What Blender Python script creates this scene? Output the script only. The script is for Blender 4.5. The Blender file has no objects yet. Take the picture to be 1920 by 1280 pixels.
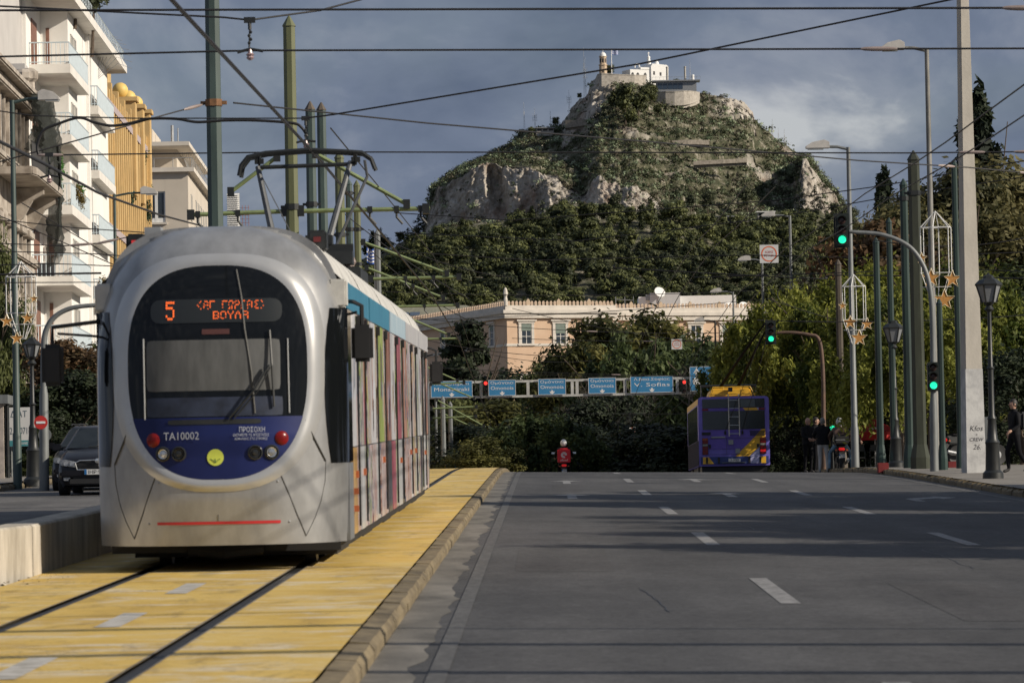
import bpy, bmesh, math, random
import numpy as np
from mathutils import Vector, Matrix, Euler
PI = math.pi
SC = bpy.context.scene
COL = SC.collection
rnd = random.Random(7)

# ------------------------------------------------------------------ camera, sky, sun, exposure
F = 8200.0 / 1920.0                      # focal length over sensor width
ROLL = math.radians(1.1)
CAM = Vector((0, 0, 1.41))
VPX, HZY = 1020.0, 990.0                 # where the level street direction meets the photograph
def _unroll(px, py):
    a, b = px - 960.0, 640.0 - py
    c, s = math.cos(ROLL), math.sin(ROLL)
    return a * c + b * s, -a * s + b * c
_a, _b = _unroll(VPX, HZY)
PITCH = math.atan(-_b / 8200.0)
YAW = math.atan(_a / 8200.0 * math.cos(PITCH))
cam_d = bpy.data.cameras.new('camera'); cam = bpy.data.objects.new('camera', cam_d); COL.objects.link(cam)
cam_d.sensor_width = 36.0; cam_d.lens = 36.0 * F; cam_d.clip_start = 0.5; cam_d.clip_end = 20000
RM = Matrix.Rotation(YAW, 3, 'Z') @ Matrix.Rotation(PI / 2 + PITCH, 3, 'X') @ Matrix.Rotation(-ROLL, 3, 'Z')
cam.matrix_world = Matrix.Translation(CAM) @ RM.to_4x4()
cam_d.dof.use_dof = True; cam_d.dof.focus_distance = 190.0; cam_d.dof.aperture_fstop = 9.0
SC.camera = cam
SC.render.resolution_x, SC.render.resolution_y = 1024, 682

SUN_EL, SUN_AZ = math.radians(27), math.radians(20)    # sun to the right of the street, a little behind the camera
SUN = Vector((math.cos(SUN_EL) * math.cos(SUN_AZ), -math.cos(SUN_EL) * math.sin(SUN_AZ), math.sin(SUN_EL)))
world = bpy.data.worlds.new('World'); SC.world = world; world.use_nodes = True
nt = world.node_tree; nt.nodes.clear()
def wn(t, **k):
    n = nt.nodes.new(t)
    for a, b in k.items(): setattr(n, a, b)
    return n
out = wn('ShaderNodeOutputWorld'); bg = wn('ShaderNodeBackground'); bg.inputs['Strength'].default_value = 0.094
sky = wn('ShaderNodeTexSky', sky_type='NISHITA', sun_disc=False, sun_elevation=SUN_EL,
         sun_rotation=math.atan2(SUN.x, SUN.y), air_density=1.3, dust_density=0.8, ozone_density=1.2)
tc = wn('ShaderNodeTexCoord')
mp = wn('ShaderNodeMapping'); mp.inputs['Scale'].default_value = (1, 1, 1.7); mp.inputs['Location'].default_value = (9.4, 3.3, 0.437)
nt.links.new(tc.outputs['Generated'], mp.inputs['Vector'])
n1 = wn('ShaderNodeTexNoise'); n1.inputs['Scale'].default_value = 14; n1.inputs['Detail'].default_value = 9; n1.inputs['Roughness'].default_value = 0.52; n1.inputs['Distortion'].default_value = 0.35
n2 = wn('ShaderNodeTexNoise'); n2.inputs['Scale'].default_value = 15; n2.inputs['Distortion'].default_value = 0.3; n2.inputs['Detail'].default_value = 10; n2.inputs['Roughness'].default_value = 0.54
for n in (n1, n2): nt.links.new(mp.outputs['Vector'], n.inputs['Vector'])
r1 = wn('ShaderNodeValToRGB')            # cloud cover
r1.color_ramp.elements[0].position = 0.30; r1.color_ramp.elements[0].color = (0.86, 0.86, 0.86, 1)
r1.color_ramp.elements[1].position = 0.56; r1.color_ramp.elements[1].color = (1, 1, 1, 1)
nt.links.new(n1.outputs['Fac'], r1.inputs['Fac'])
r2 = wn('ShaderNodeValToRGB')            # cloud brightness, dark bellies to pale edges
e = r2.color_ramp.elements
e[0].position = 0.34; e[0].color = (1.15, 1.50, 2.25, 1)
e[1].position = 0.69; e[1].color = (5.4, 5.6, 5.9, 1)
m_ = e.new(0.50); m_.color = (1.75, 2.15, 3.0, 1); m_ = e.new(0.60); m_.color = (2.7, 3.05, 3.8, 1)
nt.links.new(n2.outputs['Fac'], r2.inputs['Fac'])
mx = wn('ShaderNodeMix', data_type='RGBA')
nt.links.new(r1.outputs['Color'], mx.inputs[0]); nt.links.new(sky.outputs['Color'], mx.inputs[6]); nt.links.new(r2.outputs['Color'], mx.inputs[7])
nt.links.new(mx.outputs[2], bg.inputs['Color']); nt.links.new(bg.outputs[0], out.inputs[0])

sun_d = bpy.data.lights.new('sun', 'SUN'); sun_d.energy = 5.0; sun_d.angle = math.radians(0.45); sun_d.color = (1.0, 0.90, 0.76)
sun_o = bpy.data.objects.new('sun', sun_d); COL.objects.link(sun_o); sun_o.location = (60, -20, 80)
sun_o.rotation_euler = SUN.to_track_quat('Z', 'Y').to_euler()
SC.view_settings.view_transform = 'Standard'; SC.view_settings.look = 'None'
SC.view_settings.exposure = 0.0; SC.view_settings.gamma = 1.0; SC.view_settings.use_curve_mapping = False
SC.cycles.use_denoising = True
SC.cycles.max_bounces = 6; SC.cycles.diffuse_bounces = 3; SC.cycles.glossy_bounces = 3; SC.cycles.transmission_bounces = 4; SC.cycles.transparent_max_bounces = 8
SC.cycles.sample_clamp_indirect = 4.0

# ------------------------------------------------------------------ where things stand
SL = 0.02585                              # the street climbs, tops out at about 130 m and runs level beyond
def zb(y, x=0.0):
    c = -0.02 * min(10.3, max(0.0, x + 1.1))          # the carriageway falls gently to the right kerb
    if y < 110: return SL * y + c
    if y < 190: return SL * y - 3.0e-4 * (y - 110) ** 2 + c
    return SL * 190 - 3.0e-4 * 80 ** 2 - 0.022 * min(40.0, y - 190) + c
def at(px, py, Y):                        # the point of the place seen at a photograph pixel, Y metres up the street
    a, b = (px - 960.0) / 8200.0, (640.0 - py) / 8200.0
    d = RM @ Vector((a, b, -1.0))
    return CAM + d * (Y / d.y)
def up(px, py, Y): return at(px, py, Y)
def gx(px, Y, py=884): return at(px, py, Y).x

# ------------------------------------------------------------------ objects
def prop(o, label=None, cat=None, group=None, kind=None):
    if label: o['label'] = label
    if cat: o['category'] = cat
    if group: o['group'] = group
    if kind: o['kind'] = kind
    return o
def thing(name, label, cat, loc=(0, 0, 0), rz=0.0, group=None, rx=0.0):
    o = bpy.data.objects.new(name, None); COL.objects.link(o)
    o.empty_display_size = 0.3; o.location = loc; o.rotation_euler = (rx, 0, rz)
    return prop(o, label, cat, group)
def link(name, me, parent=None, loc=None, rot=None, scale=None):
    o = bpy.data.objects.new(name, me); COL.objects.link(o)
    if parent is not None: o.parent = parent
    if loc is not None: o.location = loc
    if rot is not None: o.rotation_euler = rot
    if scale is not None: o.scale = scale if hasattr(scale, '__len__') else (scale,) * 3
    return o
def kids(o): return [c for c in bpy.data.objects if c.parent == o]
def copy_tree(o, parent=None, _map=None):
    if _map is None:
        _map = {}
        for c in bpy.data.objects:
            if c.parent: _map.setdefault(c.parent.name, []).append(c)
    c = o.copy(); COL.objects.link(c); c.parent = parent
    for ch in _map.get(o.name, []): copy_tree(ch, c, _map)
    return c

class MB:
    def __init__(s): s.v = []; s.f = []; s.m = []; s.mi = 0
    def add(s, vs, fs):
        n = len(s.v); s.v += [tuple(p) for p in vs]
        for f in fs: s.f.append(tuple(i + n for i in f)); s.m.append(s.mi)
        return s
    def box(s, x0, y0, z0, x1, y1, z1):
        return s.add([(x0, y0, z0), (x1, y0, z0), (x1, y1, z0), (x0, y1, z0), (x0, y0, z1), (x1, y0, z1), (x1, y1, z1), (x0, y1, z1)],
                     [(0, 3, 2, 1), (4, 5, 6, 7), (0, 1, 5, 4), (1, 2, 6, 5), (2, 3, 7, 6), (3, 0, 4, 7)])
    def cbox(s, c, sx, sy, sz, rot=None):
        M_ = rot if rot is not None else Matrix.Identity(3); c = Vector(c)
        P = [c + M_ @ Vector((i * sx / 2, j * sy / 2, k * sz / 2)) for k in (-1, 1) for i, j in ((-1, -1), (1, -1), (1, 1), (-1, 1))]
        return s.add(P, [(0, 3, 2, 1), (4, 5, 6, 7), (0, 1, 5, 4), (1, 2, 6, 5), (2, 3, 7, 6), (3, 0, 4, 7)])
    def tube(s, pts, r, n=8, cap=True, phase=0.0):
        pts = [Vector(p) for p in pts]; R = r if hasattr(r, '__len__') else [r] * len(pts)
        vs = []; prev = None
        for i, p in enumerate(pts):
            t = (pts[min(i + 1, len(pts) - 1)] - pts[max(i - 1, 0)])
            t = t.normalized() if t.length > 1e-9 else Vector((0, 0, 1))
            if prev is None:
                ref = Vector((0, 0, 1)) if abs(t.z) < 0.9 else Vector((1, 0, 0))
                u = t.cross(ref).normalized()
            else:
                u = (prev - t * prev.dot(t)).normalized()
            prev = u; w = t.cross(u)
            for k in range(n):
                a = 2 * PI * k / n + phase
                vs.append(p + (u * math.cos(a) + w * math.sin(a)) * R[i])
        fs = []
        for i in range(len(pts) - 1):
            for k in range(n):
                a, b = i * n + k, i * n + (k + 1) % n
                fs.append((a, b, b + n, a + n))
        if cap:
            fs.append(tuple(range(n))[::-1]); q = (len(pts) - 1) * n; fs.append(tuple(q + k for k in range(n)))
        return s.add(vs, fs)
    def lathe(s, prof, c=(0, 0, 0), n=16, axis='z', phase=0.0):
        c = Vector(c); vs = []
        for r, z in prof:
            for k in range(n):
                a = 2 * PI * k / n + phase
                p = (r * math.cos(a), r * math.sin(a), z)
                if axis == 'y': p = (p[0], p[2], p[1])
                if axis == 'x': p = (p[2], p[0], p[1])
                vs.append(c + Vector(p))
        fs = []
        for i in range(len(prof) - 1):
            for k in range(n):
                a, b = i * n + k, i * n + (k + 1) % n
                fs.append((a, b, b + n, a + n))
        fs.append(tuple(range(n))[::-1]); q = (len(prof) - 1) * n; fs.append(tuple(q + k for k in range(n)))
        return s.add(vs, fs)
    def prism(s, poly, f0, f1):           # poly of 2-D points, f0/f1 map a 2-D point to the two faces
        n = len(poly); a = [f0(*p) for p in poly]; b = [f1(*p) for p in poly]
        return s.add(a + b, [tuple(range(n))[::-1], tuple(range(n, 2 * n))] + [(i, (i + 1) % n, n + (i + 1) % n, n + i) for i in range(n)])
    def sphere(s, c, r, n=12, m=8, sc=(1, 1, 1)):
        c = Vector(c); vs = [c + Vector((0, 0, -r * sc[2]))]
        for j in range(1, m):
            t = PI * j / m - PI / 2
            for k in range(n):
                a = 2 * PI * k / n
                vs.append(c + Vector((r * sc[0] * math.cos(t) * math.cos(a), r * sc[1] * math.cos(t) * math.sin(a), r * sc[2] * math.sin(t))))
        vs.append(c + Vector((0, 0, r * sc[2]))); fs = []; top = len(vs) - 1
        for k in range(n): fs.append((0, 1 + (k + 1) % n, 1 + k))
        for j in range(m - 2):
            for k in range(n):
                a, b = 1 + j * n + k, 1 + j * n + (k + 1) % n
                fs.append((a, b, b + n, a + n))
        q = 1 + (m - 2) * n
        for k in range(n): fs.append((q + k, q + (k + 1) % n, top))
        return s.add(vs, fs)
    def poly(s, pts): return s.add(pts, [tuple(range(len(pts)))])
    def mesh(s, name, mats, smooth=False, bevel=0.0):
        me = bpy.data.meshes.new(name); me.from_pydata(s.v, [], s.f)
        if not isinstance(mats, (list, tuple)): mats = [mats]
        for m in mats: me.materials.append(m)
        if len(mats) > 1: me.polygons.foreach_set('material_index', s.m)
        if bevel > 0:
            bm = bmesh.new(); bm.from_mesh(me)
            bmesh.ops.remove_doubles(bm, verts=bm.verts, dist=1e-5)
            bmesh.ops.bevel(bm, geom=[e for e in bm.edges if len(e.link_faces) == 2 and e.calc_face_angle(0) > 0.5], offset=bevel, segments=2, affect='EDGES', clamp_overlap=True)
            bm.to_mesh(me); bm.free()
        if smooth:
            me.polygons.foreach_set('use_smooth', [True] * len(me.polygons))
            try: me.set_sharp_from_angle(angle=math.radians(38))
            except Exception: pass
        me.update()
        return me
    def build(s, name, mats, parent=None, smooth=False, bevel=0.0, loc=None, rot=None):
        return link(name, s.mesh(name, mats, smooth, bevel), parent, loc, rot)

# ------------------------------------------------------------------ materials
MATS = {}
def mat(name, col, rough=0.6, metal=0.0, var=0.12, scale=3.0, bump=0.0, bscale=30.0, emit=0.0, spec=0.5, col2=None, stretch=(1, 1, 1), coat=0.0, thr=None):
    if name in MATS: return MATS[name]
    m = bpy.data.materials.new(name); m.use_nodes = True; MATS[name] = m
    t = m.node_tree; b = t.nodes['Principled BSDF']
    b.inputs['Roughness'].default_value = rough; b.inputs['Metallic'].default_value = metal
    b.inputs['Specular IOR Level'].default_value = spec; b.inputs['Coat Weight'].default_value = coat
    c = (*col, 1)
    if var > 0 or col2:
        tcn = t.nodes.new('ShaderNodeTexCoord'); mpn = t.nodes.new('ShaderNodeMapping'); mpn.inputs['Scale'].default_value = stretch
        no = t.nodes.new('ShaderNodeTexNoise'); no.inputs['Scale'].default_value = scale; no.inputs['Detail'].default_value = 6; no.inputs['Roughness'].default_value = 0.62
        t.links.new(tcn.outputs['Object'], mpn.inputs['Vector']); t.links.new(mpn.outputs['Vector'], no.inputs['Vector'])
        ra = t.nodes.new('ShaderNodeValToRGB'); t.links.new(no.outputs['Fac'], ra.inputs['Fac'])
        lo, hi = thr or (0.32, 0.68)
        ra.color_ramp.elements[0].position = lo; ra.color_ramp.elements[1].position = hi
        if col2: ra.color_ramp.elements[0].color = c; ra.color_ramp.elements[1].color = (*col2, 1)
        else:
            ra.color_ramp.elements[0].color = tuple(x * (1 - var) for x in col) + (1,); ra.color_ramp.elements[1].color = tuple(min(1, x * (1 + var)) for x in col) + (1,)
        t.links.new(ra.outputs['Color'], b.inputs['Base Color'])
        if emit: t.links.new(ra.outputs['Color'], b.inputs['Emission Color'])
    else: b.inputs['Base Color'].default_value = c
    if emit:
        b.inputs['Emission Color'].default_value = c; b.inputs['Emission Strength'].default_value = emit
    if bump > 0:
        tcn = t.nodes.new('ShaderNodeTexCoord'); no = t.nodes.new('ShaderNodeTexNoise'); no.inputs['Scale'].default_value = bscale; no.inputs['Detail'].default_value = 5
        t.links.new(tcn.outputs['Object'], no.inputs['Vector'])
        bu = t.nodes.new('ShaderNodeBump'); bu.inputs['Strength'].default_value = bump; bu.inputs['Distance'].default_value = 0.02
        t.links.new(no.outputs['Fac'], bu.inputs['Height']); t.links.new(bu.outputs['Normal'], b.inputs['Normal'])
    return m
def foliage(name, dark, light, trans=0.25):
    if name in MATS: return MATS[name]
    m = bpy.data.materials.new(name); m.use_nodes = True; MATS[name] = m
    t = m.node_tree; b = t.nodes['Principled BSDF']; o = t.nodes['Material Output']
    b.inputs['Roughness'].default_value = 0.62; b.inputs['Specular IOR Level'].default_value = 0.25
    at_ = t.nodes.new('ShaderNodeAttribute'); at_.attribute_name = 'tint'
    oi = t.nodes.new('ShaderNodeObjectInfo')
    ma = t.nodes.new('ShaderNodeMath'); ma.operation = 'MULTIPLY_ADD'; ma.inputs[1].default_value = 0.35
    su = t.nodes.new('ShaderNodeMath'); su.operation = 'SUBTRACT'; su.inputs[1].default_value = 0.175
    t.links.new(oi.outputs['Random'], ma.inputs[0]); t.links.new(at_.outputs['Fac'], ma.inputs[2]); t.links.new(ma.outputs[0], su.inputs[0])
    ra = t.nodes.new('ShaderNodeValToRGB'); ra.color_ramp.elements[0].color = (*dark, 1); ra.color_ramp.elements[1].color = (*light, 1)
    t.links.new(su.outputs[0], ra.inputs['Fac']); t.links.new(ra.outputs['Color'], b.inputs['Base Color'])
    tr = t.nodes.new('ShaderNodeBsdfTranslucent'); t.links.new(ra.outputs['Color'], tr.inputs['Color'])
    mi = t.nodes.new('ShaderNodeMixShader'); mi.inputs[0].default_value = trans
    t.links.new(b.outputs[0], mi.inputs[1]); t.links.new(tr.outputs[0], mi.inputs[2]); t.links.new(mi.outputs[0], o.inputs['Surface'])
    return m

# ------------------------------------------------------------------ lettering as thin raised mesh
def text(body, w, h, M4, m, parent, name='lettering', fit=True, shear=0.0, ext=0.004):
    cu = bpy.data.curves.new('lettering', 'FONT'); cu.body = body; cu.size = 1.0; cu.extrude = 0.0; cu.resolution_u = 2
    cu.align_x = 'CENTER'; cu.shear = shear; cu.space_line = 0.9
    ob = bpy.data.objects.new('lettering', cu); COL.objects.link(ob)
    bpy.context.view_layer.update()
    me = bpy.data.meshes.new_from_object(ob.evaluated_get(bpy.context.evaluated_depsgraph_get()))
    bpy.data.objects.remove(ob); bpy.data.curves.remove(cu)
    n = len(me.vertices)
    if n == 0: return None
    co = np.empty(n * 3); me.vertices.foreach_get('co', co); co = co.reshape(-1, 3)
    lo, hi = co.min(0), co.max(0); c = (lo + hi) / 2; s = hi - lo
    if w is None: w = s[0] * h / s[1]
    if h is None: h = s[1] * w / s[0]
    co[:, 0] = (co[:, 0] - c[0]) * w / s[0]; co[:, 1] = (co[:, 1] - c[1]) * h / s[1]; co[:, 2] = 0
    me.vertices.foreach_set('co', co.ravel()); me.transform(M4)
    me.materials.clear(); me.materials.append(m); me.update()
    return link(name, me, parent)
def facing(loc, rz=0.0, rx=0.0):          # text upright, read from the -Y side
    return Matrix.Translation(loc) @ Matrix.Rotation(rz, 4, 'Z') @ Matrix.Rotation(PI / 2 + rx, 4, 'X')

# ------------------------------------------------------------------ foliage meshes (many small leaf faces spread through clumps)
def leaves(name, clumps, n, size, m, seed=0, droop=0.0, aspect=2.2, shell=0.45, tintvar=0.5, up_=0.3, coh=0.8, rough=0.6):
    R = np.random.default_rng(seed); V = []; T = []
    vols = np.array([max(c[3], 1e-3) * c[4] for c in clumps]) if len(clumps[0]) == 5 else np.array([c[3] ** 2 for c in clumps])
    vols = vols / vols.sum()
    for c, w in zip(clumps, vols):
        k = max(6, int(n * w)); rad = np.array([c[3], c[3], c[4] if len(c) == 5 else c[3] * 0.8])
        d = R.normal(size=(k, 3)); d /= np.linalg.norm(d, axis=1)[:, None] + 1e-9
        rr = R.random(k) ** shell
        p = np.array(c[:3]) + d * rad * rr[:, None] * (1 + 0.25 * R.normal(size=(k, 1)))
        nrm = d * coh + R.normal(size=(k, 3)) * rough + np.array([0, 0, up_]); nrm /= np.linalg.norm(nrm, axis=1)[:, None] + 1e-9
        a = np.cross(nrm, R.normal(size=(k, 3))); a[:, 2] -= droop; a /= np.linalg.norm(a, axis=1)[:, None] + 1e-9
        b = np.cross(nrm, a); b /= np.linalg.norm(b, axis=1)[:, None] + 1e-9
        s = size * (0.6 + 0.8 * R.random(k))[:, None]
        q = np.stack([p - a * s * aspect / 2, p + b * s / 2, p + a * s * aspect / 2, p - b * s / 2], 1)
        V.append(q.reshape(-1, 3))
        t = np.clip(R.normal(0.5, tintvar * 0.42) + 0.16 * R.normal(size=k), 0, 1)
        T.append(np.repeat(t, 4))
    V = np.concatenate(V); T = np.concatenate(T)
    return quads(name, V, T, m)
def quads(name, V, T, m):
    nq = len(V) // 4; me = bpy.data.meshes.new(name)
    me.vertices.add(len(V)); me.vertices.foreach_set('co', V.astype(np.float32).ravel())
    me.loops.add(nq * 4); me.loops.foreach_set('vertex_index', np.arange(nq * 4, dtype=np.int32))
    me.polygons.add(nq); me.polygons.foreach_set('loop_start', np.arange(0, nq * 4, 4, dtype=np.int32))
    at_ = me.attributes.new('tint', 'FLOAT', 'POINT'); at_.data.foreach_set('value', T.astype(np.float32))
    me.materials.append(m); me.update(calc_edges=True)
    return me
def grid_mesh(name, P, m, smooth=True):   # P is (rows, cols, 3)
    r, c = P.shape[:2]; me = bpy.data.meshes.new(name)
    me.vertices.add(r * c); me.vertices.foreach_set('co', P.reshape(-1).astype(np.float32))
    i = np.arange(r - 1)[:, None] * c + np.arange(c - 1)[None]
    q = np.stack([i, i + 1, i + c + 1, i + c], -1).reshape(-1)
    nq = len(q) // 4
    me.loops.add(nq * 4); me.loops.foreach_set('vertex_index', q.astype(np.int32))
    me.polygons.add(nq); me.polygons.foreach_set('loop_start', np.arange(0, nq * 4, 4, dtype=np.int32))
    me.materials.append(m); me.update(calc_edges=True)
    if smooth: me.polygons.foreach_set('use_smooth', [True] * nq)
    return me
# ================================================================== ground, carriageways, tram bed
def strip(name, x0, x1, dz, y0, y1, m, parent=None, step=3.0, kind='structure', xs=None):
    ys = np.unique(np.concatenate([np.arange(y0, y1, step), [y1]]))
    xs = np.array(xs if xs is not None else [x0, x1], float)
    P = np.zeros((len(ys), len(xs), 3)); P[:, :, 0] = xs[None]; P[:, :, 1] = ys[:, None]
    P[:, :, 2] = np.array([[zb(y, x) for x in xs] for y in ys]) + dz
    me = grid_mesh(name, P, m)
    o = link(name, me, parent)
    if parent is None and kind: o['kind'] = kind
    return o
def nodes_of(m): return m.node_tree, m.node_tree.nodes['Principled BSDF']
def noise(t, scale, detail=5, rough=0.6, stretch=None, dist=0.0):
    tcn = t.nodes.new('ShaderNodeTexCoord'); mpn = t.nodes.new('ShaderNodeMapping')
    if stretch: mpn.inputs['Scale'].default_value = stretch
    no = t.nodes.new('ShaderNodeTexNoise'); no.inputs['Scale'].default_value = scale; no.inputs['Detail'].default_value = detail
    no.inputs['Roughness'].default_value = rough; no.inputs['Distortion'].default_value = dist
    t.links.new(tcn.outputs['Object'], mpn.inputs['Vector']); t.links.new(mpn.outputs['Vector'], no.inputs['Vector'])
    return no.outputs['Fac']
def ramp(t, src, stops):
    r = t.nodes.new('ShaderNodeValToRGB'); el = r.color_ramp.elements
    while len(el) < len(stops): el.new(0.5)
    for q, (p, c) in zip(el, stops): q.position = p; q.color = (*c, 1) if len(c) == 3 else c
    t.links.new(src, r.inputs['Fac']); return r.outputs['Color']
def mixc(t, fac, a, b, mode='MIX'):
    x = t.nodes.new('ShaderNodeMix'); x.data_type = 'RGBA'; x.blend_type = mode
    for i, v in ((0, fac), (6, a), (7, b)):
        if isinstance(v, (int, float)): x.inputs[i].default_value = v
        elif isinstance(v, tuple): x.inputs[i].default_value = (*v, 1)
        else: t.links.new(v, x.inputs[i])
    return x.outputs[2]
def bumpn(t, b, src, strength=0.3, dist=0.02):
    u = t.nodes.new('ShaderNodeBump'); u.inputs['Strength'].default_value = strength; u.inputs['Distance'].default_value = dist
    t.links.new(src, u.inputs['Height']); t.links.new(u.outputs['Normal'], b.inputs['Normal'])

def asphalt(name, base, seed=0.0):
    m = mat(name, base, rough=0.82, var=0, spec=0.35); t, b = nodes_of(m)
    c = ramp(t, noise(t, 0.55, 6, 0.65, (1, 0.35, 1)), [(0.3, tuple(x * 0.70 for x in base)), (0.5, base), (0.72, tuple(x * 1.3 for x in base))])
    g = ramp(t, noise(t, 45, 3, 0.7), [(0.25, (0.45, 0.45, 0.45)), (0.75, (1.55, 1.55, 1.55))])
    c = mixc(t, 0.75, c, g, 'MULTIPLY')
    w = ramp(t, noise(t, 1.3, 3, 0.5, (1, 0.02, 1)), [(0.35, (0.86, 0.86, 0.86)), (0.65, (1.12, 1.11, 1.09))])      # wheel tracks run along the street
    c = mixc(t, 0.9, c, w, 'MULTIPLY')
    k = ramp(t, noise(t, 3.0, 8, 0.75, (1, 0.5, 1), 1.2), [(0.48, (1, 1, 1)), (0.5, (0.35, 0.35, 0.35)), (0.52, (1, 1, 1))])  # hairline cracks
    k2 = ramp(t, noise(t, 0.7, 2), [(0.52, (1, 1, 1)), (0.6, (0, 0, 0))])
    k = mixc(t, k2, k, (1.0, 1.0, 1.0)); c = mixc(t, 0.6, c, k, 'MULTIPLY')
    c = mixc(t, 0.6, c, ramp(t, noise(t, 7, 6, 0.75, (1, .6, 1)), [(0.3, (0.68, 0.68, 0.68)), (0.7, (1.32, 1.32, 1.32))]), 'MULTIPLY')
    c = mixc(t, 0.8, c, ramp(t, noise(t, 16, 4, 0.85), [(0.35, (0.6, 0.6, 0.6)), (0.65, (1.42, 1.42, 1.42))]), 'MULTIPLY')
    t.links.new(c, b.inputs['Base Color']); bumpn(t, b, noise(t, 90, 4, 0.7), 0.35, 0.01)
    return m
M_ASPH = asphalt('asphalt', (0.070, 0.070, 0.072)); M_ASPH2 = asphalt('asphalt_pale', (0.105, 0.102, 0.1))
m = mat('yellow_paint', (0.55, 0.36, 0.075), rough=0.75, var=0); t, b = nodes_of(m)
c = ramp(t, noise(t, 1.1, 6, 0.65, (1, 0.45, 1)), [(0.28, (0.44, 0.285, 0.06)), (0.5, (0.60, 0.405, 0.09)), (0.75, (0.67, 0.49, 0.16))])
pale = ramp(t, noise(t, 1.7, 7, 0.72, (0.55, 1.0, 1), 0.8), [(0.51, (0, 0, 0)), (0.63, (0.75, 0.75, 0.75))])
c = mixc(t, pale, c, (0.62, 0.56, 0.44))
dirt = ramp(t, noise(t, 2.4, 8, 0.75, (1, 0.25, 1), 0.4), [(0.53, (0, 0, 0)), (0.72, (0.7, 0.7, 0.7))])
c = mixc(t, dirt, c, (0.15, 0.10, 0.04))
crk = ramp(t, noise(t, 1.0, 9, 0.72, (1, 0.6, 1), 1.5), [(0.488, (0, 0, 0)), (0.5, (0.7, 0.7, 0.7)), (0.512, (0, 0, 0))])
crk = mixc(t, ramp(t, noise(t, 0.5, 2), [(0.5, (0, 0, 0)), (0.62, (1, 1, 1))]), (0.0, 0.0, 0.0), crk)
c = mixc(t, crk, c, (0.10, 0.07, 0.03)); c = mixc(t, 0.5, c, ramp(t, noise(t, 60, 3, 0.7), [(0.3, (0.75, 0.75, 0.75)), (0.7, (1.25, 1.25, 1.25))]), 'MULTIPLY')
t.links.new(c, b.inputs['Base Color']); bumpn(t, b, noise(t, 35, 5, 0.7), 0.4, 0.015)
M_YEL = m
M_CONC = mat('weathered_concrete', (0.34, 0.32, 0.28), rough=0.85, scale=1.4, col2=(0.48, 0.45, 0.40), bump=0.3, bscale=20, stretch=(1, 1, 0.5))
M_KERB = mat('kerb_stone', (0.09, 0.07, 0.042), rough=0.85, scale=2.5, col2=(0.24, 0.19, 0.11), bump=0.5, bscale=18)
_t, _b = nodes_of(M_KERB); _g = _t.nodes.new('ShaderNodeNewGeometry')
for _n in _t.nodes:
    if _n.type == 'MAPPING': _t.links.new(_g.outputs['Position'], _n.inputs['Vector']); _n.inputs['Scale'].default_value = (1.5, .45, 1.5)
    if _n.type == 'TEX_NOISE' and not any(l.from_node.type == 'MAPPING' for l in _n.inputs['Vector'].links): _t.links.new(_g.outputs['Position'], _n.inputs['Vector'])
    if _n.type == 'BUMP': _n.inputs['Strength'].default_value = .25
M_GUT = mat('gutter_concrete', (0.085, 0.08, 0.07), rough=0.85, scale=1.8, col2=(0.21, 0.195, 0.17), stretch=(1, .3, 1), bump=0.3)
M_WHT = mat('road_marking', (0.13, 0.128, 0.125), rough=0.7, scale=9, col2=(0.29, 0.285, 0.28), thr=(0.38, 0.6))
M_WHTW = mat('worn_marking', (0.10, 0.098, 0.094), rough=0.7, scale=7, col2=(0.34, 0.33, 0.32), thr=(0.40, 0.66), stretch=(2.5, .5, 1))
M_DASHW = mat('worn_white_dash', (0.30, 0.28, 0.24), rough=0.75, scale=6, col2=(0.52, 0.50, 0.46), thr=(.35, .6))
M_EDGE = mat('faded_edge_line', (0.075, 0.074, 0.072), rough=0.75, scale=6, col2=(0.12, 0.118, 0.115), thr=(0.42, 0.7), stretch=(2.5, .4, 1))
M_RAIL = mat('rail_steel', (0.16, 0.155, 0.15), rough=0.42, metal=0.7, scale=8, var=0.25, stretch=(1, .1, 1))
M_BLK = mat('black_rubber', (0.018, 0.018, 0.019), rough=0.6, var=0.2)
M_PAVE = mat('pavement_slabs', (0.16, 0.145, 0.125), rough=0.85, scale=1.2, col2=(0.26, 0.24, 0.21), bump=0.3)
M_SOIL = mat('dry_ground', (0.10, 0.09, 0.065), rough=0.95, scale=0.05, col2=(0.16, 0.14, 0.10))

strip('ground', 0, 0, -0.32, -40, 1300, M_SOIL, step=20, xs=[-1500, -400, -120, -60, -20, 0, 20, 60, 120, 400, 1500])
P = np.zeros((2, 2, 3)); P[0, :, 1] = 1290; P[1, :, 1] = 9000; P[:, 0, 0] = -7000; P[:, 1, 0] = 7000; P[:, :, 2] = zb(1300) - 1.2
link('plain', grid_mesh('plain', P, M_SOIL))['kind'] = 'structure'
road = strip('road', 0, 0, -0.14, -10, 520, M_ASPH, xs=[-1.1, 1, 3, 5, 7, 9.2])
strip('left_road', 0, 0, -0.07, -10, 520, M_ASPH2, xs=[-12.2, -10, -8, -6, -5.12])
bed = strip('tram_bed', -3.725, -2.395, 0.0, -10, 420, M_YEL, step=2)
for n, x0, x1 in (('bed_slab', -4.77, -3.835), ('bed_slab', -2.285, -1.26)): strip(n, x0, x1, 0.0, -10, 420, M_YEL, parent=bed, step=2)
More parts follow.
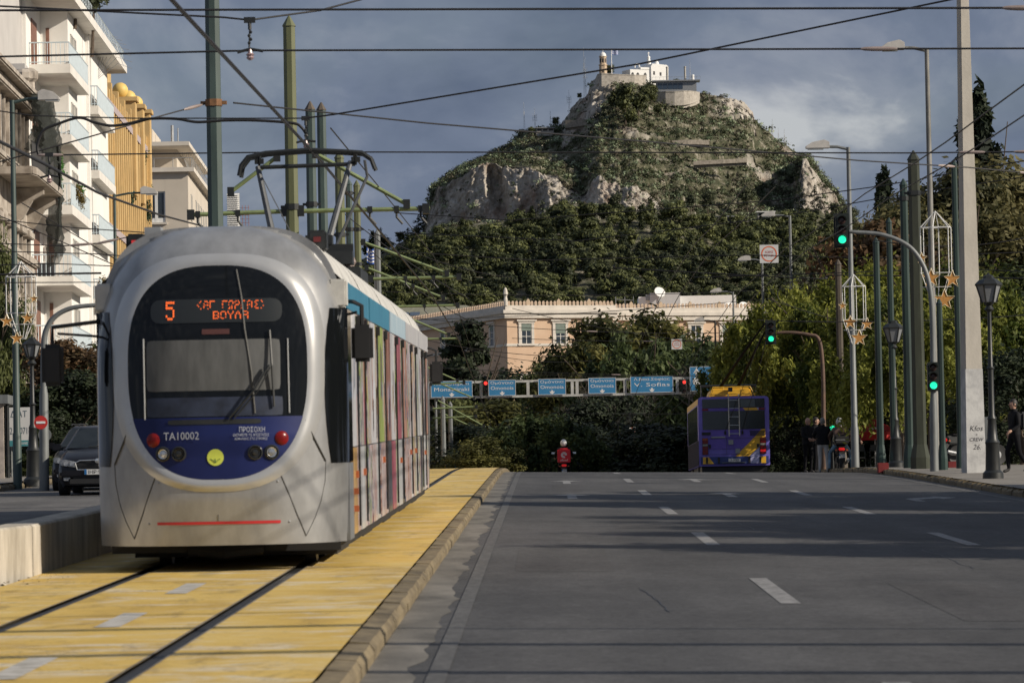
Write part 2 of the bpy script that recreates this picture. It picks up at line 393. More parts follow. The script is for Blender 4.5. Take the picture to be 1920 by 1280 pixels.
for s, xr in ((-1, -3.78), (1, -2.34)):   # each rail: steel head, flange groove, concrete lip
    strip('rail_groove', xr - 0.06, xr + 0.06, -0.018, -10, 420, M_BLK, parent=bed)
    mb = MB(); ys = list(np.arange(-10, 420, 4.0))
    xa, xb = (xr - 0.03, xr + 0.04)
    vs = []; fs = []
    for i, y in enumerate(ys):
        z = zb(y) + 0.003
        vs += [(xa, y, z - 0.045), (xa, y, z), (xb, y, z), (xb, y, z - 0.045)]
        if i:
            q = 4 * (i - 1); fs += [(q, q + 1, q + 5, q + 4), (q + 1, q + 2, q + 6, q + 5), (q + 2, q + 3, q + 7, q + 6)]
    mb.add(vs, fs).build('rail', M_RAIL, bed)
    for e_ in (-1, 1):
        strip('rail_edge', xr + e_ * 0.06 - 0.008, xr + e_ * 0.06 + 0.008, 0.003, -10, 420, M_GUT, parent=bed)
def patch(parent, name, x0, x1, y0, y1, base_dz, m, dz=0.004, skew=0.0):
    n = max(1, int((y1 - y0) / 3)); v = []; f = []
    for i in range(n + 1):
        y = y0 + (y1 - y0) * i / n; z = base_dz + dz
        v += [(x0, y, z + zb(y, x0)), (x1, y, z + zb(y, x1))]
        if i: f.append((2 * i - 2, 2 * i - 1, 2 * i + 1, 2 * i))
    return MB().add(v, f).build(name, m, parent)
for y in (24.3, 30.3, 36.0): patch(bed, 'white_dash', -3.13, -2.95, y, y + 2.2, 0, M_DASHW)
def ragged(name, x0, x1, dz, y0, y1, m, amp, step=.35):
    ys = np.arange(y0, y1, step); P = np.zeros((len(ys), 2, 3)); w = np.array([mnoise_.fractal(Vector((y * .55, x1, 3.1)), .8, 2.1, 5) for y in ys]) * amp
    P[:, 0, 0] = x0; P[:, 1, 0] = x1 + w; P[:, :, 1] = ys[:, None]; P[:, :, 2] = np.array([[zb(y, x0), zb(y, x1)] for y in ys]) + dz
    return link(name, grid_mesh(name, P, m), road)
from mathutils import noise as mnoise_
ragged('gutter', -1.1, -0.80, -0.136, 15, 200, M_GUT, .10)
strip('edge_line', -0.72, -0.60, -0.1335, -10, 420, M_EDGE, parent=road)
M_REP = asphalt('asphalt_repair', (0.066, 0.065, 0.066)); M_TAR = mat('tar_seal', (.03, .03, .031), rough=.5, var=.2)
for x0, x1, y0, y1 in ((-.3, .7, 44, 52), (3.2, 4.1, 33.5, 41), (6.2, 7.6, 62, 74), (1.0, 1.7, 61, 66), (.2, .8, 90, 99)): patch(road, 'repair_patch', x0, x1, y0, y1, -0.14, M_REP, .002)
for x, y, n in ((1.0, 35, 12), (4.4, 45, 16), (2.9, 60, 14)):
    v = []; f = []; w_ = .006
    for k in range(n): x += rnd.uniform(-.03, .035); yy_ = y + k * .42; v += [(x - w_, yy_, zb(yy_, x) - .1365), (x + w_, yy_, zb(yy_, x) - .1365)]; f += [(2 * k - 2, 2 * k - 1, 2 * k + 1, 2 * k)] if k else []
    MB().add(v, f).build('crack_seal', M_TAR, road)
strip('edge_line', 8.75, 8.88, -0.136, -10, 420, M_EDGE, parent=road)
for X in (2.05, 5.2):
    for k in range(9):
        y0 = 20.1 + 16.45 * k; patch(road, 'lane_dash', X - 0.085, X + 0.085, y0, y0 + 5.7, -0.14, M_WHT)
def arrow(X, Y, turn=0, L=5.0):
    sh = [(-.09, 0), (.09, 0), (.09, L - 1.7), (.42, L - 1.7), (0, L), (-.42, L - 1.7), (-.09, L - 1.7)]
    if turn: sh = [(-.09, 0), (.09, 0), (.09, L * .35), (.6, L * .6), (.6, L * .45), (1.0, L * .75), (.6, L), (.6, L * .85), (-.09, L * .5)]
    MB().poly([(X + x, Y + y, zb(Y + y, X + x) - 0.135) for x, y in sh]).build('lane_arrow', M_WHT, road)
for X, Y, tn in ((0.55, 82.0, 0), (0.55, 100, 0), (3.65, 84, 0), (3.65, 103, 0), (6.9, 80, 1)): arrow(X, Y, tn)

# kerbs: one stone after another
KROOT = prop(bpy.data.objects.new('tram_kerb', None), kind='structure'); COL.objects.link(KROOT)
stones = []
for v in range(4):
    r_ = random.Random(v); mb = MB(); L = 0.99
    pr = [(-.16, -.2), (0.0, -.2), (0.0, 0.088 + r_.uniform(-.003, .003)), (-.03, 0.135), (-.16, 0.145)]
    mb.prism(pr, lambda x, z: (x + r_.uniform(-.004, .004), 0, z - .14 + r_.uniform(-.003, .003)), lambda x, z: (x + r_.uniform(-.004, .004), L, z - .14 + r_.uniform(-.003, .003)))
    stones.append(mb.mesh('kerb_stone', M_KERB))
for k in range(150):
    y = 18 + k
    o = link('kerb_stone', stones[k % 4], KROOT, (-1.1 + rnd.uniform(-.004, .004), y, zb(y) + rnd.uniform(-.005, .005)), (math.atan((zb(y + 1) - zb(y))), 0, rnd.uniform(-.004, .004)))
for nm, X, sgn, dz, n0, n1 in (('right_kerb', 9.2, -1, 0.0, 60, 190), ('left_kerb', -12.2, 1, 0.08, 60, 170)):
    kr = prop(bpy.data.objects.new(nm, None), kind='structure'); COL.objects.link(kr)
    for k in range(n0, n1):
        o = link('kerb_stone', stones[k % 4], kr, (X + rnd.uniform(-.01, .01), k if sgn > 0 else k + 0.99, zb(k, X) + dz + rnd.uniform(-.008, .008)), (0, 0, 0 if sgn > 0 else PI))
strip('right_pavement', 0, 0, 0.004, 40, 520, M_PAVE, xs=[9.34, 12, 16, 24, 60])
strip('left_pavement', 0, 0, 0.09, 20, 420, M_PAVE, xs=[-60, -30, -20, -15, -12.35])

# low concrete wall between the tram bed and the other carriageway
wr = thing('concrete_wall', 'low bare concrete wall between tram track and left carriageway', 'wall', (-4.77, 40.8, zb(40.8)))
def wallseg(p0, p1, h, wd, n):
    v = []; f = []
    for i in range(n + 1):
        q = i / n; x = p0[0] + (p1[0] - p0[0]) * q; y = p0[1] + (p1[1] - p0[1]) * q; z = zb(y)
        v += [(x + 4.77, y - 40.8, z - .3 - zb(40.8)), (x + 4.77, y - 40.8, z + h - .02 - zb(40.8)), (x + 4.75, y - 40.8, z + h - zb(40.8)), (x + 4.77 - wd, y - 40.8, z + h - zb(40.8)), (x + 4.77 - wd, y - 40.8, z - .3 - zb(40.8))]
        if i:
            a = 5 * (i - 1)
            for k in range(4): f.append((a + k + 5, a + k + 1 + 5, a + k + 1, a + k))
    q = 5 * n; f += [(0, 1, 2, 3, 4), (q + 4, q + 3, q + 2, q + 1, q)]
    return MB().add(v, f)
M_WALL = mat('shuttered_concrete', (0.28, 0.25, 0.20), rough=0.85, scale=2.2, col2=(0.55, 0.50, 0.42), bump=0.35, bscale=14, stretch=(3, 1.5, 0.35), thr=(0.3, 0.62))
for i in range(14):
    y0 = 40.82 + 6 * i; wallseg((-4.77, y0), (-4.77, y0 + 5.97), 0.5, 0.33, 2).build('wall_segment', M_WALL, wr)
wallseg((-5.75, 34.0), (-4.775, 40.79), 0.5, 0.33, 2).build('wall_segment', M_WALL, wr)
# loose gravel and leaves along the foot of the wall
V = []; R = np.random.default_rng(3)
for k in range(420):
    y = 28 + 14 * R.random(); x = -4.72 + 0.5 * R.random() ** 2 - max(0, (40.8 - y) * .14); s = 0.012 + 0.02 * R.random(); z = zb(y) + 0.012
    a = R.random() * 6.28
    V += [(x + s * math.cos(a), y + s * math.sin(a), z), (x - s * math.sin(a), y + s * math.cos(a), z + s * .6), (x - s * math.cos(a), y - s * math.sin(a), z), (x + s * math.sin(a), y - s * math.cos(a), z - s * .2)]
prop(link('gravel', quads('gravel', np.array(V), np.full(len(V), .5), mat('grit', (0.30, 0.25, 0.18), rough=.9, var=.3))), kind='stuff')
# ================================================================== the rocky hill
# columns across the hill: photograph pixel x, skyline y, cliff top y, cliff foot y, forest-top y
HC = [(430, 640, 0, 0, 650), (560, 520, 0, 0, 540), (640, 500, 0, 0, 520), (700, 484, 0, 0, 500), (745, 462, 0, 0, 480), (785, 446, 0, 0, 462), (801, 430, 424, 436, 452),
      (807, 400, 402, 436, 446), (813, 378, 380, 434, 442), (825, 348, 352, 428, 436), (850, 328, 338, 424, 432), (880, 312, 326, 420, 428), (920, 292, 306, 414, 424),
      (960, 272, 312, 408, 420), (985, 248, 318, 404, 414), (1020, 241, 330, 396, 404), (1052, 240, 342, 388, 394), (1066, 224, 354, 380, 388),
      (1080, 204, 362, 380, 388), (1096, 186, 366, 384, 388), (1110, 180, 356, 386, 390), (1117, 152, 346, 388, 392), (1132, 146, 342, 392, 396), (1165, 144, 350, 396, 400),
      (1200, 150, 362, 396, 400), (1230, 158, 372, 392, 396), (1260, 164, 382, 388, 392), (1300, 168, 390, 393, 396), (1320, 172, 396, 398, 400), (1345, 178, 400, 402, 404),
      (1385, 186, 0, 0, 410), (1402, 190, 0, 0, 412), (1419, 206, 0, 0, 412), (1424, 226, 0, 0, 410), (1445, 244, 0, 0, 408), (1465, 264, 0, 0, 406),
      (1490, 280, 0, 0, 402), (1512, 292, 300, 388, 400), (1535, 316, 322, 392, 402), (1556, 346, 350, 398, 408), (1575, 372, 376, 404, 414), (1590, 398, 0, 0, 420),
      (1620, 418, 0, 0, 430), (1680, 436, 0, 0, 450), (1760, 470, 0, 0, 480), (1860, 500, 0, 0, 510), (1990, 530, 0, 0, 540), (2130, 640, 0, 0, 650)]
HC = np.array(HC, float)
from mathutils import noise as mnoise
NC, NR = 760, 400
PX0, PX1 = 430, 2130
pxs = np.linspace(PX0, PX1, NC)
def hcol(k):
    return np.interp(pxs, HC[:, 0], HC[:, k])
sk, ft = hcol(1), hcol(4)
hasc = (HC[:, 2] > 0) & (HC[:, 3] - HC[:, 2] > 2.5)
ct = np.interp(pxs, HC[:, 0], np.where(hasc, HC[:, 2], HC[:, 4] - 2)); cf = np.interp(pxs, HC[:, 0], np.where(hasc, HC[:, 3], HC[:, 4] - 1))
def jit(x, f, a, s): return a * mnoise.fractal(Vector((x * f, s, 0.3)), 0.9, 2.1, 5)
sk = sk + np.array([jit(x, .045, 2.2, 1.1) + (jit(x, .16, 2.4, 7.7) if x < 1110 or x > 1300 else 0) for x in pxs])
ct = ct + np.array([jit(x, .03, 11, 3.3) for x in pxs]); cf = cf + np.array([jit(x, .03, 7, 9.3) for x in pxs])
ct = np.clip(ct, sk + 1.0, None); cf = np.clip(cf, ct + 1.5, None); ft = np.maximum(ft, cf + 4)
# stations up the slope: (pixel y, metres up the street)
rows = []; yy = np.linspace(0, 1, NR)
HP = np.zeros((NR, NC, 3)); ROCK = np.zeros((NR, NC)); VEG = np.zeros((NR, NC))
def hill_depths(px):
    e_ = abs(px - 1190) / 400.0
    return 1440.0, 1640 + 60 * e_, 1652 + 60 * e_, 1780 + 40 * e_          # foot of the wood, cliff foot, cliff top, skyline
for j, px in enumerate(pxs):
    yf, yc0, yc1, ys = hill_depths(px)
    py_k = [985, 598, ft[j] + 2, cf[j], ct[j], sk[j], sk[j] + 12 + 0.0, 640]
    d_k = [yf - 150, yf, yc0 - 25, yc0, yc1, ys, ys + 90, ys + 420]
    z_k = [at(px, p, d).z for p, d in zip(py_k, d_k)]
    t_k = [0, .03, .26, .30, .52, .90, .94, 1.0]
    zz = np.interp(yy, t_k, z_k); dd = np.interp(yy, t_k, d_k)
    # a gentle bulge on the open slopes
    for i in range(NR):
        x = at(px, 600, dd[i]).x
        HP[i, j] = (x, dd[i], zz[i])
        on_cliff = 1.0 if .29 < yy[i] < .53 and (cf[j] - ct[j]) > 10 else 0.0
        ROCK[i, j] = on_cliff
# relief: crags on cliffs, ledges on slopes
def fr(p, f, H=0.8, o=6): return mnoise.fractal(Vector((p[0] * f, p[1] * f, p[2] * f)), H, 2.1, o)
CAVE = at(932, 352, 1650)
for i in range(NR):
    for j in range(NC):
        p = HP[i, j]
        q = (p[0] * 1.0, p[1] * .35, p[2] * .55)
        rk = ROCK[i, j]
        n_ = mnoise.ridged_multi_fractal(Vector((q[0] * .06, q[1] * .06, q[2] * .05)), 0.9, 2.1, 5, 0.9, 2.0)
        n2_ = fr(p, .035)
        patch_ = fr((p[0] + 50, p[1], p[2] * 1.4), .022, .7, 4)
        crag = max(0.0, min(1.0, (patch_ - .41) * 4))
        sky_e = abs(sk[j] - 0) * 0
        top_e = 1.0 if ((.74 < yy[i] < .905 and (1060 < pxs[j] < 1135)) or (.83 < yy[i] < .905 and 1335 < pxs[j] < 1426)) else 0.0
        r_ = max(rk, crag * (0.85 if yy[i] > .3 else 0.0), top_e * (1.0 if n2_ > -.15 else .4))
        ROCK[i, j] = r_
        amp = 3.0 * r_ if yy[i] < .88 else 1.3 * r_
        HP[i, j, 1] -= (n_ - 1.0) * amp * 1.3
        if r_ > .02:
            fl = mnoise.ridged_multi_fractal(Vector((p[0] * .17 + n2_, p[1] * .05, p[2] * .035)), 0.85, 2.2, 5, 0.9, 2.0); hf = fr((p[0], p[1], p[2] * .7), .45, .7, 4)
            HP[i, j, 1] -= r_ * ((fl - 1.0) * 1.9 + hf * 1.3); HP[i, j, 2] += r_ * hf * .8 * (1 if yy[i] < .9 else .6)
        else: HP[i, j, 1] -= fr(p, .3, .7, 4) * 1.0
        if yy[i] < .905: HP[i, j, 2] += n2_ * 1.2 * (1 - rk) * (1 if yy[i] < .86 else .3) + (math.floor(p[2] / 7) * 7 + 3.5 - p[2]) * .22 * (1 - rk) * (1 if .5 < yy[i] < .86 else 0)
        # the cave in the left cliff
        dx, dz = (p[0] - CAVE.x - (p[2] - CAVE.z) * -.18) / 3.6, (p[2] - CAVE.z) / 11.0
        c_ = dx * dx + dz * dz
        if rk and c_ < 1.6: HP[i, j, 1] += 11.0 * max(0, 1 - c_ / 1.6)
M_HILL = mat('hillside', (0.2, 0.19, 0.15), rough=0.95, var=0, spec=0.2); t, b = nodes_of(M_HILL)
ar = t.nodes.new('ShaderNodeAttribute'); ar.attribute_name = 'rock'
rockc = ramp(t, noise(t, .16, 8, .72, (1, .5, .55), .6), [(.30, (.12, .105, .09)), (.43, (.32, .285, .24)), (.56, (.48, .44, .385)), (.74, (.64, .60, .545))])
rust = ramp(t, noise(t, .055, 6, .65, (1.3, .6, .5), .5), [(.53, (0, 0, 0)), (.68, (.65, .65, .65))])
rockc = mixc(t, rust, rockc, (.24, .135, .085))
strk = ramp(t, noise(t, .30, 5, .7, (1, .3, .12)), [(.55, (1, 1, 1)), (.7, (.55, .53, .5))]); rockc = mixc(t, .7, rockc, strk, 'MULTIPLY')
soil = ramp(t, noise(t, .22, 8, .75), [(.34, (.032, .04, .022)), (.46, (.07, .074, .042)), (.55, (.15, .14, .095)), (.66, (.42, .385, .32))])
grit_ = ramp(t, noise(t, 1.1, 6, .75), [(.3, (.6, .6, .6)), (.7, (1.35, 1.35, 1.35))]); soil = mixc(t, .8, soil, grit_, 'MULTIPLY')
t.links.new(mixc(t, ar.outputs['Fac'], soil, rockc), b.inputs['Base Color']); bumpn(t, b, noise(t, .8, 8, .75), 0.8, 0.8)
hm = grid_mesh('hill', HP, M_HILL, smooth=False)
a_ = hm.attributes.new('rock', 'FLOAT', 'POINT'); a_.data.foreach_set('value', ROCK.reshape(-1).astype(np.float32))
hill = prop(link('hill', hm), kind='structure')
def hillpt(px, py):                       # nearest surface sample for a pixel
    j = int(round((px - PX0) / (PX1 - PX0) * (NC - 1))); j = max(0, min(NC - 1, j))
    best = None; bd = 1e9
    for i in range(int(NR * .93)):
        p = HP[i, j]; d = (Vector(p) - CAM); q = RM.transposed() @ d
        v = 640 - 8200 * q.y / -q.z
        if abs(v - py) < bd: bd = abs(v - py); best = i
    return Vector(HP[best, j]), best, j

# ---- scrub on the open slope: one uncountable cover of small bushes and agaves
R = np.random.default_rng(11); cl = []; cl2 = []; cl3 = []
n = 0
while n < 8200:
    i, j = int(NR * (.28 + .62 * R.random())), int(NC * R.random())
    px = pxs[j]
    if px < 800 or px > 1600: continue
    rk = ROCK[i, j]
    if .29 < yy[i] < .53 and (cf[j] - ct[j]) > 10:
        if R.random() > .06: continue
    elif rk > .5 and R.random() > .12: continue
    if fr(HP[i, j], .05, .7, 3) < -.28 and R.random() > .25: continue
    p = HP[i, j]; r_ = .5 + 1.35 * R.random() ** 2.0
    (cl if R.random() < .55 else cl2 if R.random() < .55 else cl3).append((p[0] + R.normal() * .9, p[1] + R.normal() * .4 - .3, p[2] + r_ * .35, r_ * 1.25, r_ * .75)); n += 1
for nm, c_, k, m_ in (('hillside_scrub', cl, 64000, foliage('scrub_olive', (.026, .034, .015), (.11, .125, .06), .15)), ('hillside_agaves', cl2, 36000, foliage('scrub_agave', (.07, .105, .052), (.36, .42, .26), .15)),
                  ('hillside_heather', cl3, 24000, foliage('scrub_brown', (.045, .04, .028), (.14, .12, .08), .1))):
    prop(link(nm, leaves(nm, c_, k, .5, m_, seed=5, tintvar=1.1, up_=.7, aspect=1.6, coh=1.2, rough=.45)), kind='stuff')

# ---- pines: 300 nearest as things, the rest of the wood behind as one mass
M_PINE = foliage('pine_needles', (.013, .021, .009), (.14, .152, .052), .14)
M_BARK = mat('bark', (.10, .075, .055), rough=.9, var=.3, scale=6)
def pine_mesh(v, n=720, size=.50):
    r_ = random.Random(v * 13 + 1); cl = []
    h = 1.0
    for k in range(9):
        a = r_.uniform(0, 6.28); q = r_.uniform(.1, 1); cl.append((math.cos(a) * 2.4 * q, math.sin(a) * 2.4 * q, 5.2 + r_.uniform(-1.6, 1.2) * (1.2 - q * .4), r_.uniform(1.0, 1.7), r_.uniform(.55, .85)))
    cl.append((0, 0, 6.1, 1.6, 1.0)); cl.append((r_.uniform(-1, 1), 0, 3.4, 1.5, 1.0))
    return leaves('pine_tree', cl, n, size, M_PINE, seed=v, tintvar=.55, up_=.7, aspect=1.4, shell=.12, coh=1.7, rough=.32)
M_PIND = foliage('dark_pine_needles', (.009, .015, .007), (.06, .07, .028), .1); M_PING = foliage('grey_pine_leaves', (.022, .030, .016), (.12, .13, .062), .15)
PINES = [pine_mesh(v) for v in range(7)]
for v, m_ in ((1, M_PIND), (4, M_PIND), (6, M_PING)): PINES[v].materials[0] = m_
TALL = leaves('pine_tree', [(.25 * math.cos(k * 2.4), .25 * math.sin(k * 2.4), 1.0 + k * .62, 1.15 * math.sin(PI * (k + 2) / 16) + .2, .6) for k in range(13)], 420, .5, M_PIND, seed=44, coh=1.5, rough=.35, shell=.15, up_=.5, aspect=1.5)
PINES[3] = TALL
spots = []
def hz(x, y):
    return None
tries = 0
while len(spots) < 1300 and tries < 40000:
    tries += 1
    j = int(NC * R.random()); i = int(NR * (.03 + .207 * R.random() ** .8)); px = pxs[j]
    p = HP[i, j]
    q = RM.transposed() @ (Vector(p) - CAM); v = 640 - 8200 * q.y / -q.z
    if v > 606: continue
    thin = fr((p[0], p[1], 0), .012, .6, 3)
    if thin < -.42: continue
    if 1080 < px < 1320 and 424 < v < 452 and R.random() < .75: continue      # the bare terrace
    if any((p[0] - s[0]) ** 2 + ((p[1] - s[1]) * .8) ** 2 < 11 for s in spots[-450:]): continue
    spots.append((p[0], p[1], p[2], v))
for px, py in ((700, 470), (716, 466), (730, 462), (752, 454), (770, 452), (780, 448), (690, 476)):
    q, _, _ = hillpt(px, py + 3); spots.append((q.x, q.y, q.z, py))
spots.sort(key=lambda s: s[1] + (5000 if s[3] > 566 else 0))    # nearest of those in sight first
PG = 'pines of the wood below the cliffs'
for k, (x, y, z, v) in enumerate(spots[:300]):
    s_ = rnd.uniform(.75, 1.45)
    o = link('pine_tree', PINES[k % 7], None, (x, y, z - 1.6), (0, 0, rnd.uniform(0, 6.28)), (s_ * rnd.uniform(.9, 1.15), s_ * rnd.uniform(.9, 1.15), s_))
    prop(o, 'dark green tree crown in the dense pine wood below the cliffs', 'tree', PG)
VV = []; TT = []
for k, (x, y, z, v) in enumerate(spots[300:]):
    me = PINES[k % 7]; n_ = len(me.vertices); co = np.empty(n_ * 3); me.vertices.foreach_get('co', co); co = co.reshape(-1, 3)
    ti = np.empty(n_); me.attributes['tint'].data.foreach_get('value', ti)
    s_ = rnd.uniform(.7, 1.45); a = rnd.uniform(0, 6.28); c, s = math.cos(a), math.sin(a)
    xy = co.copy(); xy[:, 0] = (co[:, 0] * c - co[:, 1] * s) * s_ + x; xy[:, 1] = (co[:, 0] * s + co[:, 1] * c) * s_ + y; xy[:, 2] = co[:, 2] * s_ + z - 1.6
    VV.append(xy); TT.append(np.clip(ti + rnd.uniform(-.3, .25) - (.28 if k % 7 in (1, 3, 4) else 0), 0, 1))
prop(link('pine_wood', quads('pine_wood', np.concatenate(VV), np.concatenate(TT), M_PINE)), kind='stuff')

# ---- trees one can tell apart on the hill
M_CYP = foliage('cypress_needles', (.008, .015, .008), (.028, .040, .018), .1)
M_GREY = foliage('eucalyptus_leaves', (.035, .045, .025), (.105, .115, .06), .25)
def cyp_mesh(v, n=900, size=.35, ragged=.22):
    r_ = random.Random(v); cl = []
    for k in range(34):
        q = k / 33; w = .16 * (math.sin(PI * min(1, q * .86 + .14)) ** .8) + .012
        a = r_.uniform(0, 6.28); cl.append((math.cos(a) * w * r_.uniform(.2, 1) * (1 + ragged), math.sin(a) * w * r_.uniform(.2, 1) * (1 + ragged), q * .97 + .02, w * r_.uniform(.6, .95) + .006, .045))
    return cl
def unit_tree(cl, h): return [(c[0] * h, c[1] * h, c[2] * h, c[3] * h, c[4] * h) for c in cl]
CYP_FAR = leaves('crown', unit_tree(cyp_mesh(4), 10), 700, .3, M_CYP, seed=9, up_=.6)
TRUNK_FAR = MB().tube([(0, 0, -1), (0.05, 0, 2), (0, 0, 5)], [.22, .17, .06], 6).mesh('trunk', M_BARK)
for px, py, h, lab in ((717, 442, 11, 'tallest cypress at the left foot of the hill'), (697, 446, 8, 'left cypress of the pair beside the blue and white flag'), (789, 428, 9, 'cypress standing closest to the left cliff foot'), (797, 430, 6, 'short cypress right against the left cliff'), (768, 440, 5, 'small cypress on the left hill shoulder'),
                       (1503, 398, 12, 'dark cypress under the pale right cliff'), (1532, 404, 12, 'narrow cypress right of another below the right cliff')):
    q, _, _ = hillpt(px, py); r0 = thing('cypress_tree', lab, 'tree', (q.x, q.y - 3, q.z - .5))
    link('crown', CYP_FAR, r0, scale=(1.15, 1.15, h / 10)); link('trunk', TRUNK_FAR, r0)
def round_crown(v, h, r, n, size, m, flat=.8):
    r_ = random.Random(v); cl = []
    for k in range(12):
        a, q = r_.uniform(0, 6.28), r_.uniform(.2, 1); cl.append((math.cos(a) * r * .7 * q, math.sin(a) * r * .7 * q, h * r_.uniform(.42, .92), r * r_.uniform(.28, .5), r * flat * r_.uniform(.25, .45)))
    cl.append((0, 0, h * .75, r * .6, r * .6 * flat))
    return leaves('crown', cl, n, size, m, seed=v, tintvar=.6, up_=.5, coh=1.4, rough=.4, shell=.2)
CR_G = [round_crown(30 + k, 10, 3.4, 1100, .42, M_GREY) for k in range(2)]
CR_D = [round_crown(40 + k, 8, 3.2, 1100, .42, M_PINE) for k in range(3)]
HT = [(1155, 414, 11, 0, 'tall pale yellowish tree standing in the wood below the middle cliff'), (1404, 402, 12, 0, 'large grey green tree on the right part of the hill foot'), (1330, 404, 10, 0, 'grey green tree left of the roofed terrace'), (1300, 402, 9, 0, 'rounded grey tree below the bare slope'),
      (1570, 420, 9, 0, 'hazy tree at the right end of the pale cliff'), (1600, 434, 11, 0, 'bare reddish tree beyond the right cliff'), (1042, 420, 8, 1, 'dark bush tree under the left cliff corner'), (1108, 418, 9, 1, 'dark tree below the middle rock wall'), (1060, 408, 8, 1, 'dark tree left of the middle rock wall'),
      (1180, 228, 15, 1, 'tall dark conifer beside the chapel rock'), (1163, 216, 11, 1, 'dark leafy tree below the stone terrace wall'), (1205, 222, 12, 1, 'dark tree left of the curved wall'), (1222, 204, 9, 1, 'dark tree below the white chapel'), (1240, 216, 5, 1, 'low olive shrub below the curved wall'), (1192, 240, 9, 1, 'leaning tree in the gap under the summit'),
      (1152, 136, 6, 1, 'lone pine between bell tower and chapel'), (1276, 166, 5, 1, 'dark tree in front of the glass pavilion'), (1298, 168, 5, 1, 'dark tree at the right end of the glass pavilion'), (1049, 238, 5, 1, 'dark shrub on the left skyline ledge'), (985, 256, 4, 1, 'low dark shrub on the far left ledge'), (1003, 252, 4, 1, 'dark shrub beside the ledge masts'), (1095, 184, 3, 1, 'small dark tree by the summit masts'),
      (1229, 190, 8, 1, 'upright dark tree at the pavilion left corner'), (1175, 198, 7, 1, 'dark crown under the terrace wall end')]
for k, (px, py, h, g, lab) in enumerate(HT):
    q, _, _ = hillpt(px, py); r0 = thing('hill_tree', lab, 'tree', (q.x, q.y - 4, q.z - 1.0), rnd.uniform(0, 6))
    me = (CR_G if g == 0 else CR_D)[k % (2 if g == 0 else 3)]
    link('crown', me, r0, scale=h / (10 if g == 0 else 8)); link('trunk', TRUNK_FAR, r0, scale=h / 10)

# ---- summit: bell tower, chapel, walls, pavilion, flag, masts
M_WHITE = mat('limewash', (.80, .79, .76), rough=.8, var=.05); M_RUB = mat('rubble_stone', (.30, .27, .23), rough=.9, scale=.9, col2=(.50, .46, .40), bump=.6, bscale=2.5)
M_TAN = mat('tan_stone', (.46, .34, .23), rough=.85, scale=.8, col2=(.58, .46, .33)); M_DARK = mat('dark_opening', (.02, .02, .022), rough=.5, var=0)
M_GLZ = mat('blue_glass', (.035, .055, .085), rough=.12, var=.1, spec=.8); M_GREYM = mat('grey_metal', (.30, .31, .32), rough=.5, metal=.3, var=.15)
def wallrun(name, lab, pts, Ytop, mtr, th=1.0):    # battered masonry wall along points (px, py_top, py_bot, Y)
    base = at(pts[0][0], pts[0][2], pts[0][3]); r0 = thing(name, lab, 'wall', base)
    v = []; f = []
    for px, p0, p1, Y in pts:
        a, b_ = at(px, p0, Y) - base, at(px, p1, Y) - base
        v += [tuple(b_ + Vector((0, -.3, -1))), tuple(a), tuple(a + Vector((0, th, 0))), tuple(b_ + Vector((0, th, -2)))]
    for i in range(len(pts) - 1):
        q = 4 * i
        for k in range(3): f.append((q + k, q + k + 1, q + k + 5, q + k + 4))
    q = 4 * (len(pts) - 1); f += [(0, 1, 2, 3), (q + 3, q + 2, q + 1, q)]
    MB().add(v, f).build('masonry', mtr, r0)
    mb = MB()
    for i in range(len(pts) - 1):
        a, b_ = at(pts[i][0], pts[i][1], pts[i][3]) - base, at(pts[i + 1][0], pts[i + 1][1], pts[i + 1][3]) - base
        mb.prism([(0, -.15), (1, -.15), (1, 1.1), (0, 1.1)], lambda x, y, a=a, b_=b_: tuple(a.lerp(b_, x) + Vector((0, y, .02))), lambda x, y, a=a, b_=b_: tuple(a.lerp(b_, x) + Vector((0, y, .35))))
    if name != 'terrace_step': mb.build('coping', mtr, r0)
    return r0
wallrun('terrace_wall', 'rough stone wall holding the terrace under the bell tower', [(1116, 150, 178, 1783), (1120, 141, 176, 1776), (1128, 139, 170, 1773), (1160, 141, 160, 1774), (1190, 142, 160, 1776), (1212, 143, 165, 1780)], 0, M_RUB)
wallrun('curved_wall', 'pale curved retaining wall below the glass pavilion', [(1213, 175, 188, 1775), (1216, 175, 192, 1769), (1222, 174, 195, 1765), (1232, 174, 195, 1762.5), (1248, 173, 195, 1761), (1265, 173, 194, 1760.6), (1282, 172, 193, 1761.5), (1294, 172, 191, 1763.5), (1303, 173, 188, 1767), (1309, 174, 185, 1771), (1312, 174, 183, 1776)], 0, M_RUB)
for a in ([(1060, 226, 236, 1752), (1120, 222, 228, 1748)], [(1228, 265, 268, 1728), (1290, 262, 266, 1730), (1330, 263, 267, 1733)], [(1300, 302, 305, 1705), (1356, 299, 302, 1707), (1400, 297, 300, 1710)], [(1236, 326, 331, 1690), (1270, 322, 330, 1692)]):
    wallrun('terrace_step', 'low dry stone terrace on the open hillside near x %d' % a[0][0] if False else {1060: 'low stone terrace across the upper left slope', 1228: 'long pale path wall across the middle of the slope', 1300: 'pale path wall on the right half of the slope', 1236: 'short broken terrace wall above the middle cliff'}[a[0][0]], a, 0, mat('dry_stone', (.17, .15, .12), rough=.95, scale=1.2, col2=(.33, .29, .24), bump=.6, bscale=2))
q = at(1131, 140, 1779); r0 = thing('bell_tower', 'slender tan bell tower with white dome on the summit', 'tower', q)
MB().lathe([(1.75, -1), (1.7, 3.6), (1.95, 3.7), (1.95, 4.0), (1.5, 4.1), (1.45, 7.0), (1.75, 7.1), (1.75, 7.4)], n=8, phase=PI / 8).build('shaft', M_TAN, r0)
MB().lathe([(1.45, 7.4), (1.4, 7.9), (1.15, 8.5), (.7, 8.9), (.15, 9.1), (.08, 9.9)], n=12).build('dome', M_WHITE, r0, smooth=True)
